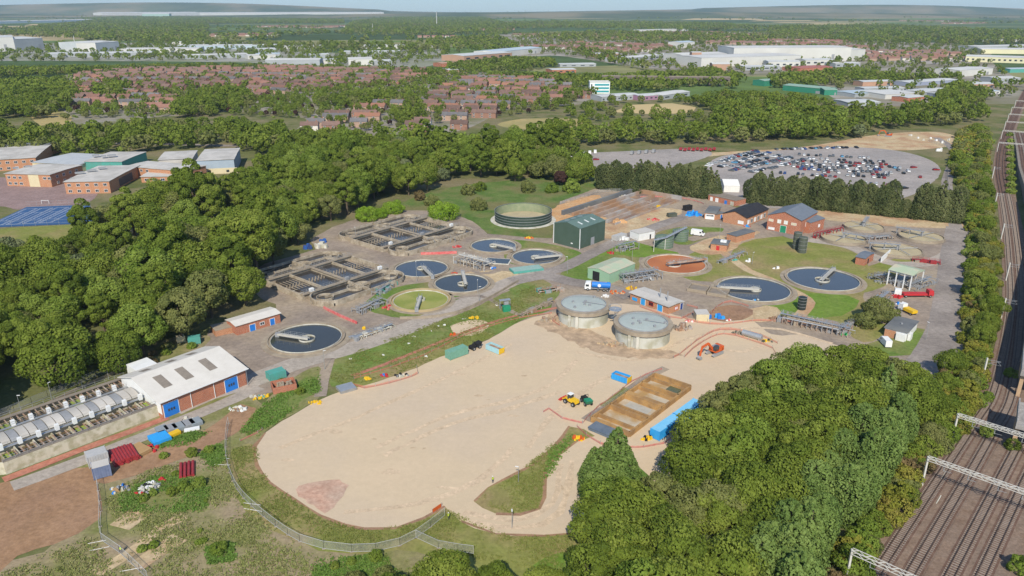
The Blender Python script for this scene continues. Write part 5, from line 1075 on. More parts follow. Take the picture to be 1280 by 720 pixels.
silo('silo', 'taller dark grey-green silo at the top of the lawn, left one of the pair', (995, 311), 1.7, 7.6, DKSILO); silo('silo', 'dark grey-green silo at the top of the lawn, right one of the pair', (1002, 315.5), 1.8, 7.0, DKSILO)
silo('black_tank', 'black upright plastic tank on the bright grass below the two large blue tanks', (1001.5, 386.5), 1.45, 4.6, BKSILO)
GT = mat('green_stave', (.10, .15, .10), (.14, .19, .13), scale=.4, rough=.7)
silo('green_tank', 'squat dark green tank with grey walkway above the orange sludge tank, front one', (829.5, 308), 4.2, 4.6, GT); silo('green_tank', 'squat green-grey tank with grey walkway, back one of the two', (850, 300), 3.6, 4.6, GT)
def walkover():
    a, b, c = G(818, 300, 5.4), G(832, 297, 5.4), G(858, 284, 5.4); t = thing('raised_walkway', 'grey sloping steel walkway over the two squat green tanks', 'walkway', (0, 0, 0))
    m = MB().beam(a, b, 1.4, .2); m.beam(b, c, 1.4, .2); m.build('deck', STEEL, t); rail_mb([a, b, c]).build('railing', STEEL, t)
    for p in (a, b, c): MB().beam((p.x, p.y, 0), (p.x, p.y, 5.3), .25, .25).build('post', PALES, t)
walkover()
# ---------------------------------------------------------------- railway
T1 = [tuple(G(u, v)[:2]) for u, v in ((1030, 822), (1060, 775), (1109, 698), (1165, 612), (1218, 531), (1239, 498), (1250, 460), (1258, 420), (1263, 376), (1261, 323), (1257, 279), (1251, 240), (1247, 213), (1250, 185), (1258, 163), (1268, 140), (1278, 120), (1290, 98))]
T1 = smooth_loop(T1, 4.0, 0, False, True)
def off(P, d):
    out = []
    for i, p in enumerate(P):
        a, b = P[max(i-3, 0)], P[min(i+3, len(P)-1)]; dx, dy = b[0]-a[0], b[1]-a[1]; l = math.hypot(dx, dy); dd = d(p[1]) if callable(d) else d
        out.append((p[0]+dy/l*dd, p[1]-dx/l*dd))
    return out
def ribbon(name, A, B, z, m):
    mb = MB()
    for i in range(len(A)-1): mb.quad((*A[i], z), (*B[i], z), (*B[i+1], z), (*A[i+1], z))
    o = mb.build(name, m); o['kind'] = 'structure'; return o
near = [p for p in T1]
ribbon('track_bed', off(T1, lambda y: -3.4 if y < 180 else -2.6), off(T1, lambda y: 30 if y < 200 else (22 if y < 330 else 7)), .12, BALLAST)
RAILM = mat('rusty_rail', (.07, .045, .035), (.11, .07, .05), scale=.5, rough=.6); SLEEP = mat('sleeper', (.24, .19, .155), (.30, .25, .21), scale=1, rough=1)
offs = [('leftmost railway track, nearest the scrub strip', lambda y: 0), ('second railway track from the left', lambda y: 4.7 if y < 150 else (3.5 if y > 230 else 4.7-1.2*(y-150)/80)), ('third railway track from the left', lambda y: 10.3), ('fourth railway track from the left, at the lower right corner', lambda y: 14.6)]
for k, (lab, fn) in enumerate(offs):
    C_ = off(T1, fn); C_ = C_ if k < 2 else [p for p in C_ if p[1] < 330]
    ribbon('track_ballast', off(C_, -1.7), off(C_, 1.7), .14+k*.002, BALLAST2)
    t = thing('railway_track', lab, 'railway track', (C_[0][0], C_[0][1], 0), 0, 'railway tracks beside the works'); ox, oy = C_[0]
    for s_ in (-.72, .72):
        Q = off(C_, s_); m = MB()
        for i in range(len(Q)-1): m.beam((Q[i][0]-ox, Q[i][1]-oy, .36), (Q[i+1][0]-ox, Q[i+1][1]-oy, .36), .17, .16)
        m.build('rail', RAILM, t)
    m = MB(); acc = 0
    for i in range(len(C_)-1):
        a, b = C_[i], C_[i+1]; l = math.hypot(b[0]-a[0], b[1]-a[1]); n = max(1, round(l/.72)); rz = math.atan2(b[1]-a[1], b[0]-a[0])
        if a[1] > 420: continue
        for j in range(n): m.box(a[0]+(b[0]-a[0])*j/n-ox, a[1]+(b[1]-a[1])*j/n-oy, .145, .28, 2.6, .12, rz)
    tag(m.build('sleepers', SLEEP, t), kind='stuff')
def gantry(u, v, L, h, label, truss=True):
    b = G(u, v); i = min(range(len(T1)), key=lambda i: (T1[i][0]-b.x)**2+(T1[i][1]-b.y)**2); a, c = T1[max(i-2, 0)], T1[i+2]
    d = Vector((c[1]-a[1], -(c[0]-a[0]), 0)).normalized(); n = Vector((-d.y, d.x, 0))
    t = thing('railway_gantry', label, 'gantry', (b.x, b.y, 0), 0, 'overhead line gantries')
    for q in ((0, L) if truss else (0,)):
        p = d*q; MB().beam(p, p+Vector((0, 0, h)), .38, .38).build('mast', PALES, t)
    if truss:
        m = MB(); w_ = .45
        for s_ in (-1, 1):
            for z in (h, h-.75): m.beam(n*s_*w_+Vector((0, 0, z)), d*L+n*s_*w_+Vector((0, 0, z)), .11, .11)
        k = int(L/1.1)
        for j in range(k):
            x0, x1 = L*j/k, L*(j+1)/k; zz = (h, h-.75) if j % 2 else (h-.75, h)
            for s_ in (-1, 1): m.beam(d*x0+n*s_*w_+Vector((0, 0, zz[0])), d*x1+n*s_*w_+Vector((0, 0, zz[1])), .08, .08)
            sg = 1 if j % 2 else -1; m.beam(d*x0+n*sg*w_+Vector((0, 0, h)), d*x1-n*sg*w_+Vector((0, 0, h)), .08, .08)
        m.build('truss', PALES, t)
        for dd in (3.4, 8.1, 13.7, 18.0):
            m = MB(); m.beam(d*dd+Vector((0, 0, h-.75)), d*dd+Vector((0, 0, h-2.2)), .14, .14); m.beam(d*dd+Vector((0, 0, h-2.1)), d*(dd+1.6)+Vector((0, 0, h-2.0)), .07, .07); m.build('dropper', GREYP, t)
    else:
        m = MB(); m.beam((0, 0, h-.5), Vector((0, 0, h-.3))+d*3.4, .09, .09); m.beam((0, 0, h-1.7), Vector((0, 0, h-.4))+d*3.2, .07, .07); m.beam(Vector((0, 0, h-1.5)), Vector((0, 0, h-1.5))+d*3.6, .06, .06); m.beam(Vector((0, 0, h-1.5))+d*3.6, Vector((0, 0, h-.3))+d*2.4, .06, .06); m.build('cantilever', STEEL, t)
    return t
gantry(1152, 607, 31, 7.6, 'lattice gantry spanning the tracks in the middle of the lower right corner')
gantry(1190, 549, 28, 7.2, 'lattice gantry over the tracks just below the flyover end')
gantry(1057, 728, 33, 7.6, 'lattice gantry cut off by the bottom edge over the tracks')
for u, v, h, lb in ((1227, 477, 7.5, 'cantilever mast beside the track bend, nearest of the single masts'), (1251, 398, 7.5, 'cantilever mast left of the dark shaded track, second of the single masts'), (1257, 351, 7.5, 'third cantilever mast counting away from the viewer'), (1251, 299, 7.5, 'fourth cantilever mast counting away from the viewer'), (1243, 258, 7.5, 'fifth cantilever mast counting away from the viewer'), (1240, 223, 7.5, 'sixth cantilever mast counting away from the viewer')): gantry(u, v, 0, h, lb, False)
for k, (u, v) in enumerate(((1246, 190), (1251, 174), (1255, 162), (1259, 152), (1263, 143), (1268, 134))): gantry(u, v, 26, 7.4, 'far lattice gantry over the converging tracks, %s from the front' % nth(k))
def wires():
    for k, (lab, fn) in enumerate(offs[:4]):
        C_ = off(T1, fn); C_ = C_[::8] if k < 2 else [p for p in C_ if p[1] < 330][::8]; t = thing('overhead_wire', 'thin contact wire above the %s' % lab.split(',')[0], 'wire', (0, 0, 0), 0, 'overhead wires')
        m = MB()
        for z in (5.2, 6.4):
            for i in range(len(C_)-1): m.beam((*C_[i], z), (*C_[i+1], z), .025, .025)
        m.build('cable', DARKV, t)
wires()
# flyover at the right edge
def flyover():
    E = [(105, 131), (119, 153), (147, 194), (218, 293), (277, 392), (329, 480), (386, 572), (430, 645)]
    HZ_ = [8, 8, 8, 8, 6.2, 3.6, 1.2, .3]; W2 = 9.5
    t = thing('rail_flyover', 'concrete railway flyover on brick piers along the right edge of the photo', 'flyover', (0, 0, 0)); dk = mat('flyover_deck', (.26, .24, .225), (.33, .31, .29), scale=.3, fine=1.2, rough=.95)
    def seg(i, t0, t1, name='deck', mm=dk):
        a, b = Vector((*E[i], HZ_[i])), Vector((*E[i+1], HZ_[i+1])); p, q = a.lerp(b, t0), a.lerp(b, t1); d = (q-p); d.z = 0; d.normalize(); n = Vector((d.y, -d.x, 0))
        m = MB(); vs = [p, p+n*W2, q+n*W2, q]; lo = [v-Vector((0, 0, 1.1)) for v in vs]; m.add(vs+lo, [(0, 1, 2, 3), (7, 6, 5, 4), (0, 4, 5, 1), (1, 5, 6, 2), (2, 6, 7, 3), (3, 7, 4, 0)]); m.build(name, mm, t)
        m = MB()
        for o_ in (0.15, W2-.15): m.beam(p+n*o_+Vector((0, 0, .5)), q+n*o_+Vector((0, 0, .5)), .3, 1.0)
        m.build('parapet', dk, t)
        return p, q, n
    seg(1, 0, .27); seg(1, .66, 1); seg(2, 0, 1); seg(3, 0, 1)
    for i in (4, 5, 6):      # solid ramp
        a, b = Vector((*E[i], HZ_[i])), Vector((*E[i+1], HZ_[i+1])); d = b-a; d.z = 0; d.normalize(); n = Vector((d.y, -d.x, 0)); vs = [a, a+n*W2, b+n*W2, b]; lo = [Vector((v.x, v.y, 0)) for v in vs]
        MB().add(vs+lo, [(0, 1, 2, 3), (7, 6, 5, 4), (0, 4, 5, 1), (1, 5, 6, 2), (2, 6, 7, 3), (3, 7, 4, 0)]).build('ramp', CONCD, t)
        for o_ in (2.2, 3.64, 5.9, 7.3): MB().beam(a+n*o_+Vector((0, 0, .16)), b+n*o_+Vector((0, 0, .16)), .15, .15).build('rail', RAILM, t)
        for o_ in (2.9, 6.6): MB().beam(a+n*o_+Vector((0, 0, .04)), b+n*o_+Vector((0, 0, .04)), 2.8, .06).build('ballast', BALLAST2, t)
    for i, ks in ((1, (.08, .22, .70, .95)), (2, [k/12 for k in range(12)]), (3, [k/10 for k in range(10)])):
        for k in ks:
            a = Vector((*E[i], 0)).lerp(Vector((*E[i+1], 0)), k); d = Vector((E[i+1][0]-E[i][0], E[i+1][1]-E[i][1], 0)).normalized(); n = Vector((d.y, -d.x, 0))
            for o_ in (.7, W2-.7): q = a+n*o_; MB().box(q.x, q.y, 0, 1.1, .9, HZ_[i]-1.102 if i < 3 else 6.2, math.atan2(d.y, d.x)).build('pier', mat('pier_brick', (.50, .34, .20), (.44, .30, .19), scale=1, rough=.9), t)
flyover()
for k in (1, 2):
    tag(MB().tube([G(1164+k*6, 660-k*30)+Vector((0, 0, .1)), G(1170+k*6, 650-k*30)+Vector((0, 0, .1))], .12, 6).build('cable_duct', CONCP), 'short pale cable duct lying left of the leftmost track, number %s from the bottom' % ('one' if k == 1 else 'two'), 'duct')
# lineside fence and path between wood and scrub
patch('railway_path', [(1020, 760), (1060, 700), (1100, 640), (1135, 590), (1155, 555), (1165, 558), (1145, 600), (1108, 655), (1070, 712), (1035, 775)], SOIL, 6)
# ---------------------------------------------------------------- school at the left edge
OB = BRICKO
def block(label, P, Q, Rr, h, wm, rm, ops=(), rh=0.25, name='school_block', over=.5, ridge='x'): return building(name, label, 'building', rect3(P, Q, Rr, h), h, wm, rm, rh=rh, over=over, ops=ops, group='buildings of the school', ridge=ridge)
def win(side, ps, z, w=1.8, hh=1.4, m=GLASS): return [(side, p, z, w, hh, m, 'window', WHITE) for p in ps]
block('school block with pale flat roof and cream stair bay, in front of the left edge', (6, 217), (62, 218.5), (45, 205), 7.5, OB, GREYR, win('f', (-.85, -.6, -.35), 1)+win('f', (-.85, -.6, -.35), 4.6)+win('f', (.75, .95), 4.6)+win('r', (-.6, -.2, .2, .6), 1)+win('r', (-.6, -.2, .2, .6), 4.6)+[('f', .25, .1, 6.5, 7.0, CREAM, 'stair_bay', CREAM)])
block('school block with a big pale roof and rooflights, nearest the wood', (80, 227.5), (136, 226.5), (161, 207), 7.0, OB, GREYR, win('f', (-.8, -.4, 0, .4, .8), .9)+win('f', (-.8, -.4, 0, .4, .8), 4.4)+[('r', 0, 1, 20, 4.5, mat('dark_cladding', (.10, .07, .065), (.14, .1, .09)), 'cladding', None)])
block('school wing cut by the left edge of the photo', (-60, 203), (44, 197), (-40, 186), 7.5, OB, GREYR, win('f', (.1, .3, .5, .7, .9), .9)+win('f', (.1, .3, .5, .7, .9), 4.6))
block('back school block with a dark grey hipped roof at the left edge', (-10, 189), (50, 188), (0, 179), 6, OB, FELT, rh=2.5)
block('wide low school link with a pale grey metal roof', (40, 203), (98, 206), (60, 190), 5.5, CREAM, mat('blue_grey_roof', (.38, .40, .42), (.44, .46, .47), scale=.2))
block('school block topped by a teal-edged flat roof with plant on it', (105, 202), (152, 202), (112, 190), 6.5, TEAL, GREYR)
block('long brick teaching wing with two rows of windows behind the big pale roof', (158, 208), (232, 214), (165, 200), 6.5, OB, GREYR, win('f', (-.9, -.7, -.5, -.3), 4.0)+win('f', (-.8, -.4, 0, .4, .8), 1, 2.4))
block('low brick classroom row joined to the sports hall', (176, 221), (243, 220), (178, 214), 3.6, OB, GREYR, win('f', (-.8, -.5, -.2, .1, .4, .7), 1, 2.2))
block('sports hall with blue-grey upper walls and a cream base, right end of the school', (246, 201), (292, 199), (230, 188), 9.0, mat('blue_grey_cladding', (.30, .36, .43), (.34, .40, .46), scale=.3), GREYR, [('f', 0, 0.02, 25, 3.6, CREAM, 'base_band', None), ('f', -.4, .8, 1.8, 1.6, GLASS, 'window', None), ('f', .6, .8, 1.8, 1.6, GLASS, 'window', None)])
block('grey school roof block between teaching wing and sports hall', (198, 200), (240, 198), (205, 190), 7.0, GREYR, GREYR)
for k, (u, v, w_, d_) in enumerate(((20, 212, 3, 2), (35, 210, 3, 2), (100, 218, 5, 2), (115, 215, 5, 2), (128, 212, 4, 2), (120, 196, 4, 3), (130, 197, 3, 3), (140, 196, 5, 3))):
    g = G(u, v, 7.3); tag(MB().box(0, 0, 0, w_, d_, .9, .6).build('roof_plant', GREYP), 'grey roof unit on the school roofs, %s from the left' % nth(k), 'roof unit', 'units on the school roofs'); o = COL.objects[-1]; o.location = (g.x, g.y, 7.9)
a, b = G(33, 259), G(-25, 286)
def court_lines():
    f = Frame((-20, 284), (33, 259.5), (112, 279)) ; t = thing('court_markings', 'white tennis lines painted on the blue sports court', 'court markings', (0, 0, 0)); z = .085
    P = lambda s, q: G(*(33-53*s+(q*(79+5*s)), 259.5+24.5*s-(q*(3+1.5*s)))) 
    def ln(s0, q0, s1, q1, w_=.16):
        p, r = P(s0, q0), P(s1, q1); MBL.beam((p.x, p.y, z), (r.x, r.y, z), w_, .012)
    for k in range(4):
        q0, q1 = .03+k*.245, .03+k*.245+.2; MBL = MB()
        globals()['MBL_'] = MBL
        for (s0, a0, s1, a1) in ((.08, q0, .92, q0), (.08, q1, .92, q1), (.08, q0+.025, .92, q0+.025), (.08, q1-.025, .92, q1-.025), (.08, q0, .08, q1), (.92, q0, .92, q1), (.3, q0+.025, .3, q1-.025), (.7, q0+.025, .7, q1-.025), (.3, (q0+q1)/2, .7, (q0+q1)/2)):
            p, r = P(s0, a0), P(s1, a1); MBL.beam((p.x, p.y, z), (r.x, r.y, z), .16, .012)
        MBL.build('court_line', WHITEL, t)
court_lines()
def open_fence(name, label, pts, h, m, post=4.0, cat='fence', infill=True, rails=(1.0, .5, .04), r=.05, close=False):
    P = [Vector((*G(u, v)[:2], 0)) for u, v in pts]; o = P[0].copy(); t = thing(name, label, cat, (o.x, o.y, 0)); k = 0
    for i in range(len(P)-1):
        a, b = P[i]-o, P[i+1]-o; n = max(1, int((b-a).length/post))
        for j in range(n):
            p, q = a.lerp(b, j/n), a.lerp(b, (j+1)/n); mb = MB()
            for z in rails: mb.beam(p+Vector((0, 0, h*z)), q+Vector((0, 0, h*z)), r, r)
            mb.beam(p, p+Vector((0, 0, h)), r*1.4, r*1.4)
            if k < 98: mb.build('fence_panel', m, t); k += 1
    return t
open_fence('court_fence', 'tall thin fence round the blue sports court', [(-25, 287), (0, 285), (118, 280), (113, 256), (33, 259)], 3.0, STEEL, post=5)
goal = thing('goal', 'small white goal frame on the playground above the blue court', 'goal', G(57, 255)); m = MB()
for x in (-2, 2): m.beam((x, 0, 0), (x, 0, 2), .15, .15); m.beam((x, 0, 2), (x, 1.2, 0), .1, .1)
m.beam((-2, 0, 2), (2, 0, 2), .15, .15); m.build('frame', WHITE, goal)

# ---------------------------------------------------------------- sheds and warehouses beyond
def shed(label, uL, vL, uR, vR, hpx, depth, wm, rm, rh=None, ridge='x', ops=(), name='warehouse', cat='warehouse', nwin=0, group='warehouses beyond the trees'):
    a, b = G(uL, vL), G(uR, vR); c = (a+b)/2; d = (b-a); L = d.length; d.normalize(); n = Vector((-d.y, d.x, 0)); h = hpx/ppm((vL+vR)/2)/CP; ctr = c+n*depth/2
    t = building(name, label, cat, ((ctr.x, ctr.y), L, depth, math.atan2(d.y, d.x)), h, wm, rm, rh=h*.18 if rh is None else rh, over=.3, group=group, ridge=ridge, thick=.4)
    if nwin:
        for i in range(nwin): opening(t, L, depth, 'f', -1+2*(i+.5)/nwin, h*.35, L/nwin*.45, h*.3, GLASS, 'window', None)
    opening(t, L, depth, 'f', .7, 0, min(6, L*.1), h*.5, GREYP, 'roller_door', None)
    return t
OFFW = mat('off_white_cladding', (.50, .49, .46), (.57, .56, .52), scale=.02); OWR = mat('off_white_roof', (.56, .555, .53), (.48, .475, .46), scale=.02); GRW = mat('grey_shed_wall', (.30, .32, .33), (.35, .37, .38), scale=.05); LGR = mat('light_grey_roof', (.46, .47, .47), (.52, .53, .52), scale=.04); BLR = mat('pale_blue_roof', (.36, .44, .50), (.42, .49, .54), scale=.04); YW = mat('pale_yellow_cladding', (.66, .62, .40), (.62, .57, .38), scale=.05); TANB = mat('tan_brick', (.46, .27, .18), (.40, .25, .18), scale=.1)
shed('huge cream-fronted warehouse cut by the left edge', -60, 66, 20, 64, 16, 160, OFFW, LGR, rh=1)
shed('large grey warehouse beside the cream one at the left', 20, 64, 56, 62, 13, 140, GRW, LGR, rh=3)
shed('white box warehouse with a tall white vent stack', 97, 65, 121, 65, 10, 110, OFFW, LGR, rh=2)
shed('grey-fronted half of the white warehouse', 121, 65, 150, 63, 10, 110, mat('mid_grey_cladding', (.40, .43, .44), (.45, .47, .48), scale=.05), OWR, rh=2)
shed('long low silver-roofed shed in front of the white warehouse', 56, 72, 190, 70, 4, 60, GRW, LGR)
shed('low white shed behind the estate trees', 150, 66, 250, 65, 4, 60, OFFW, OWR)
shed('blue-striped long shed right of the white warehouse', 222, 62, 345, 61, 4, 70, BLR, LGR)
shed('pale shed with white roof behind the blue-striped one', 215, 56, 305, 57, 3, 50, OFFW, OWR)
shed('low grey shed half hidden by trees', 230, 74, 310, 72, 4, 40, GRW, OWR)
shed('low white shed right of the hidden grey one', 310, 74, 345, 73, 4, 35, OFFW, OWR)
shed('far white-roofed sheds strip at the left edge', -60, 31, 118, 27, 2.5, 150, BLR, OWR)
shed('very long white warehouse near the horizon, left half', 128, 21, 250, 20, 4, 250, OFFW, OWR)
shed('very long white warehouse near the horizon, right half', 250, 20, 480, 19, 3.2, 250, OFFW, OWR)
shed('green-striped low warehouse in the middle of the long white one', 178, 22, 212, 22, 4, 60, mat('sea_green_cladding', (.30, .42, .36), (.34, .46, .40)), LGR)
shed('small pale shed among far trees', 83, 15, 96, 15, 2, 60, OFFW, OWR)
for k, (a, v, b, hh, wm, rm) in enumerate(sorted(((332, 82, 400, 6, GRW, OWR), (368, 80, 420, 4, OFFW, LGR), (436, 82, 466, 7, OFFW, OWR), (466, 81, 490, 4, GRW, LGR), (320, 66, 345, 4, GRW, LGR), (355, 61, 405, 3, OFFW, OWR), (452, 61, 545, 3.4, OFFW, OWR), (430, 68, 500, 3, GRW, LGR), (320, 71, 350, 3, GRW, BLR), (388, 73, 412, 4, GRW, LGR)), key=lambda q: q[0])):
    shed('%s-roofed industrial unit in the tree belt left of centre, %s from the left' % ('pale' if rm is OWR else 'grey', nth(k)), a, v, b, v-.5, hh, 45, wm, rm)
shed('car dealership with a long grey roof at the top centre', 580, 77, 640, 72, 6, 60, TANB, LGR, nwin=6); shed('white showroom right of the car dealership', 622, 72, 677, 66, 6, 60, OFFW, BLR)
shed('red-brick low unit before the dealership', 552, 84, 592, 82, 4, 30, BRICK, TANB)
shed('grey retail shed beside its crowded car park', 777, 78, 843, 72, 4, 40, GRW, OWR, nwin=10)
shed('tan and white store with a brick tower front', 852, 78, 908, 76, 8, 60, OFFW, OWR); shed('brick tower bay of the tan and white store', 864, 79, 876, 79, 12, 20, TANB, OWR, rh=1)
shed('wide white retail warehouse at the right of the top centre', 876, 84, 1000, 80, 10, 80, OFFW, OWR, rh=1)
shed('very large white warehouse with red stripe along its roof', 916, 77, 1062, 76, 15, 90, OFFW, OWR, rh=1); shed('red-striped parapet block upon the large white warehouse', 935, 64, 1072, 64, 3, 60, mat('red_stripe_cladding', (.42, .14, .11), (.36, .12, .10)), OWR, rh=.5)
shed('white annex right of the large white warehouse', 1062, 76, 1080, 75, 12, 60, OFFW, OWR, rh=1)
shed('blue-windowed low block before the white retail warehouse', 960, 84, 1000, 84, 6, 30, OFFW, LGR, nwin=5); shed('red-brick unit before the white retail warehouse', 890, 88, 912, 88, 7, 20, TANB, OWR)
shed('red-roofed long brick works right of the white warehouses', 1000, 90, 1040, 88, 4, 40, BRICK, mat('red_sheet_roof', (.38, .13, .11), (.34, .13, .11)))
shed('dark green depot shed with pale green roof', 978, 113, 1030, 118, 6, 26, mat('depot_green', (.03, .19, .12), (.04, .22, .14)), mat('depot_roof', (.22, .33, .27), (.26, .37, .30), scale=.1)); shed('green end unit of the depot shed', 1030, 119, 1046, 119, 6, 22, mat('depot_green', (0, 0, 0)), mat('depot_roof', (0, 0, 0)))
shed('small dark green shed left of the depot', 955, 108, 968, 107, 6, 20, mat('depot_green', (0, 0, 0)), mat('depot_roof', (0, 0, 0)))
shed('white-roofed square store in the middle of the trading estate', 1106, 124, 1148, 122, 5, 45, OFFW, OWR, rh=.5); shed('pink-brick unit at the back of the trading estate', 1078, 108, 1116, 107, 5, 20, TANB, LGR)
shed('grey unit left of the white-roofed square store', 1068, 122, 1104, 120, 4, 34, GRW, BLR); shed('red-brick end unit right of the square store', 1134, 128, 1155, 126, 5, 20, BRICK, LGR)
shed('long blue-grey unit at the rear of the trading estate', 1136, 108, 1196, 104, 4, 26, mat('blue_grey_unit', (.25, .28, .38), (.3, .33, .42)), LGR); shed('low grey unit at the front right of the trading estate', 1154, 120, 1188, 116, 4, 26, GRW, LGR)
shed('grey low workshop in the trading estate centre', 1080, 114, 1130, 113, 3, 20, GRW, LGR)
shed('white box store by the railway', 1198, 96, 1240, 93, 7, 40, OFFW, OWR, rh=1); shed('pale yellow factory at the right edge, front range', 1206, 77, 1300, 80, 6, 60, YW, OWR, nwin=14); shed('pale yellow factory at the right edge, rear range', 1226, 67, 1320, 68, 5, 70, YW, OWR)
shed('teal low depot at the right edge', 1262, 91, 1310, 90, 4, 24, TEAL, BLR); shed('far white sheds at the right edge', 1222, 62, 1300, 60, 3, 60, GRW, OWR); shed('far pale sheds behind the yellow factory', 1240, 53, 1300, 52, 2.5, 60, OFFW, OWR)
shed('pale shed strip far beyond the centre town', 800, 40, 860, 38.5, 2, 60, OFFW, OWR); shed('white shed among far houses at the centre', 850, 60, 868, 59, 6, 40, OFFW, BLR)
shed('distant white barn on the right hillside', 1155, 41, 1161, 41, 2, 30, OFFW, OWR); shed('far white shed left of centre near the horizon', 668, 19.5, 682, 19.5, 1.5, 60, OFFW, OWR)
for k in range(0): shed('grey roof lantern strip, %s from the left on the large white warehouse' % nth(k), 928+k*15, 66.6, 938+k*15, 66.5, 1.2, 40, GRW, LGR, rh=.3) if False else None
for k, (a, v, b, hh, wm, rm) in enumerate(sorted(((700, 84, 745, 3, GRW, LGR), (1006, 82, 1040, 6, OFFW, LGR), (1044, 84, 1075, 4, GRW, OWR), (930, 88, 975, 4, GRW, LGR), (1180, 124, 1215, 4, GRW, LGR), (1210, 110, 1245, 4, TANB, LGR), (1246, 104, 1275, 5, GRW, OWR), (1225, 118, 1250, 3, OFFW, BLR), (1060, 133, 1100, 4, GRW, LGR), (745, 72, 775, 4, TANB, LGR), (690, 92, 720, 4, BRICK, LGR), (560, 92, 585, 4, TANB, LGR)), key=lambda q: q[0])):
    shed('%s low unit, %s from the left among the small works of the town' % ('pale' if wm is OFFW else 'dull', nth(k)), a, v, b, v-.8, hh, 30, wm, rm, nwin=4)
# office tower with blue glass
def office():
    a, b = G(737, 117), G(762, 117); c = (a+b)/2; L = (b-a).length; h = 13.5; t = thing('office_block', 'white four-storey office block with bands of turquoise glass', 'office', (c.x, c.y+8, 0)); D = 16
    walls_roof(t, L, D, h, 0, 'x', .2, WHITE, OWR, parapet=0.8); TQ = mat('turquoise_glass', (.04, .26, .30), (.06, .32, .36), rough=.2)
    for k in range(3): opening(t, L, D, 'f', .2, 1.5+k*4, L*.72, 2.2, TQ, 'window', None); opening(t, L, D, 'r', 0, 1.5+k*4, D*.7, 2.2, TQ, 'window', None)
    opening(t, L, D, 'f', -.82, 1, 1.6, 10.5, GLASS, 'window', None)
    shed('low grey annex in front of the white office block', 752, 127, 800, 124, 5, 24, GRW, LGR, nwin=10, cat='building', name='office_annex'); shed('purple-fronted showroom right of the office annex', 800, 126, 828, 124, 5, 20, mat('mauve_cladding', (.30, .16, .24), (.34, .2, .28)), LGR, nwin=5, name='showroom', cat='building'); shed('pale grey unit at the right end beyond the showroom', 828, 125, 862, 120, 5, 22, GRW, OWR, nwin=3, name='showroom', cat='building')
office()
def viaduct():
    a, b = G(752, 106), G(912, 108); d = (b-a).normalized(); L = (b-a).length; t = thing('viaduct', 'dark brick railway viaduct with round arches half hidden by trees', 'viaduct', (a.x, a.y, 0), math.atan2(d.y, d.x)); n = 13; w_ = L/n; h = 11.5
    m = MB(); T = 8.0
    for i in range(n):
        x0 = i*w_; pr = w_*.1; r = (w_-2*pr)/2; cx = x0+w_/2; zs = h-2.2-r*.75
        for yy in (0, T):
            pts = [(x0, yy, 0), (x0+pr, yy, 0)]+[(cx-r*math.cos(PI*k/10), yy, zs+r*.75*math.sin(PI*k/10)) for k in range(11)]+[(x0+w_-pr, yy, 0), (x0+w_, yy, 0), (x0+w_, yy, h), (x0, yy, h)]
            k0 = len(m.v); P = [Vector((p[0], p[2], 0)) for p in pts]; tr = tessellate_polygon([P]); m.add(pts, [tuple(q) for q in tr])
        for k in range(10):
            q = [(cx-r*math.cos(PI*j/10), zs+r*.75*math.sin(PI*j/10)) for j in (k, k+1)]; m.quad((q[0][0], 0, q[0][1]), (q[1][0], 0, q[1][1]), (q[1][0], T, q[1][1]), (q[0][0], T, q[0][1]))
        for x in (x0+pr, x0+w_-pr): m.quad((x, 0, 0), (x, T, 0), (x, T, zs), (x, 0, zs))
    m.quad((0, 0, h), (L, 0, h), (L, T, h), (0, T, h)); m.build('arches', mat('dark_viaduct_brick', (.12, .10, .09), (.16, .13, .12), scale=.2, rough=.95), t)
    m = MB()
    for yy in (.2, T-.2): m.beam((0, yy, h+.5), (L, yy, h+.5), .4, 1.0)
    m.build('parapet', CONCD, t)
viaduct()
for lab, u, v, hp in (('tall thin white vent stack beside the white warehouse', 95, 62, 16), ('twin pale chimney at the end of the grey warehouse', 54, 60, 14), ('slim far mast among the dark trees', 546, 32, 16), ('thin mast near the tree belt at the centre left', 466, 40, 10)):
    g = G(u, v); h = hp/ppm(v); t = thing('chimney_stack' if hp > 12 else 'mast', lab, 'chimney' if hp > 12 else 'mast', (g.x, g.y, 0)); MB().cyl(0, 0, 0, h, h*.03, h*.022, n=12).build('shaft', OFFW, t); MB().cyl(0, 0, h, h*1.02, h*.03, n=12).build('tip', GREYP, t)
def turbine(u, v, hpx, lab, a0):
    g = G(u, v); h = hpx/ppm(v)*.62; t = thing('wind_turbine', lab, 'wind turbine', (g.x, g.y, 0), 0, 'far wind turbines'); MB().cyl(0, 0, 0, h, h*.035, h*.02, n=12).build('tower', WHITE, t)
    MB().box(0, 0, h, h*.05, h*.12, h*.05).build('nacelle', WHITE, t)
    for k in range(3): a = a0+k*2.094; MB().beam((0, -h*.07, h*1.02), (math.cos(a)*h*.62, -h*.07, h*1.02+math.sin(a)*h*.62), h*.04, h*.015).build('blade', WHITE, t)
turbine(1082, 15, 15, 'wind turbine nearest the centre of the right horizon', 1.2); turbine(1131, 16, 11, 'wind turbine right of the tallest one', .4); turbine(655, 11.5, 13, 'wind turbine left of three on the centre horizon', .9); turbine(683, 11.5, 12, 'middle wind turbine on the centre horizon', 1.9); turbine(712, 11.5, 11, 'faint wind turbine at the right of the centre three', .2)

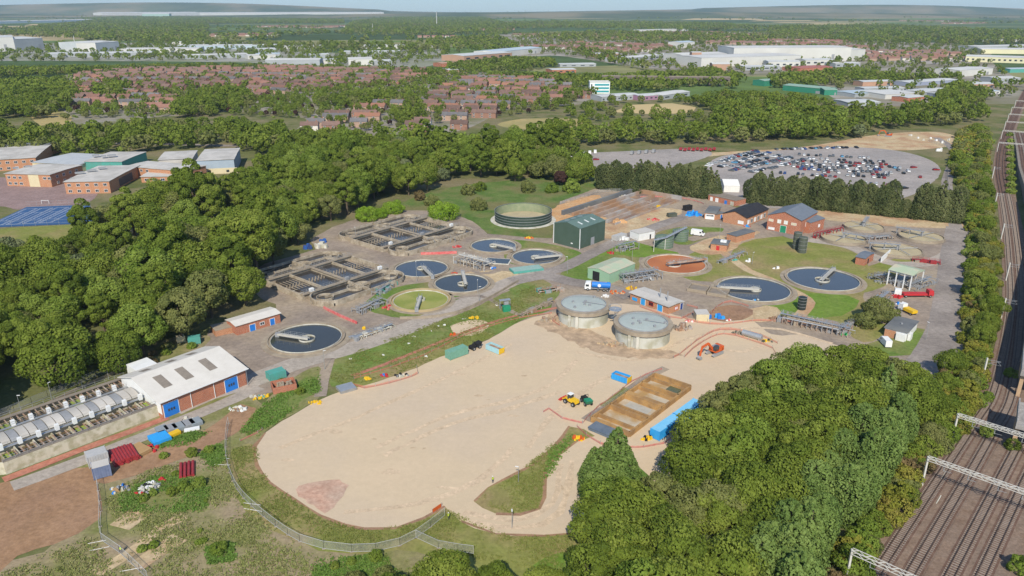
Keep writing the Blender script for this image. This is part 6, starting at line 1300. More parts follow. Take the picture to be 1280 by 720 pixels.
# ---------------------------------------------------------------- houses
HB = [mat('house_brick_red', (.30, .16, .11), (.25, .14, .10), scale=.4), mat('house_brick_orange', (.40, .27, .20), (.34, .24, .18), scale=.4), mat('house_render', (.62, .58, .52), (.56, .52, .46), scale=.4)]
HR = [mat('tile_brown', (.14, .088, .072), (.175, .112, .09), scale=.5, rnd=.25), mat('tile_red', (.205, .105, .08), (.24, .13, .098), scale=.5, rnd=.2), mat('tile_grey', (.12, .115, .12), (.16, .15, .15), scale=.5, rnd=.2), mat('tile_orange', (.27, .13, .085), (.24, .12, .08), scale=.5, rnd=.15)]
def house_proto(kind, wm, rm):
    L, D, h, rh = ((15, 8.5, 5.2, 2.8), (24, 8.0, 5.2, 2.6), (9, 8, 5.2, 3.0))[kind]
    t = thing('house', 'house', 'house', (0, 0, -500)); walls_roof(t, L, D, h, rh, 'x', .35, wm, rm)
    n = (2, 3, 1)[kind]
    for i in range(n):
        x = L*(-.5+(i+.5)/n); MB().box(x+L/n*.3, 0, h+rh-.6, .9, .7, 1.9).build('chimney', HB[0], t)
        for z in (.9, 3.3): opening(t, L, D, 'f', 2*(x-L/n*.2)/L, z, 1.7, 1.2, GLASS, 'window', WHITE)
    if kind == 0: MB().box(L*.3, -D/2-1.2, 0, 4, 2.6, 2.5).build('porch', wm, t)
    return t
HP = [[house_proto(k, HB[w_], HR[r]) for w_, r in ((0, 0), (1, 1), (2, 0), (1, 2), (0, 1), (1, 3))] for k in range(3)]
for row in HP:
    for p in row: bpy.context.view_layer.update()
HT = [[(o, [(c, [(g, []) for g in kids(c)]) for c in kids(o)]) for o in row] for row in HP]
rnm = {0: 'brown-roofed red-brick', 1: 'red-roofed orange-brick', 2: 'brown-roofed rendered', 3: 'grey-roofed orange-brick', 4: 'red-roofed red-brick', 5: 'orange-roofed brick'}
HL = []
def street(u0, v0, u1, v1, kinds, gap=3.0, rows=1, back=26, seed=1, skip=.05, white=False):
    """houses in line along a street between two photo positions"""
    rg = random.Random(seed); a, b = G(u0, v0), G(u1, v1); d = (b-a); L = d.length; d.normalize(); n = Vector((-d.y, d.x, 0)); rz = math.atan2(d.y, d.x)
    for r in range(rows):
        s = rg.uniform(0, 6)
        while s < L:
            k = rg.choice(kinds); w_ = (15, 24, 9)[k]
            if rg.random() > skip:
                wob = math.sin(s*.013+r)*10; p = a+d*(s+w_/2)+n*(r*back+wob); HL.append((p.x, p.y, rz+rg.choice((0, 0, PI))+math.cos(s*.013+r)*.12, k, rg.choice((0, 0, 1, 1, 2, 3, 4, 5) if not white else (2, 2, 4, 1, 2))))
            s += w_+gap+rg.uniform(0, 3)
sd_ = 0
for (u0, v0, u1, v1, rows) in ((95, 93, 330, 88, 2), (330, 90, 420, 90, 2), (425, 94, 528, 93, 2), (150, 102, 300, 100, 1), (300, 104, 410, 105, 1), (88, 108, 150, 104, 1), (130, 122, 200, 112, 1), (170, 118, 230, 106, 1), (225, 140, 290, 128, 1), (215, 131, 320, 122, 1), (250, 116, 300, 108, 1), (120, 132, 150, 130, 1),
        (385, 152, 450, 139, 1), (388, 160, 420, 160, 1), (440, 163, 520, 165, 1), (478, 137, 560, 129, 1), (515, 137, 600, 122, 1), (490, 150, 580, 149, 1), (580, 142, 640, 128, 1), (520, 158, 560, 158, 1), (550, 112, 610, 103, 1), (600, 110, 660, 103, 1), (600, 118, 680, 112, 1), (640, 112, 720, 116, 1), (640, 122, 715, 125, 1), (555, 120, 600, 110, 1), (90, 118, 110, 124, 1), (95, 98, 300, 95, 1), (105, 104, 150, 101, 1), (300, 110, 420, 110, 1), (330, 116, 400, 115, 1), (190, 126, 250, 118, 1), (240, 122, 310, 114, 1), (420, 100, 530, 99, 1), (430, 106, 500, 105, 1), (400, 164, 460, 158, 1), (500, 144, 570, 137, 1), (570, 135, 630, 122, 1), (600, 140, 690, 130, 1), (590, 106, 650, 99, 1), (280, 134, 330, 126, 1), (175, 98, 260, 97, 1), (355, 98, 400, 97, 1)):
    sd_ += 1; street(u0, v0, u1, v1, (0, 0, 1), seed=sd_, rows=rows)
for (u0, v0, u1, v1, rows) in ((650, 60, 780, 66, 4), (700, 56, 830, 60, 3), (640, 46, 960, 46, 4), (760, 50, 960, 50, 4), (262, 46, 345, 45, 5), (320, 34, 400, 35, 5), (600, 32, 750, 33, 4), (430, 34, 470, 32, 3), (520, 47, 570, 47, 1), (600, 38, 640, 38, 3), (880, 55, 1050, 58, 3), (1085, 76, 1200, 76, 4), (1085, 88, 1190, 86, 2), (1090, 70, 1210, 70, 4), (960, 53, 1060, 54, 3), (1010, 88, 1060, 92, 1), (1195, 30, 1230, 29, 3), (1010, 64, 1090, 60, 2), (1120, 26, 1200, 27, 2), (780, 43, 900, 42, 3)):
    sd_ += 1; street(u0, v0, u1, v1, (0, 1), seed=sd_, rows=rows, back=42, skip=.1, white=v0 > 60 or v0 == 46)
def estate(poly, avoid, sp, seed, keep):
    rg = random.Random(seed); W = [tuple(G(u, v)[:2]) for u, v in poly]; AV = [[tuple(G(u, v)[:2]) for u, v in a] for a in avoid]; y = min(p[1] for p in W); y1 = max(p[1] for p in W); x0, x1 = min(p[0] for p in W), max(p[0] for p in W); j = 0
    while y < y1:
        x = x0; q0 = rg.choice((0, 0, 1, 3, 4)); kd = rg.choice((0, 0, 1))
        while x < x1:
            a = math.sin(x*.004+y*.006)*.35+math.sin(y*.011)*.15; w_ = (15, 24)[kd]; yy = y+math.sin(x*.009+j*.4)*9
            if inpoly(x, yy, W) and rg.random() < keep and not any(inpoly(x, yy, q) for q in AV): HL.append((x, yy, a, kd, q0 if rg.random() < .6 else rg.choice((0, 1, 2, 3, 4, 5))))
            x += w_+rg.uniform(2, 6)
            if rg.random() < .06: x += 20
        y += sp*(1.35 if j % 2 else .75); j += 1
HL = [h for h in HL if h[1] > 1450 or h[1] < 0]
EB = [[(400, 118), (480, 112), (530, 122), (560, 135), (500, 132), (430, 136), (390, 130)], [(240, 112), (290, 108), (330, 118), (300, 138), (240, 150), (200, 150), (220, 125)], [(120, 108), (160, 100), (160, 125), (120, 125)], [(480, 140), (520, 130), (550, 150), (500, 160)]]
estate([(78, 136), (90, 96), (150, 90), (330, 86), (530, 90), (528, 102), (420, 112), (330, 120), (300, 140), (200, 140), (120, 134)], EB, 24, 5, .82)
estate([(385, 172), (388, 148), (450, 134), (520, 130), (590, 97), (690, 100), (735, 122), (700, 130), (640, 134), (600, 150), (560, 168), (480, 174)], EB, 24, 6, .8)
def place_houses():
    L = []
    for h in HL:
        u, v = px(h[0], h[1]); 
        if -20 < u < 1300: L.append((math.hypot(h[0], h[1]), u, v)+h)
    L.sort(key=lambda t: t[0]); near, far = L[:290], L[290:]; rows = {}
    for t in near: rows.setdefault(int(t[2]//6), []).append(t)
    ks = sorted(rows, reverse=True)
    for ri, k in enumerate(ks):
        for i, t in enumerate(sorted(rows[k], key=lambda t: t[1])):
            _, u, v, x, y, rz, kd, q = t; nm = ('semi-detached pair', 'terrace', 'house')[kd]
            side = 'left part' if u < 350 else ('middle part' if u < 560 else 'right part')
            lab = '%s %s, %s from the left in %s row of the estate' % (rnm[q], nm, nth(i), 'the front' if ri == 0 else nth(ri))
            lab = ' '.join(lab.split()[:16]); dup(HT[kd][q], (x, y, 0), rz, lab, 'houses of the red-roofed estate')
    # far houses as one mass
    wv, wf, rv, rf = MB(), None, MB(), None
    for t in far:
        _, u, v, x, y, rz, kd, q = t; Lh, D = (15, 24, 9)[kd], 8.0; c, s_ = math.cos(rz), math.sin(rz); h, rh = 5.2, 3.0
        P = lambda a, b, z: (x+a*c-b*s_, y+a*s_+b*c, z); X, Y = Lh/2, D/2
        (wv if q != 2 else WV2).add([P(-X, -Y, 0), P(X, -Y, 0), P(X, Y, 0), P(-X, Y, 0), P(-X, -Y, h), P(X, -Y, h), P(X, Y, h), P(-X, Y, h), P(-X, 0, h+rh), P(X, 0, h+rh)], [(0, 1, 5, 4), (2, 3, 7, 6), (1, 2, 6, 9, 5), (3, 0, 4, 8, 7)])
        X += .3; Y += .4; (rv if q in (0, 2, 3) else RV2).add([P(-X, -Y, h-.2), P(X, -Y, h-.2), P(X, 0, h+rh+.1), P(-X, 0, h+rh+.1), P(X, Y, h-.2), P(-X, Y, h-.2)], [(0, 1, 2, 3), (3, 2, 4, 5)])
    root = thing('distant_houses', 'far rows of small red and pale houses across the town', 'houses', (0, 0, 0)); root['kind'] = 'stuff'
    for nm, mb, m in (('walls', wv, HB[1]), ('pale_walls', WV2, HB[2]), ('brown_roofs', rv, HR[0]), ('red_roofs', RV2, HR[1])):
        if mb.f: tag(mb.build(nm, m, root), kind='stuff')
    print('HOUSES', len(near), len(far))
WV2, RV2 = MB(), MB()
place_houses()
def rm_tree(o):
    for c in kids(o): rm_tree(c)
    bpy.data.objects.remove(o)
for row in HP:
    for p in row: rm_tree(p)
# ---------------------------------------------------------------- vehicles
def hdg(u0, v0, u1, v1): a, b = G(u0, v0), G(u1, v1); return math.atan2(b.y-a.y, b.x-a.x)
def prof(mb, pts, w_):
    """side profile in x, z extruded across y"""
    n = len(pts); P = [Vector((p[0], p[1], 0)) for p in pts]; tr = tessellate_polygon([P]); vs = [(p[0], -w_/2, p[1]) for p in pts]+[(p[0], w_/2, p[1]) for p in pts]
    area = sum(pts[i][0]*pts[(i+1) % n][1]-pts[(i+1) % n][0]*pts[i][1] for i in range(n)); fs = []
    for i in range(n): j = (i+1) % n; fs.append((i, j, n+j, n+i) if area > 0 else (j, i, n+i, n+j))
    for t in tr:
        a, b, c = t; s_ = (P[b]-P[a]).cross(P[c]-P[a]).z
        if s_ < 0: b, c = c, b
        fs.append((a, b, c)); fs.append((n+a, n+c, n+b))
    return mb.add(vs, fs)
def wheel(t, x, y, r, w_=.25, m=BLACK, name='wheel'):
    mb = MB().tube([(x, y-w_/2, r), (x, y+w_/2, r)], r, 14); o = mb.build(name, m, t); MB().tube([(x, y-w_/2-.01, r), (x, y+w_/2+.01, r)], r*.5, 10).build('rim', GREYP, o); return o
def car_parts(t, m, wheels=True, big=1.0):
    b = MB(); prof(b, [(-2.15, .3), (2.15, .3), (2.2, .62), (2.05, .82), (1.1, .95), (.5, 1.02), (-1.9, 1.02), (-2.15, .85)], 1.76)
    prof(b, [(-1.35, 1.44), (.05, 1.44), (.1, 1.40), (-1.4, 1.40)], 1.36); b.build('body', m, t)
    g = MB(); vs = [(-1.95, -.84, 1.025), (.95, -.84, 1.0), (.95, .84, 1.0), (-1.95, .84, 1.025), (-1.4, -.67, 1.395), (.1, -.67, 1.395), (.1, .67, 1.395), (-1.4, .67, 1.395)]
    g.add(vs, [(0, 1, 5, 4), (1, 2, 6, 5), (2, 3, 7, 6), (3, 0, 4, 7), (4, 5, 6, 7)]); g.build('window', GLASS, t)
    if wheels:
        for x in (-1.35, 1.35):
            for y in (-.8, .8): wheel(t, x, y, .32, .22)
def van_parts(t, m):
    b = MB(); prof(b, [(-2.7, .35), (2.7, .35), (2.75, .9), (2.3, 1.25), (1.6, 2.25), (1.2, 2.4), (-2.65, 2.4)], 1.95); b.build('body', m, t)
    g = MB(); g.add([(2.31, -.85, 1.27), (2.31, .85, 1.27), (1.66, .85, 2.2), (1.66, -.85, 2.2)], [(0, 1, 2, 3)])
    g.build('window', GLASS, t).location = (.03, 0, .02)
    for s_ in (-1, 1): MB().box(1.25, s_*.98, 1.3, .8, .03, .6).build('window', GLASS, t)
    for x in (-1.7, 1.7):
        for y in (-.88, .88): wheel(t, x, y, .36, .24)
CC = {'white': mat('car_white', (.72, .72, .72), (.7, .7, .7), rough=.3), 'silver': mat('car_silver', (.45, .46, .47), (.42, .43, .44), rough=.35), 'grey': mat('car_grey', (.14, .15, .16), (.12, .13, .14), rough=.35), 'black': mat('car_black', (.015, .015, .018), (.02, .02, .022), rough=.3), 'red': mat('car_red', (.28, .02, .02), (.25, .02, .02), rough=.35), 'blue': mat('car_blue', (.03, .07, .22), (.035, .08, .25), rough=.35), 'light blue': mat('car_light_blue', (.12, .32, .50), (.1, .3, .48), rough=.4)}
def car_proto(): t = thing('parked_car', 'x', 'car', (0, 0, -400)); car_parts(t, CC['white'], False); return t
cp = car_proto(); cpt = (cp, [(c, []) for c in kids(cp)])
rgc = random.Random(77)
YR = [(884, 208, 932, 192.5, 'first short row left of the yard'), (896, 211, 962, 191, 'second short row left of the yard'), (915, 214, 990, 196, 'third short row left of the yard'), (940, 216, 1010, 199, 'fourth short row left of the yard'),
      (966, 187.5, 1078, 184.5, 'row along the far edge of the yard'), (990, 198, 1110, 203, 'farthest row of the dense block'), (988, 201.5, 1118, 206.5, 'second farthest row of the dense block'), (976, 205, 1134, 210.5, 'middle row of the dense block'), (986, 208.5, 1140, 214.5, 'fourth row of the dense block'), (1000, 212, 1136, 218, 'fifth row of the dense block'), (1030, 216, 1116, 220.5, 'sixth row of the dense block'), (1060, 220, 1112, 223.5, 'nearest row of the dense block'),
      (905, 200, 950, 188, 'extra file beside the access lane'), (914, 210, 975, 194, 'sixth short row left of the yard'), (935, 210, 990, 197.5, 'seventh short row left of the yard'), (900, 203.5, 948, 190, 'eighth short row left of the yard'), (1000, 194, 1096, 198.5, 'thin far row above the dense block'), (975, 217, 1050, 222, 'left row seen over the conifer screen'), (1070, 229, 1122, 234, 'hidden row at the foot of the conifer screen')]
colw = ['white']*5+['silver']*3+['grey']*6+['black']*6+['red']*2+['blue']*2+['light blue']
def put_car(x, y, rz, col, lab, grp='cars stored in the vehicle yard'):
    c = dup(cpt, (x, y, .06), rz, lab, grp, mats={'body': CC[col]}); return c
for (u0, v0, u1, v1, nm) in YR:
    a, b = G(u0, v0), G(u1, v1); d = b-a; L = d.length; d.normalize(); n = max(2, int(L/2.75)); rz = math.atan2(d.y, d.x)+PI/2; i = 0
    for k in range(n):
        if rgc.random() < .2: continue
        p = a+d*(L*k/n+rgc.uniform(-.4, .4))+Vector((-d.y, d.x, 0))*rgc.uniform(-1.2, 1.2); col = rgc.choice(colw); put_car(p.x, p.y, rz+rgc.uniform(-.06, .06)+rgc.choice((0, PI)), col, ' '.join(('%s car, %s from the left in the %s' % (col, nth(i), nm)).split()[:16])); i += 1
for u, v, r_, col, lab in ((1142, 210, .2, 'red', 'lone red car in the empty part of the yard, farthest'), (1170, 213, 0, 'red', 'lone red car at the right edge of the yard'), (1150, 222, 1.2, 'red', 'lone red car nearest the conifer screen'), (1131, 236, .3, 'black', 'black car seen in the dip of the conifer screen'), (745, 200, .1, 'red', 'bright red car left of the tall conifer screen'), (1196, 176, 1, 'white', 'white car on the bend of the estate road')):
    p = G(u, v); put_car(p.x, p.y, r_, col, lab, None)
for k, (u0, v0, u1, v1) in enumerate(((780, 77, 840, 80), (770, 80, 845, 82), (640, 78, 690, 74), (560, 88, 600, 84), (1105, 114, 1180, 110), (100, 203, 150, 200), (345, 182, 365, 181))):      # small car parks in the town
    a, b = G(u0, v0), G(u1, v1); d = b-a; L = d.length; n = int(L/(3.2)); d.normalize(); i = 0
    for j in range(min(n, 26)):
        if rgc.random() < .3: continue
        p = a+d*(L*j/min(n, 26)); col = rgc.choice(colw); put_car(p.x, p.y, rgc.choice((0, PI))+math.atan2(d.y, d.x)+PI/2, col, '%s car, %s from the left in the %s' % (col, nth(i), ('retail car park by the grey shed', 'nearer row before the grey retail shed', 'dealership forecourt', 'forecourt of the red-brick unit', 'trading estate yard', 'school rear car park', 'street parking past the wood')[k]), 'cars parked in the town'); i += 1
for c in kids(cp): bpy.data.objects.remove(c)
bpy.data.objects.remove(cp)
def van(u, v, rz, lab, m=None, s=1.0, grp=None): p = G(u, v); t = thing('van', lab, 'van', (p.x, p.y, .1), rz, grp); van_parts(t, m or WHITE); t.scale = (s,)*3; return t
van(872, 294.5, -.5, 'white van parked on the tan soil right of the squat green tanks', s=1.15); van(1106, 431, 1.5, 'white van parked in front of the flat-roofed gate cabin')
for i in range(9): van(688+i*6.6+(3 if i > 5 else 0), 200-i*1.05, 1.4+.1*math.sin(i), 'white van, %s from the left in the line left of the conifer screen' % nth(i), grp='vans lined up by the far yard')
for i in range(4): van(790+i*9, 193-i*.7, 1.2, 'grey van, %s from the left behind the conifer screen' % nth(i), GREYP, grp='vans lined up by the far yard')
for i in range(9):
    p = G(851+i*5.2, 188+(i % 2)*.8); t = thing('trailer', 'red trailer, %s from the left on the lane behind the conifers' % nth(i), 'trailer', (p.x, p.y, .1), 1.3, 'red trailers behind the conifer screen'); MB().box(0, 0, .8, 6, 2.3, 1.1).build('bed', REDPIPE, t)
    for x in (-1, 1): wheel(t, x*1.2, -.9, .45); wheel(t, x*1.2, .9, .45)
def tanker():
    p, q = G(731, 362), G(762, 364); t = thing('tanker_lorry', 'blue tanker lorry with a white cab in front of the pale mint shed', 'lorry', (*((p+q)/2)[:2], .1), math.atan2(p.y-q.y, p.x-q.x)); L = (p-q).length/2
    b = MB(); prof(b, [(L-2.3, .6), (L, .6), (L+.05, 1.6), (L-.15, 2.9), (L-.5, 3.2), (L-2.3, 3.3)], 2.4); b.build('cab', WHITE, t); MB().box(L+.02, 0, 1.7, .06, 2.0, .9).build('window', GLASS, t)
    for s_ in (-1, 1): MB().box(L-1.0, s_*1.22, 1.7, 1.2, .05, .8).build('window', GLASS, t)
    b = MB().tube([(-L, 0, 2.25), (L-2.7, 0, 2.25)], 1.2, 22); b.tube([(-L-.25, 0, 2.25), (-L, 0, 2.25)], .9, 22); tk = b.build('tank', BLUEP, t); MB().tube([(-.8, -1.22, 2.3), (-.8, -1.19, 2.3)], .62, 18).build('emblem', WHITE, tk); MB().tube([(-.8, 1.22, 2.3), (-.8, 1.19, 2.3)], .62, 18).build('emblem', WHITE, tk)
    m = MB().box(-.8, 0, 3.42, L*1.2, .7, .1); m.build('catwalk', STEEL, tk); MB().box(0, 0, .7, L*2-1, 1.2, .35).build('chassis', GREYP, t)
    for x in (-L+.8, -L+2.1, -.4, L-1.2):
        for y in (-1.05, 1.05): wheel(t, x, y, .52, .35)
tanker()
def lorry(u, v, rz, lab, cabm, bedm, name='lorry', L=7.0, load=1.0):
    p = G(u, v); t = thing(name, lab, 'lorry', (p.x, p.y, .1), rz); b = MB(); prof(b, [(L/2-1.9, .6), (L/2, .6), (L/2+.05, 1.5), (L/2-.3, 2.7), (L/2-1.9, 2.75)], 2.3); b.build('cab', cabm, t); MB().box(L/2-.08, 0, 1.6, .2, 2.0, .8).build('window', GLASS, t)
    MB().box(-1.1, 0, .8, L-2.4, 2.3, load).build('bed', bedm, t)
    for x in (-L/2+.9, L/2-1.1):
        for y in (-1.0, 1.0): wheel(t, x, y, .48, .3)
lorry(1134, 391, 1.9, 'white-cabbed flatbed lorry carrying yellow load beside the gate cabin', WHITE, YELLOW, L=6.5); lorry(1146, 371, 0, 'long red flatbed with no load in front of the open canopy', REDP, REDP, L=11, load=.7)
def excavator(u, v, rz, lab, col, s=1.0):
    p = G(u, v); t = thing('excavator', lab, 'excavator', (p.x, p.y, .09), rz); t.scale = (s,)*3
    for y in (-1.15, 1.15): b = MB(); prof(b, [(-2.0, .1), (-2.3, .5), (-2.0, .9), (2.0, .9), (2.3, .5), (2.0, .1)], .6); o = b.build('track', GREYP, t); o.location = (0, y, 0)
    b = MB(); b.cyl(0, 0, .9, 1.1, .9); b.box(-.5, 0, 1.1, 3.3, 2.5, .95); b.box(-1.9, 0, 1.1, .9, 2.5, 1.35); b.build('house', col, t)
    MB().box(-.7, -.3, 2.06, 1.6, 1.6, .3).build('engine_cover', GREYP, t)
    c = MB(); prof(c, [(-.2, 1.6), (1.2, 1.6), (1.15, 2.5), (.8, 3.0), (-.2, 3.0)], 1.0); o = c.build('cab', GLASS, t); o.location = (0, .75, 0)
    b = MB(); b.beam((.9, -.2, 1.7), (2.9, -.2, 4.0), .5, .6); b.beam((2.9, -.2, 4.0), (5.2, -.2, 3.6), .45, .55); b.build('boom', col, t)
    b = MB(); b.beam((5.3, -.2, 3.9), (6.1, -.2, 1.1), .35, .45); b.build('stick', col, t); MB().beam((5.0, -.2, 2.9), (3.4, -.2, 3.2), .15, .15).build('ram', STEEL, t)
    b = MB(); prof(b, [(6.3, 1.2), (5.8, .9), (5.5, .2), (5.9, .0), (6.7, .3), (6.8, .8)], 1.1); o = b.build('bucket', GREYP, t); o.location = (0, -.2, 0)
excavator(893, 443, hdg(893, 443, 880, 447)+.1, 'orange crawler excavator on the gravel, boom reaching left', ORANGE, 1.1)
excavator(1110, 171, 2.6, 'small far orange excavator on the bare bank behind the yard', ORANGE, 1.2)
def loader(u, v, rz):
    p = G(u, v); t = thing('wheel_loader', 'yellow wheeled loader standing on the gravel above the ochre basin', 'loader', (p.x, p.y, .09), rz)
    MB().box(-.9, 0, .9, 2.6, 1.6, 1.0, 0, .9).build('bonnet', YELLOW, t); MB().box(.9, 0, .8, 1.4, 1.3, .6).build('chassis', YELLOW, t); MB().box(.3, 0, 1.5, 1.2, 1.3, 1.4, 0, .9).build('cab', GLASS, t); MB().box(.3, 0, 2.9, 1.35, 1.4, .12).build('cab_roof', WHITE, t)
    for s_ in (-1, 1): MB().beam((.9, s_*.5, 1.6), (3.0, s_*.5, .6), .22, .35).build('lift_arm', YELLOW, t)
    b = MB(); prof(b, [(2.9, .2), (3.9, .1), (3.0, 1.1), (2.8, .8)], 2.3); b.build('bucket', REDP, t)
    for x in (-1.5, 1.3):
        for y in (-.95, .95): wheel(t, x, y, .65, .45)
loader(714, 505, hdg(714, 505, 700, 498))
def dumper(u, v, rz, lab, skipm):
    p = G(u, v); t = thing('site_dumper', lab, 'dumper', (p.x, p.y, .09), rz); b = MB(); prof(b, [(.2, .9), (1.6, .8), (2.3, 1.9), (.1, 1.8)], 1.9); b.build('skip', skipm, t); MB().box(-1.2, 0, .7, 1.8, 1.5, .8).build('bonnet', DARKV, t)
    m = MB(); m.beam((-.4, -.6, 1.4), (-.4, -.6, 2.6), .1, .1); m.beam((-.4, .6, 1.4), (-.4, .6, 2.6), .1, .1); m.beam((-.4, -.6, 2.6), (-.4, .6, 2.6), .1, .1); m.build('roll_bar', BLACK, t); MB().box(-.7, 0, 1.5, .6, .6, .5).build('seat', BLACK, t)
    for x in (-1.3, 1.1):
        for y in (-.9, .9): wheel(t, x, y, .6, .4)
dumper(733, 505, hdg(729, 498, 740, 510), 'black and green site dumper beside the yellow loader', GREENP); dumper(594, 436, hdg(590, 436, 600, 432), 'dark site dumper parked right behind the green container', DARKV)
# ---------------------------------------------------------------- skips, containers, cabins
def container(u0, v0, u1, v1, w_, h, m, lab, name='shipping_container', rm=None, z=.08, cat='container'):
    a, b = G(u0, v0), G(u1, v1); L = (b-a).length; rz = math.atan2(b.y-a.y, b.x-a.x); n = Vector((-math.sin(rz), math.cos(rz), 0)); c = (a+b)/2+n*w_/2; t = thing(name, lab, cat, (c.x, c.y, z), rz)
    MB().box(0, 0, .12, L, w_, h-.12).build('shell', m, t); MB().box(0, 0, h+.003, L-.06, w_-.06, .05).build('roof', rm or m, t); f = MB()
    for x in (-L/2, L/2):
        for y in (-w_/2, w_/2): f.box(x, y, 0, .16, .16, h+.08)
    f.build('corner_post', m, t); k = max(5, int(L/.5)); r = MB()
    for i in range(1, k): r.box(-L/2+L*i/k, -w_/2-.02, .2, .12, .05, h-.3); r.box(-L/2+L*i/k, w_/2+.02, .2, .12, .05, h-.3)
    r.build('ribbing', m, t)
    dd = MB()
    for y in (-.5, .5): dd.box(L/2+.03, y*w_*.47, .2, .05, w_*.44, h-.35)
    dd.build('door', m, t); return t
def skip(u0, v0, u1, v1, lab, m, endm, w_=2.4, h=1.7):
    a, b = G(u0, v0), G(u1, v1); L = (b-a).length; rz = math.atan2(b.y-a.y, b.x-a.x); n = Vector((-math.sin(rz), math.cos(rz), 0)); c = (a+b)/2+n*w_/2; t = thing('skip', lab, 'skip', (c.x, c.y, .09), rz)
    m1 = MB(); T = .12
    for s_ in (-1, 1): m1.box(0, s_*(w_/2-T/2), .1, L-2*T, T, h)
    m1.build('side_wall', m, t)
    for s_ in (-1, 1): MB().box(s_*(L/2-T/2), 0, .1, T, w_, h).build('end_wall', endm if s_ > 0 else m, t)
    MB().box(0, 0, .1, L-2*T, w_-2*T, h*.6).build('load', RUSTY, t); k = MB()
    for i in range(1, 6): k.box(-L/2+L*i/6, -w_/2-.05, .1, .12, .1, h)
    k.build('ribbing', m, t)
skip(764, 474, 784, 481, 'blue and orange open skip alone on the gravel above the ochre basin', SKYB, YELLOW); skip(607, 437, 624, 444, 'pale blue and orange open skip right of the green container', mat('pale_blue_paint', (.30, .50, .55), (.34, .54, .58)), YELLOW)
container(563, 451, 585, 443, 2.5, 2.6, mat('sea_green_container', (.14, .30, .22), (.17, .34, .26)), 'sea-green shipping container on the edge of the gravel by the grass strip')
container(824, 552, 851, 533, 2.7, 2.6, SKYB, 'nearer bright blue cabin beside the ochre basin', 'site_cabin', mat('light_blue_roof', (.16, .47, .72), (.2, .5, .74))); container(852, 532, 877, 513, 2.7, 2.6, SKYB, 'farther bright blue cabin beside the ochre basin', 'site_cabin', mat('light_blue_roof', (.16, .47, .72)))
container(118, 601, 140, 595, 3.0, 3.0, mat('slate_blue_container', (.12, .15, .24), (.16, .19, .29)), 'slate-blue container with open front at the edge of the bare soil', rm=GREYR); container(112, 586, 137, 578, 3.4, 2.8, mat('grey_container', (.38, .38, .38), (.44, .43, .42)), 'grey container directly behind the slate-blue one')
container(338, 478, 358, 472, 3.0, 2.3, TEAL, 'teal cabin on the grassy bank beside the brick pit'); container(236, 432, 251, 430, 2.4, 2.3, TEAL, 'small teal container behind the white-roofed workshop'); container(222, 430, 232, 428, 2.2, 2.0, CREAM, 'cream tank box left of the small teal container', 'storage_box', cat='box')
container(1118, 369, 1126, 370, 2.2, 2.2, WHITE, 'white box unit left of the red heap below the open canopy', 'storage_box', cat='box')
container(771, 302, 783, 298, 3.0, 2.2, mat('grey_container', (.3, .3, .3)), 'pale grey box left of the low white cabin'); container(857, 264, 865, 262.5, 2.2, 2.6, DARKV, 'black container left of the stack of blue tanks')
container(836, 272, 846, 271, 2.2, 1.8, GREENP if False else DKSILO, 'dark green box with a white lid above the tan soil')
container(1080, 238, 1080.5, 233, 2, 2, GREENP, 'hidden green box') if False else None
def brick_pit():
    p = G(355, 486); t = thing('brick_enclosure', 'roofless orange-red brick enclosure full of pale rubble on the grassy bank', 'enclosure', (p.x, p.y, .08), hdg(343, 487, 373, 481)); 
    for (x, y, a, b) in ((0, -2.2, 6.4, .3), (0, 2.2, 6.4, .3), (-3.05, 0, .3, 4.1), (3.05, 0, .3, 4.1)): MB().box(x, y, 0, a, b, 1.9).build('wall', BRICK, t)
    m = MB(); rg = random.Random(2)
    for k in range(26): m.box(rg.uniform(-2.4, 2.4), rg.uniform(-1.6, 1.6), 0, rg.uniform(.4, .9), rg.uniform(.3, .8), rg.uniform(.7, 1.7), rg.uniform(0, 3))
    m.build('rubble', CONC, t)
brick_pit()
def pipes(u0, v0, u1, v1, n, r, L, m, lab, layers=1):
    a, b = G(u0, v0), G(u1, v1); rz = math.atan2(b.y-a.y, b.x-a.x); c = (a+b)/2; t = thing('pipe_stack', lab, 'pipes', (c.x, c.y, .08), rz); sp = (b-a).length/n; rg = random.Random(n)
    for l in range(layers):
        for i in range(n-l):
            x = (-n/2+i+.5+l*.5)*sp; y = rg.uniform(-.3, .3); z = r+l*r*1.75
            MB().tube([(x, y-L/2, z), (x, y+L/2, z)], r, 12).build('pipe', m, t)
    return t
pipes(139, 577, 172, 566, 9, .38, 6.5, REDPIPE, 'stack of long dark-red pipes lying beside the red brick edging', 2); pipes(224, 590, 244, 586, 4, .36, 6.0, REDPIPE, 'smaller group of dark-red pipes on the weedy ground', 1)
def pallet_stack(u, v, rz, w_, d_, h, m, lab, name='pallet_stack', n=5, cat='stack', gap=.06):
    p = G(u, v); t = thing(name, lab, cat, (p.x, p.y, .08), rz); 
    for i in range(n): z = h*i/n; MB().box(.05*math.sin(i*2.1), .05*math.cos(i*1.7), z, w_, d_, h/n-gap).build('layer', m, t)
    return t
pallet_stack(174, 565, hdg(170, 567, 180, 562), 3.6, 5.2, 1.0, TIMBER, 'stack of tan timber sheets right of the dark-red pipes'); pallet_stack(200, 550, hdg(190, 553, 212, 545), 4.2, 4.6, 1.1, SKYB, 'bright blue crate stack near the concrete path', 'crate_stack', 3); pallet_stack(217, 545, hdg(210, 548, 224, 542), 3.2, 1.7, 1.0, YELLOW, 'yellow crate right of the bright blue crates', 'crate', 2)
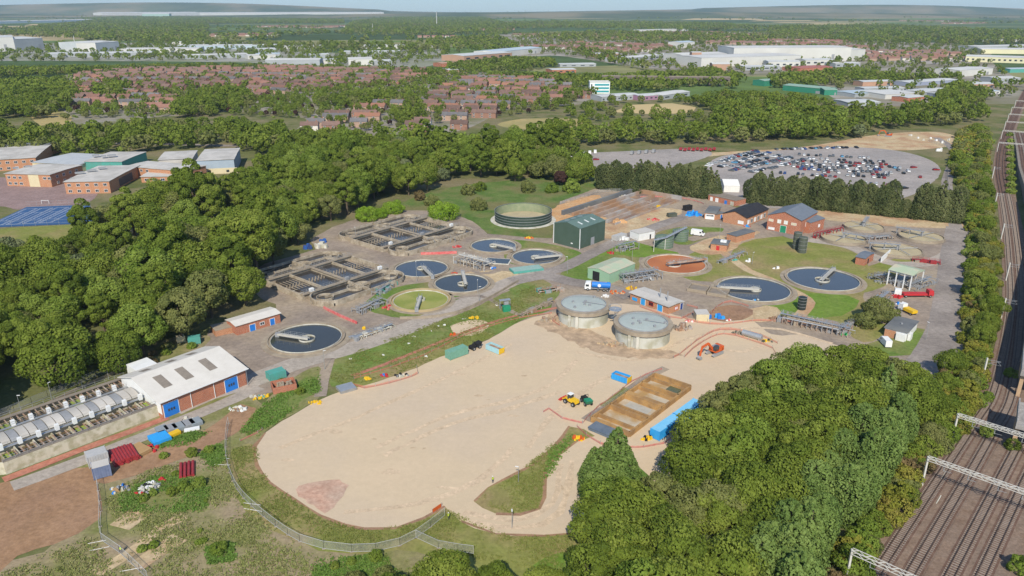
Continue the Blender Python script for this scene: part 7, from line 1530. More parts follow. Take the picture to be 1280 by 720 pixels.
for k, (u, v) in enumerate(((203, 540), (214, 538), (224, 536), (236, 532), (245, 530))): pallet_stack(u, v, hdg(190, 545, 250, 525), 2.6, 3.2, 1.1, GREYP if k % 2 else mat('blue_grey_panel', (.22, .25, .27), (.26, .29, .31)), 'grey panel stack, %s from the left in the row above the blue crates' % nth(k), 'panel_stack', 4)
pallet_stack(240, 538, hdg(230, 540, 250, 536), 3.6, 1.2, .6, WHITE, 'low white stack right of the yellow crate', 'panel_stack', 2); pallet_stack(433, 487, hdg(422, 490, 444, 484), 4.6, 4.0, .9, STEEL, 'grey steel pallets at the left end of the fenced site store', n=4)
def heap(u, v, rx, ry, n, ms, lab, name='rubble_heap', smin=.3, smax=.9, hh=.5, seed=1, cat='heap', z=.08):
    p = G(u, v); t = thing(name, lab, cat, (p.x, p.y, z)); rg = random.Random(seed+int(u)); mbs = [MB() for _ in ms]
    for k in range(n):
        a, q = rg.uniform(0, 6.28), math.sqrt(rg.random()); s_ = rg.uniform(smin, smax); x, y = rx*q*math.cos(a), ry*q*math.sin(a); mb = rg.choice(mbs)
        mb.box(x, y, -.05, s_, s_*rg.uniform(.5, 1), s_*rg.uniform(.4, .9)+hh*(1-q), rg.uniform(0, 3), rg.uniform(.5, .9))
    for mb, m in zip(mbs, ms):
        if mb.f: mb.build('debris', m, t)
    return t
heap(187, 611, 2.6, 2.2, 45, [WHITE, CONCP, GREYP, DARKV], 'heap of white and grey rubble bags among the weeds'); heap(150, 612, 2.4, 1.6, 20, [TIMBER, BLUEP, GREYP, CONCP], 'loose pile of boards, drums and a blue tub beside the slate-blue container'); heap(203, 601, .8, .6, 5, [REDP], 'small red bags between the weeds and the pipe groups')
heap(187, 562, 2.8, 1.4, 18, [REDP], 'heap of bright red fittings right of the timber sheets', smin=.5); heap(175, 618, 1.2, .9, 8, [REDP, CONCP], 'small pinkish debris in front of the white rubble bags')
heap(297, 512, 3.0, 1.2, 28, [CONCP, WHITE, GREYP], 'pale rubble scattered on the bank below the workshop', hh=.2); heap(235, 525, 2.5, 1, 12, [CONCP, DARKV], 'stones and dark blocks at the foot of the workshop path', hh=.2); heap(325, 497, 2.5, 1.6, 26, [CONCP, YELLOW, TEAL], 'mixed yellow and pale scraps left of the brick enclosure', hh=.2)
heap(394, 504, 1.8, .8, 12, [YELLOW], 'yellow barriers lying at the gravel edge below the footpath', hh=.1, smin=.4); heap(459, 474, .9, .7, 8, [YELLOW], 'yellow bag pile in the fenced site store', hh=.5); heap(481, 470, 1.3, .8, 10, [REDP, BLUEP], 'red and blue drums in the fenced site store', hh=.6); heap(502, 470, 2.0, 1.0, 16, [GREYP, CONCP, DARKV], 'grey fittings at the right end of the fenced site store', hh=.3)
heap(593, 398, 1.8, .9, 14, [YELLOW], 'yellow bags beside the pale gravel pad', hh=.3); heap(566, 419, 1.2, .6, 8, [ORANGE], 'orange bags on the grass strip', hh=.1); heap(745, 276, 5.5, 3, 26, [ORSOIL, TANSOIL], 'orange earth heap behind the dark green shed', smin=1, smax=2.6, hh=.9, name='earth_heap'); heap(774, 278, 4, 2, 18, [ORSOIL], 'small orange earth heap in front of the demolished basins', smin=.8, smax=2, hh=.6, name='earth_heap')
heap(816, 275, 3.6, 2, 24, [REDP, PINKN], 'heap of folded red barriers on the tan soil', hh=.4, smin=.5); heap(823, 259, 1.8, 1.4, 12, [YELLOW], 'yellow bag heap on the far side of the demolished basins', hh=.9, smin=.6); heap(866, 269, 4.6, 2.6, 34, [BLUEP, SKYB], 'cluster of bright blue tanks left of the flat-roofed office', hh=1.4, smin=.9, smax=1.8, name='tank_cluster')
heap(775, 245, 3.5, 2, 16, [WHITE, CONCP], 'white sacks at the top corner of the demolished basins', hh=.5, smin=.6); heap(712, 263, 2.0, 1.2, 12, [TEAL, WHITE], 'teal and white frames left of the demolished basins', hh=.4, smin=.5)
heap(700, 401, 8.5, 2.0, 60, [RUSTY, TANSOIL, CONC], 'earth and broken concrete at the foot of the left digester', hh=.3, smin=.3, smax=1.2); heap(770, 431, 7, 1.6, 50, [RUSTY, TANSOIL, CONC], 'earth and broken concrete at the foot of the right digester', hh=.2, smin=.3, smax=1.1); heap(852, 410, 3.2, 2.6, 30, [RUSTY, CONCD], 'brown spoil pile right of the digesters', hh=1.0, smin=.6, smax=1.4, name='earth_heap'); heap(968, 400, 2.4, 1.6, 30, [RUSTY, SOIL], 'rusty scrap heap at the left end of the pipe rack', hh=1.0, smin=.4)
heap(808, 549, 1.6, 1.0, 10, [YELLOW, DARKV], 'yellow pump and black hose at the near corner of the ochre basin', hh=.7, smin=.5, name='pump_set', cat='pump'); heap(724, 549, 2.0, .9, 14, [YELLOW, ORANGE], 'orange-yellow barriers stacked on the verge left of the lone conifer', hh=.5, smin=.5)
heap(1121, 372, 2.4, 1.4, 16, [REDP], 'red plant heap between the canopy and the white lorry', hh=1.0, smin=.6); heap(1126, 380, 1.8, 1.0, 12, [WHITE, BLUEP], 'white and blue bins behind the white lorry', hh=.5, smin=.4); heap(1055.5, 419, 1.0, .8, 6, [mat('bright_green_plastic', (.03, .42, .12), (.03, .38, .1))], 'bright green tub at the right end of the pipe rack', hh=.5, smin=.6)
heap(402, 309, 3, 1.6, 8, [WHITE, CONCP], 'white tarpaulined bulk beside the far aeration tank', hh=1.4, smin=1.4, smax=2.4, name='covered_load'); heap(385, 311, 1.6, 1.2, 6, [DKBLUE, mat('royal_blue', (.03, .12, .38), (.03, .1, .34))], 'blue tarpaulined bulk left of the white one', hh=1.6, smin=1.2, smax=2, name='covered_load'); heap(405, 303, 2, .8, 6, [mat('royal_blue', (.03, .12, .38))], 'low blue cover behind the white bulk', hh=.8, smin=1.2, smax=2, name='covered_load')
heap(617, 336, 1.0, .8, 6, [BLUEP, WHITE], 'blue cabinet on the soil between the round tanks', hh=1.2, smin=.7, name='cabinet'); heap(945, 376, 1.0, .6, 4, [SKYB, CONCP], 'pale blue box at the front edge of the left large blue tank', hh=.3, smin=.6)
heap(895, 398, 2.4, 1.0, 7, [BLUEP, SKYB], 'bright blue generator on the spoil pad', hh=.9, smin=1.0, smax=1.6, name='generator', cat='generator'); heap(911, 401, .9, .5, 5, [PINKN, WHITE], 'red and white barriers right of the generator', hh=.4); heap(862, 402, 1.4, .8, 9, [PINKN, WHITE], 'pink sacks left of the small tan shed', hh=.3)
building('tan_shed', 'small tan-walled shed with grey lid left of the blue generator', 'shed', rect3((870, 402), (886, 402), (873, 396), 0), 2.6, CREAM, GREYR, over=.1)
heap(940, 354, 0.8, .5, 4, [YELLOW], 'yellow cap beside the left large blue tank', hh=.2) if False else heap(971, 336, 1.6, .7, 8, [YELLOW, WHITE], 'yellow-topped posts between the two large blue tanks', hh=.6, smin=.3); heap(936, 327, 1.4, .8, 5, [WHITE], 'white domed unit on the left edge of the lawn', hh=.7, smin=.8); heap(919, 326, 1.3, .9, 5, [TEAL], 'teal cover left of the white domed unit', hh=.5, smin=.9)
heap(1183, 268, 2, 1.5, 5, [WHITE], 'white tank where the gate road meets the conifer screen', hh=2.4, smin=1.6, smax=2.4, name='white_tank', cat='tank'); heap(1214, 301, 2, .8, 5, [WHITE], 'white cabinet half hidden by the scrub on the gate road', hh=.9, smin=1.2, smax=1.8, name='cabinet')
for k in range(7): heap(1138+k*8, 170+(k % 3)*2+k, 1.2, .8, 3, [WHITE, CONCP], 'white pallet block, %s from the left on the far bank' % nth(k), hh=1.2, smin=1, smax=1.6, name='pallet_block')
heap(1175, 189, 2.2, 1.5, 6, [WHITE], 'white satellite-like unit at the right end of the car yard', hh=2, smin=1.2, smax=2)
heap(771, 366, 3.4, 1.8, 26, [ORANGE, ORSOIL], 'orange barriers and hoses right of the blue tanker lorry', hh=.6, smin=.4); heap(789, 361, 2.4, 1.2, 16, [YELLOW, OCHRE], 'yellow frames behind the left end of the plant house', hh=1.0, smin=.5); heap(757, 371, 1.6, .8, 10, [WHITE], 'white sacks just below the blue tanker lorry', hh=.4, smin=.5); heap(973, 262, 0, 0, 0, [WHITE], 'x') if False else None
heap(934, 283.5, 1.4, .8, 6, [REDP, SKYB], 'red and blue bins at the corner of the black-roofed office', hh=.7, smin=.7, name='bins', cat='bins'); heap(778, 300, 3, .8, 8, [WHITE], 'white sheets lying above the grey box', hh=.1, smin=1, smax=2); heap(764, 317, 1.8, .9, 10, [REDP], 'small red fittings at the foot of the elevated fan frames', hh=.6, smin=.5)
heap(662, 298, 2.5, .8, 10, [YELLOW, ORANGE], 'yellow fittings between the ring tank and the dark green shed', hh=.5, smin=.6); heap(571, 309, 2, 1.2, 10, [PINKN, REDP], 'red barriers left of the farthest round tank', hh=.8, smin=.5); heap(568, 343, 2, 1, 8, [ORANGE, REDP], 'red-orange barriers between two blue round tanks', hh=.7, smin=.5); heap(484, 385, 1.6, 2.4, 14, [PINKN, REDP], 'red barriers at the left rim of the algae tank', hh=.7, smin=.4); heap(456, 411, .8, .6, 5, [YELLOW], 'yellow pump beside the low grey fittings', hh=.8, smin=.5)
# loose debris dots on the grass strip
for k, (u, v) in enumerate(((548, 408), (556, 407), (540, 414), (517, 421), (510, 430), (580, 399), (478, 444), (620, 382), (533, 446), (438, 449))): tag(heap(u, v, .6, .4, 3, [WHITE, CONCP], 'small white scrap lying on the grass strip above the gravel', hh=.1, smin=.25, smax=.5, name='scrap'), group='white scraps on the grass strip')
def cyl_tank():
    a, b = G(928, 419), G(952, 426); c = (a+b)/2; t = thing('steel_cylinder', 'long galvanised steel cylinder lying on the gravel in an orange-netted strip', 'tank', (c.x, c.y, .1), math.atan2(b.y-a.y, b.x-a.x)); L = (b-a).length
    MB().tube([(-L/2, 0, 1.0), (L/2, 0, 1.0)], .95, 18).build('shell', STEEL, t)
    for x in (-.4, .4): MB().box(x*L, 0, 0, .5, 1.8, .5).build('cradle', RUSTY, t)
    heap(922, 417, 2.2, 1.2, 20, [RUSTY, DKSILO, CONC], 'olive and rusty fittings left of the steel cylinder'); heap(958, 427, 1.8, 1.2, 18, [RUSTY, DKSILO, YELLOW], 'olive and yellow fittings right of the steel cylinder')
cyl_tank()
# ---------------------------------------------------------------- pipe racks and plant
def rack(u0, v0, u1, v1, W_, lab, h=2.4, n=10, seed=1, m1=RUSTY, m2=STEEL, name='pipe_rack', dens=1.0):
    a, b = G(u0, v0), G(u1, v1); L = (b-a).length; rz = math.atan2(b.y-a.y, b.x-a.x); c = (a+b)/2; t = thing(name, lab, 'pipework', (c.x, c.y, .06), rz); rg = random.Random(seed)
    for i in range(n+1):
        x = -L/2+L*i/n; m = MB()
        for y in (-W_/2, W_/2): m.box(x, y, 0, .22, .22, h*rg.uniform(.7, 1.1))
        m.beam((x, -W_/2, h*.85), (x, W_/2, h*.85), .2, .2); m.build('frame', m1 if i % 3 else m2, t)
    for k in range(int(7*dens)):
        y = rg.uniform(-W_/2, W_/2); z = rg.uniform(.4, h); x0, x1 = sorted((rg.uniform(-L/2, L/2), rg.uniform(-L/2, L/2)))
        if x1-x0 < 2: x1 = x0+3
        MB().tube([(x0, y, 0), (x0, y, z), (x1, y, z), (x1, y+rg.uniform(-1, 1), z*.5)], rg.uniform(.12, .28), 8).build('pipe', rg.choice((m1, m2, m2, CONC)), t)
    for k in range(int(5*dens)): MB().box(rg.uniform(-L/2, L/2), rg.uniform(-W_/2, W_/2), 0, rg.uniform(.8, 2.4), rg.uniform(.6, 1.8), rg.uniform(.6, 1.6), rg.uniform(-.2, .2)).build('plant_box', rg.choice((m1, m2, GREYP, CONC)), t)
    wk = MB().beam((-L/2, 0, h), (L/2, 0, h), .9, .1).build('walkway', m2, t)
    for s_ in (-1, 1): rail_mb([(-L/2, s_*.45, h), (L/2, s_*.45, h)]).build('railing', m2, wk)
    return t
rack(975, 399, 1062, 418, 7.0, 'long rusty pipe and trough rack along the front edge of the lawn', 2.2, 14, 1, dens=2.4); rack(1045, 418, 1075, 402, 3.0, 'grey pipe branch climbing from the rusty rack towards the olive tree', 1.6, 6, 2)
rack(1085, 390, 1110, 368, 4, 'narrow conveyor rack left of the white box unit', 1.2, 6, 3); rack(1092, 352, 1112, 350, 7, 'dark tangle of conveyors at the left side of the open canopy', 2.6, 5, 4, m1=CONCD); rack(1135, 362, 1162, 352, 6, 'grey plant frames at the right side of the open canopy', 2, 5, 5, m1=GREYP)
rack(574, 327, 612, 337, 7, 'light scaffolding frames between the far round tanks', 3.2, 9, 6, m1=STEEL, m2=PALES, name='scaffolding', dens=1.5); rack(446, 392, 478, 378, 5, 'grey pump sets and pipes right of the nearer aeration tank', 1.8, 6, 7, m1=STEEL, m2=GREYP, dens=1.8); rack(470, 370, 492, 356, 3.5, 'small teal-grey valve frame above the algae tank', 1.6, 4, 8, m1=TEAL, m2=STEEL)
rack(442, 425, 490, 408, 3.5, 'low grey pipe fittings beside the road bend', .9, 8, 9, m1=CONCP, m2=STEEL, dens=1.6); rack(535, 305, 572, 300, 6, 'circular screen machinery at the right end of the far aeration tank', 2, 6, 10, m1=GREYP, m2=CONC, dens=1.8)
rack(775, 352, 822, 346, 7, 'pipe frames and railings behind the blue-doored plant house', 3, 8, 11, m1=GREYP, m2=STEEL, dens=2); rack(772, 315, 795, 310, 3.5, 'grey elevated fan frames below the low white cabin', 3.2, 4, 12, m1=GREYP, m2=STEEL); rack(900, 330, 930, 318, 3, 'pipe run linking the sludge tank and the lawn', 1.4, 6, 13, m1=RUSTY)
rack(1018, 298, 1052, 291, 1.6, 'dark red pipe bridge over the stone filter beds', 2.6, 8, 14, m1=REDPIPE, m2=REDPIPE, dens=.6); rack(1080, 300, 1112, 298, 3, 'rusty valve frames between the four stone filter beds', 1.6, 6, 15, m1=RUSTY, m2=GREYP, dens=1.5); rack(1140, 326, 1175, 330, 2.5, 'row of dark red valves behind the open canopy', .8, 7, 16, m1=REDPIPE, m2=REDPIPE)
rack(650, 396, 690, 378, 2.5, 'low pipe trench with frames left of the left digester', .9, 7, 17, m1=RUSTY, m2=CONC); rack(672, 366, 700, 362, 4, 'teal and rusty chamber above the left digester', 1.2, 4, 18, m1=TEAL, m2=RUSTY)
def kiosk():
    p = G(633, 389); t = thing('sampling_kiosk', 'green kiosk with a grey frame tower on the grass strip', 'kiosk', (p.x, p.y, .08), .3); MB().box(0, 0, 0, 2.6, 1.8, 2.0).build('cabinet', GREENP, t); m = MB()
    for x in (-1.8, 1.8):
        for y in (1.4, 2.6): m.beam((x, y, 0), (x, y, 3.4), .14, .14)
    m.build('frame', STEEL, t); MB().box(0, 2, 3.4, 4, 1.6, .15).build('platform', STEEL, t); MB().box(.5, 2, 1.2, 1.6, 1.0, 1.8).build('unit', GREYP, t)
kiosk()
for u, v, lab in ((873, 362, 'square concrete hopper pit with dark floor, left of the pair by the large blue tank'), (898, 367, 'square concrete hopper pit, right of the pair by the large blue tank')):
    p = G(u, v); t = thing('hopper_pit', lab, 'pit', (p.x, p.y, .06), -.45)
    for (x, y, a, b) in ((0, -3.4, 7.1, .3), (0, 3.4, 7.1, .3), (-3.4, 0, .3, 6.5), (3.4, 0, .3, 6.5)): MB().box(x, y, 0, a, b, 1.1).build('wall', CONC, t)
    MB().box(0, 0, .02, 6.5, 6.5, .5).build('floor', CONCD, t)
p = G(641, 340); t = thing('chamber', 'dark-watered chamber with white kerb left of the round tank before the green shed', 'chamber', (*G(622, 327)[:2], .06), -.2); MB().box(0, 0, 0, 11, 7, .3).build('kerb', CONCP, t); MB().box(0, 0, .305, 10, 6, .03).build('water', WATER2, t)
t = thing('chamber', 'teal-covered rectangular chamber beside the works road junction', 'chamber', (*G(658, 338)[:2], .06), .35); MB().box(0, 0, 0, 13, 5.5, .9).build('wall', TEAL, t); MB().box(0, 0, .905, 12.4, 5, .06).build('cover', mat('teal_grey_cover', (.22, .36, .32), (.28, .40, .36)), t)
# ---------------------------------------------------------------- fences, barriers, lamps
HM = bpy.data.materials.new('wire_mesh'); HM.use_nodes = True; _n = HM.node_tree; _tr = _n.nodes.new('ShaderNodeBsdfTransparent'); _mx = _n.nodes.new('ShaderNodeMixShader'); _mx.inputs[0].default_value = .2; _b = _n.nodes['Principled BSDF']; _b.inputs['Base Color'].default_value = (.5, .5, .5, 1)
_n.links.new(_tr.outputs[0], _mx.inputs[1]); _n.links.new(_b.outputs[0], _mx.inputs[2]); _n.links.new(_mx.outputs[0], _n.nodes['Material Output'].inputs[0])
FENCEM = mat('fence_galvanised', (.40, .41, .40), (.46, .46, .45), rough=.6)
def heras(pts, lab, h=2.0, brace=True, step=3.5, foot=True, m=None):
    P = [tuple(G(u, v)[:2]) for u, v in pts]; P = smooth_loop(P, step, 0, False, True); o = P[0]; m = m or FENCEM; t = thing('temporary_fence', lab, 'fence', (o[0], o[1], .09))
    for i in range(min(len(P)-1, 99)):
        a, b = Vector((P[i][0]-o[0], P[i][1]-o[1], 0)), Vector((P[i+1][0]-o[0], P[i+1][1]-o[1], 0)); fr = MB(); Z = lambda z: Vector((0, 0, z))
        for z in (.15, h): fr.beam(a+Z(z), b+Z(z), .055, .055)
        for q in (a, b): fr.beam(q+Z(.05), q+Z(h), .055, .055)
        f = fr.build('panel', m, t); MB().quad(a+Z(.18), b+Z(.18), b+Z(h-.04), a+Z(h-.04)).build('mesh', HM, f)
        if foot: MB().box(a.x, a.y, 0, .7, .28, .14, .5).build('foot', CONC, f)
    return t
heras([(286, 530), (283, 550), (284, 580), (296, 612), (315, 634), (345, 659), (375, 678), (405, 687), (440, 691), (470, 690), (500, 683), (520, 673)], 'long curved mesh fence round the lower left edge of the gravel'); heras([(520, 673), (538, 660), (556, 645)], 'short mesh fence closing the gravel entrance'); heras([(520, 673), (548, 686), (592, 693)], 'mesh fence branch running right towards the bottom trees')
heras([(122, 605), (126, 640), (127, 676), (150, 692), (185, 725)], 'mesh fence between the bare soil and the weeds at the lower left'); 
for k, (u0, v0, u1, v1) in enumerate(((305, 636, 328, 640), (305, 629, 326, 632), (268, 573, 287, 574), (268, 581, 288, 582), (110, 680, 133, 676), (112, 689, 137, 684), (150, 715, 178, 710))): a, b = G(u0, v0, .1), G(u1, v1, .1); tag(MB().tube([a+Vector((0, 0, .1)), b+Vector((0, 0, .15))], .07, 6).build('scaffold_tube', PALES), 'pale scaffold tube lying on the grass beside the mesh fence', 'tube', 'loose fence braces')
def holes(m, a):
    nt = m.node_tree; N = nt.nodes; L = nt.links; t_ = N.new('ShaderNodeBsdfTransparent'); x = N.new('ShaderNodeMixShader'); x.inputs[0].default_value = a
    L.new(t_.outputs[0], x.inputs[1]); L.new(N['Principled BSDF'].outputs[0], x.inputs[2]); L.new(x.outputs[0], N['Material Output'].inputs[0])
NETM = mat('perforated_orange_mesh', (.55, .17, .11), (.50, .20, .15), scale=1.5, rough=.8); holes(NETM, .55)
PINM = mat('perforated_red_barrier', (.52, .12, .11), (.55, .26, .22), scale=1.2, rough=.7); holes(PINM, .65)
def netting(pts, lab, h=1.0, m=None, closed=False, step=3.0):
    P = [tuple(G(u, v)[:2]) for u, v in pts]; P = smooth_loop(P, step, 0.15, closed, True); m = {None: NETM, NET: NETM, PINKN: PINM}.get(m, m); o = P[0]; t = thing('barrier_fence', lab, 'barrier', (o[0], o[1], .09)); Q = [Vector((p[0]-o[0], p[1]-o[1], 0)) for p in P]; rg = random.Random(len(P)); mb = MB(); hs = [h*rg.uniform(.55, 1.0) for _ in Q]
    for i in range(len(Q)-1): a, b = Q[i], Q[i+1]; mb.add([a+Vector((0, 0, .05)), b+Vector((0, 0, .05)), b+Vector((0, 0, hs[i+1])), a+Vector((0, 0, hs[i]))], [(0, 1, 2, 3)])
    mb.build('mesh', m, t)
    for i in range(0, min(len(Q), 90)): MB().box(Q[i].x, Q[i].y, 0, .08, .08, h+.15).build('post', GREYP, t)
netting([(842, 448), (858, 437), (878, 422), (900, 413), (925, 414), (950, 420), (972, 430)], 'orange netting arched round the steel cylinder', m=NET); netting([(855, 447), (880, 427), (905, 418), (935, 425), (965, 436), (970, 444)], 'inner orange netting line in front of the steel cylinder')
netting([(884, 402), (896, 384), (914, 378), (936, 384)], 'orange netting round the spoil pad'); netting([(852, 397), (872, 404), (905, 406), (940, 402), (975, 402), (1000, 404)], 'faint orange netting across the gravel below the plant house'); netting([(836, 397), (852, 399), (872, 386), (858, 382)], 'orange netting at the right end of the plant house'); netting([(800, 384), (822, 392), (838, 399)], 'orange netting in front of the blue doors')
netting([(679, 516), (686, 512), (702, 524), (728, 530)], 'red plastic barriers looping left of the ochre basin', m=PINKN); netting([(728, 530), (735, 522), (750, 508), (790, 478), (815, 466), (828, 462)], 'red barrier line along the left side of the ochre basin', m=PINKN, h=.7); netting([(722, 534), (733, 545), (750, 556), (770, 560)], 'red plastic barriers in front of the dark slab', m=PINKN); netting([(785, 561), (805, 560), (830, 555), (840, 548)], 'red plastic barriers below the nearer blue cabin', m=PINKN)
netting([(440, 482), (456, 486), (500, 476), (522, 468), (521, 461)], 'orange netting round the fenced site store'); netting([(442, 474), (500, 456), (540, 440), (580, 420), (618, 407), (650, 398), (690, 392)], 'orange netting running the whole grass strip', h=.6); netting([(540, 642), (552, 634)], 'short orange barrier at the gravel entrance', m=ORANGE); netting([(300, 552), (322, 542), (328, 538)], 'red netting fallen on the verge at the left gravel edge', m=PINKN, h=.7); netting([(700, 392), (690, 402), (700, 408)], 'orange netting left of the left digester')
netting([(1040, 452), (1010, 446), (990, 452), (970, 466)], 'orange netting at the right end of the gravel near the wood'); netting([(800, 247), (840, 247), (870, 252), (880, 256)], 'red barriers at the far side of the demolished basins', m=PINKN)
def lowwall(pts, lab, h, w_, m): 
    P = [tuple(G(u, v)[:2]) for u, v in pts]; P = smooth_loop(P, 4, 0, False, True); o = P[0]; mb = MB()
    for i in range(len(P)-1): mb.beam((P[i][0]-o[0], P[i][1]-o[1], h/2), (P[i+1][0]-o[0], P[i+1][1]-o[1], h/2), w_, h)
    ob = mb.build('low_wall', m); ob.location = (o[0], o[1], .06); tag(ob, lab, 'wall')
lowwall([(526, 318.5), (548, 318), (571, 317)], 'bright red barrier wall in front of the far aeration tank', 1.1, .4, PINKN); lowwall([(405, 386), (425, 396), (446, 405)], 'red plastic barrier slanting down from the nearer aeration tank', .9, .4, PINKN); lowwall([(500, 399), (530, 398), (570, 392), (612, 373), (648, 352)], 'low concrete kerb wall curving round the algae tank', .9, .35, CONC)
lowwall([(0, 535), (60, 506), (120, 477), (158, 462)], 'concrete kerb behind the raised tank block', .8, .3, CONC); lowwall([(1101, 328), (1112, 318)], 'white sloping panel right of the small brick kiosk', 2.2, .3, WHITE)
heras([(-20, 530), (40, 505), (100, 480), (155, 458)], 'grey steel fence behind the raised tank block', 2.0, foot=False, m=STEEL); heras([(876, 240), (760, 240), (735, 246), (700, 256)], 'steel fence along the foot of the left conifer screen', 1.8, foot=False, m=STEEL)
heras([(1186, 205), (1184, 225), (1190, 255)], 'steel fence along the estate road by the car yard', 2, foot=False, m=PALES); heras([(1160, 177), (1180, 184), (1196, 190)], 'white mesh fence on the bend above the car yard', 2.2, foot=False, m=WHITE)
def lamp(u, v, h, lab, arm=0):
    p = G(u, v); t = thing('lamp_post', lab, 'lamp post', (p.x, p.y, .06), arm, 'lamp posts'); MB().cyl(0, 0, 0, h, .09, .05, n=8).build('pole', STEEL, t); MB().box(.35, 0, h, .8, .22, .1).build('lamp_head', WHITE, t)
for k, (u, v, h, w_) in enumerate(((28, 520, 6, 'behind the left end of the raised tank block'), (66, 504, 6, 'second from the left behind the raised tank block'), (104, 488, 6, 'third from the left behind the raised tank block'), (136, 474, 6, 'behind the right end of the raised tank block'), (310, 482, 5, 'at the right gable of the white-roofed workshop'), (406, 462, 6, 'by the footpath above the gravel'), (521, 352, 8, 'in front of the second-left round tank'), (599, 378, 6, 'beside the road right of the algae tank'), (597, 366, 5, 'on the rim of the dark-blue tank'), (709, 342, 7, 'on the grass beside the road junction'), (790, 327, 8, 'between the mint shed and the sludge tank'), (765, 318, 6, 'in front of the dark green shed doors'), (940, 330, 5, 'left edge of the lawn'), (1157, 425, 6, 'on the gate lawn'), (1125, 400, 6, 'behind the gate cabin'), (899, 300, 7, 'between the two brick pump houses'), (648, 603, 4, 'on the grass island in the gravel'), (1216, 372, 6, 'in the scrub beside the gate road'), (445, 300, 6, 'left corner of the far aeration tank'), (170, 455, 5, 'behind the workshop bank'), (318, 180, 8, 'far left beside the town road'), (340, 183, 8, 'right beside the town road'), (640, 660, 4, 'below the grass island'))): lamp(u, v, h, 'slim lamp post '+w_, (k*1.3) % 3)
# people
HIV = mat('hi_vis_yellow', (.65, .80, .05), (.60, .76, .05)); SKIN = mat('skin', (.45, .28, .2), (.42, .26, .19)); NAVY = mat('dark_trousers', (.02, .025, .05), (.03, .03, .06))
def person(u, v, rz, lab):
    p = G(u, v); t = thing('person', lab, 'person', (p.x, p.y, .09), rz)
    me = bpy.data.meshes.new('body'); J = [(0, 0, .95), (0, 0, 1.2), (0, 0, 1.42), (0, 0, 1.53), (0, .02, 1.66), (0, .02, 1.76), (-.19, 0, 1.40), (-.26, .02, 1.12), (-.24, .12, .88), (.19, 0, 1.40), (.27, -.02, 1.12), (.25, .10, .88), (-.1, .0, .9), (-.12, .05, .5), (-.12, .0, .08), (-.12, .14, .04), (.1, 0, .9), (.13, -.05, .5), (.13, -.14, .08), (.13, 0.0, .04)]
    E = [(0, 1), (1, 2), (2, 3), (3, 4), (4, 5), (2, 6), (6, 7), (7, 8), (2, 9), (9, 10), (10, 11), (0, 12), (12, 13), (13, 14), (14, 15), (0, 16), (16, 17), (17, 18), (18, 19)]
    RR = [.16, .15, .16, .065, .105, .08, .075, .055, .045, .075, .055, .045, .095, .07, .05, .05, .095, .07, .05, .05]
    me.from_pydata(J, E, []); o = bpy.data.objects.new('body', me); COL.objects.link(o); o.parent = t; md = o.modifiers.new('skin', 'SKIN')
    for i, sv in enumerate(me.skin_vertices[0].data): sv.radius = (RR[i], RR[i]*.8); sv.use_root = (i == 0)
    sb = o.modifiers.new('sub', 'SUBSURF'); sb.levels = 1; sb.render_levels = 2; me.materials.append(NAVY)
    MB().cyl(0, 0, 1.0, 1.46, .185, .19, n=12).build('hi_vis_vest', HIV, t); MB().cyl(0, .02, 1.70, 1.82, .12, .08, n=12).build('helmet', WHITE, t); MB().cyl(0, .03, 1.58, 1.70, .085, .1, n=10).build('face', SKIN, t)
person(152, 692, .5, 'person in a hi-vis yellow vest standing by the mesh fence at the lower left'); person(561, 650, 2, 'person in a hi-vis vest and white helmet at the gravel entrance'); person(616, 604, 1, 'person in a hi-vis vest on the tip of the grass island')
# grass tufts and weeds
def tufts(name, polys, n, size, m, lab, seed=1, flat=.6):
    rg = np.random.default_rng(seed); C = []
    for pl, w_ in polys:
        W = [tuple(G(u, v)[:2]) for u, v in pl]; x0, x1 = min(p[0] for p in W), max(p[0] for p in W); y0, y1 = min(p[1] for p in W), max(p[1] for p in W); k = 0; tries = 0
        while k < n*w_ and tries < n*40:
            tries += 1; a, b = rg.uniform(x0, x1), rg.uniform(y0, y1)
            if math.sin(a*.35+1.3*math.sin(b*.21))+math.sin(b*.41+math.sin(a*.17)*1.7)+rg.normal(0, .8) > -.1 and inpoly(a, b, W): C.append((a, b)); k += 1
    C = np.array(C); N_ = len(C); per = 7; ctr = np.repeat(C, per, 0)+rg.normal(0, size*.8, (N_*per, 2)); Z = .08+rg.uniform(0, 1, N_*per)*size*.5
    V, T = leaves(np.column_stack([ctr, Z]), np.tile([0, 0, .55], (N_*per, 1)), size, np.clip(np.repeat(rg.uniform(0, 1, N_), per)+rg.normal(0, .12, N_*per), 0, 1), rg, .6)
    o = bpy.data.objects.new(name, np_mesh(name, V, T, m)); COL.objects.link(o); tag(o, lab, 'weeds', kind='stuff')
TUFT = foliage_mat('tuft_leaf', (.17, .22, .06), (.25, .27, .09), (.35, .33, .16), .3); TUFTG = foliage_mat('weed_leaf', (.10, .19, .035), (.15, .25, .05), (.20, .29, .08), .3)
WP = [(150, 660), (130, 625), (180, 590), (245, 572), (282, 562), (292, 600), (315, 636), (350, 668), (400, 692), (460, 700), (560, 700), (600, 730), (300, 800), (150, 740)]
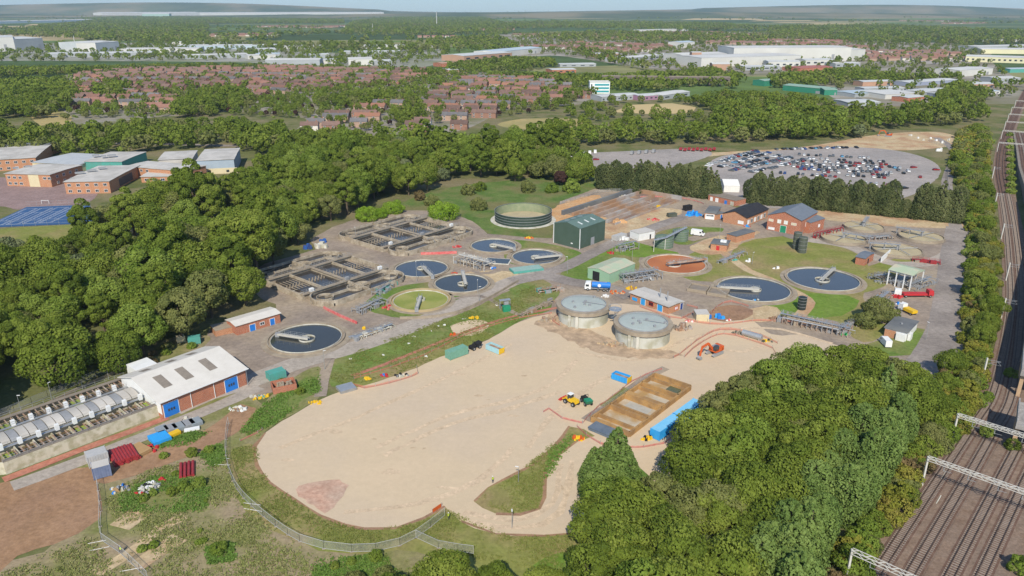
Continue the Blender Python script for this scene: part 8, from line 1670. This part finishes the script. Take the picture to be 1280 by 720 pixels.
tufts('dry_grass_tufts', [(WP, 1), ([(0, 720), (60, 690), (120, 670), (160, 740), (0, 780)], .15)], 4200, .38, TUFT, 'tussocks of dry grass over the rough ground at the lower left', 1)
tufts('green_weeds', [(([(150, 618), (190, 596), (230, 596), (262, 610), (258, 640), (200, 640), (150, 640)]), .35), ([(245, 568), (275, 556), (282, 575), (262, 590), (245, 585)], .2), ([(260, 685), (290, 680), (292, 700), (262, 705)], .12), ([(395, 700), (480, 695), (500, 720), (390, 730)], .35), ([(300, 540), (330, 505), (398, 462), (400, 490), (350, 525), (318, 550)], .3), ([(190, 555), (240, 540), (262, 540), (235, 556), (200, 562)], .12), ([(690, 560), (720, 540), (690, 590), (680, 600)], .06)], 3200, .45, TUFTG, 'bright green nettles and weeds in patches on rough ground', 2)
tufts('verge_tufts', [([(288, 562), (318, 555), (335, 602), (400, 648), (455, 664), (520, 655), (560, 638), (640, 672), (730, 668), (730, 720), (600, 700), (520, 672), (450, 690), (400, 685), (345, 660), (305, 625)], .7), ([(412, 470), (450, 437), (585, 388), (668, 356), (690, 378), (610, 424), (500, 466), (430, 487)], .8), ([(596, 627), (650, 590), (712, 535), (682, 590), (674, 636), (640, 642)], .25)], 4500, .28, foliage_mat('verge_leaf', (.17, .21, .05), (.22, .245, .07), (.29, .28, .11), .3), 'short uneven grass on the verges round the gravel', 3)
place_trees()
# ---------------------------------------------------------------- the air
HZ = MB().box(0, 8000, -3, 33000, 18000, 290)
hm = bpy.data.materials.new('haze'); hm.use_nodes = True; hn = hm.node_tree; hn.nodes.remove(hn.nodes['Principled BSDF'])
vol = hn.nodes.new('ShaderNodeVolumePrincipled'); vol.inputs['Color'].default_value = (0.60, 0.78, 1.0, 1); vol.inputs['Density'].default_value = 3.8e-5; vol.inputs['Anisotropy'].default_value = 0.0
hn.links.new(vol.outputs[0], hn.nodes['Material Output'].inputs['Volume'])
ho = HZ.build('haze', hm); tag(ho, 'thin bluish air over the whole place', 'haze', kind='stuff')
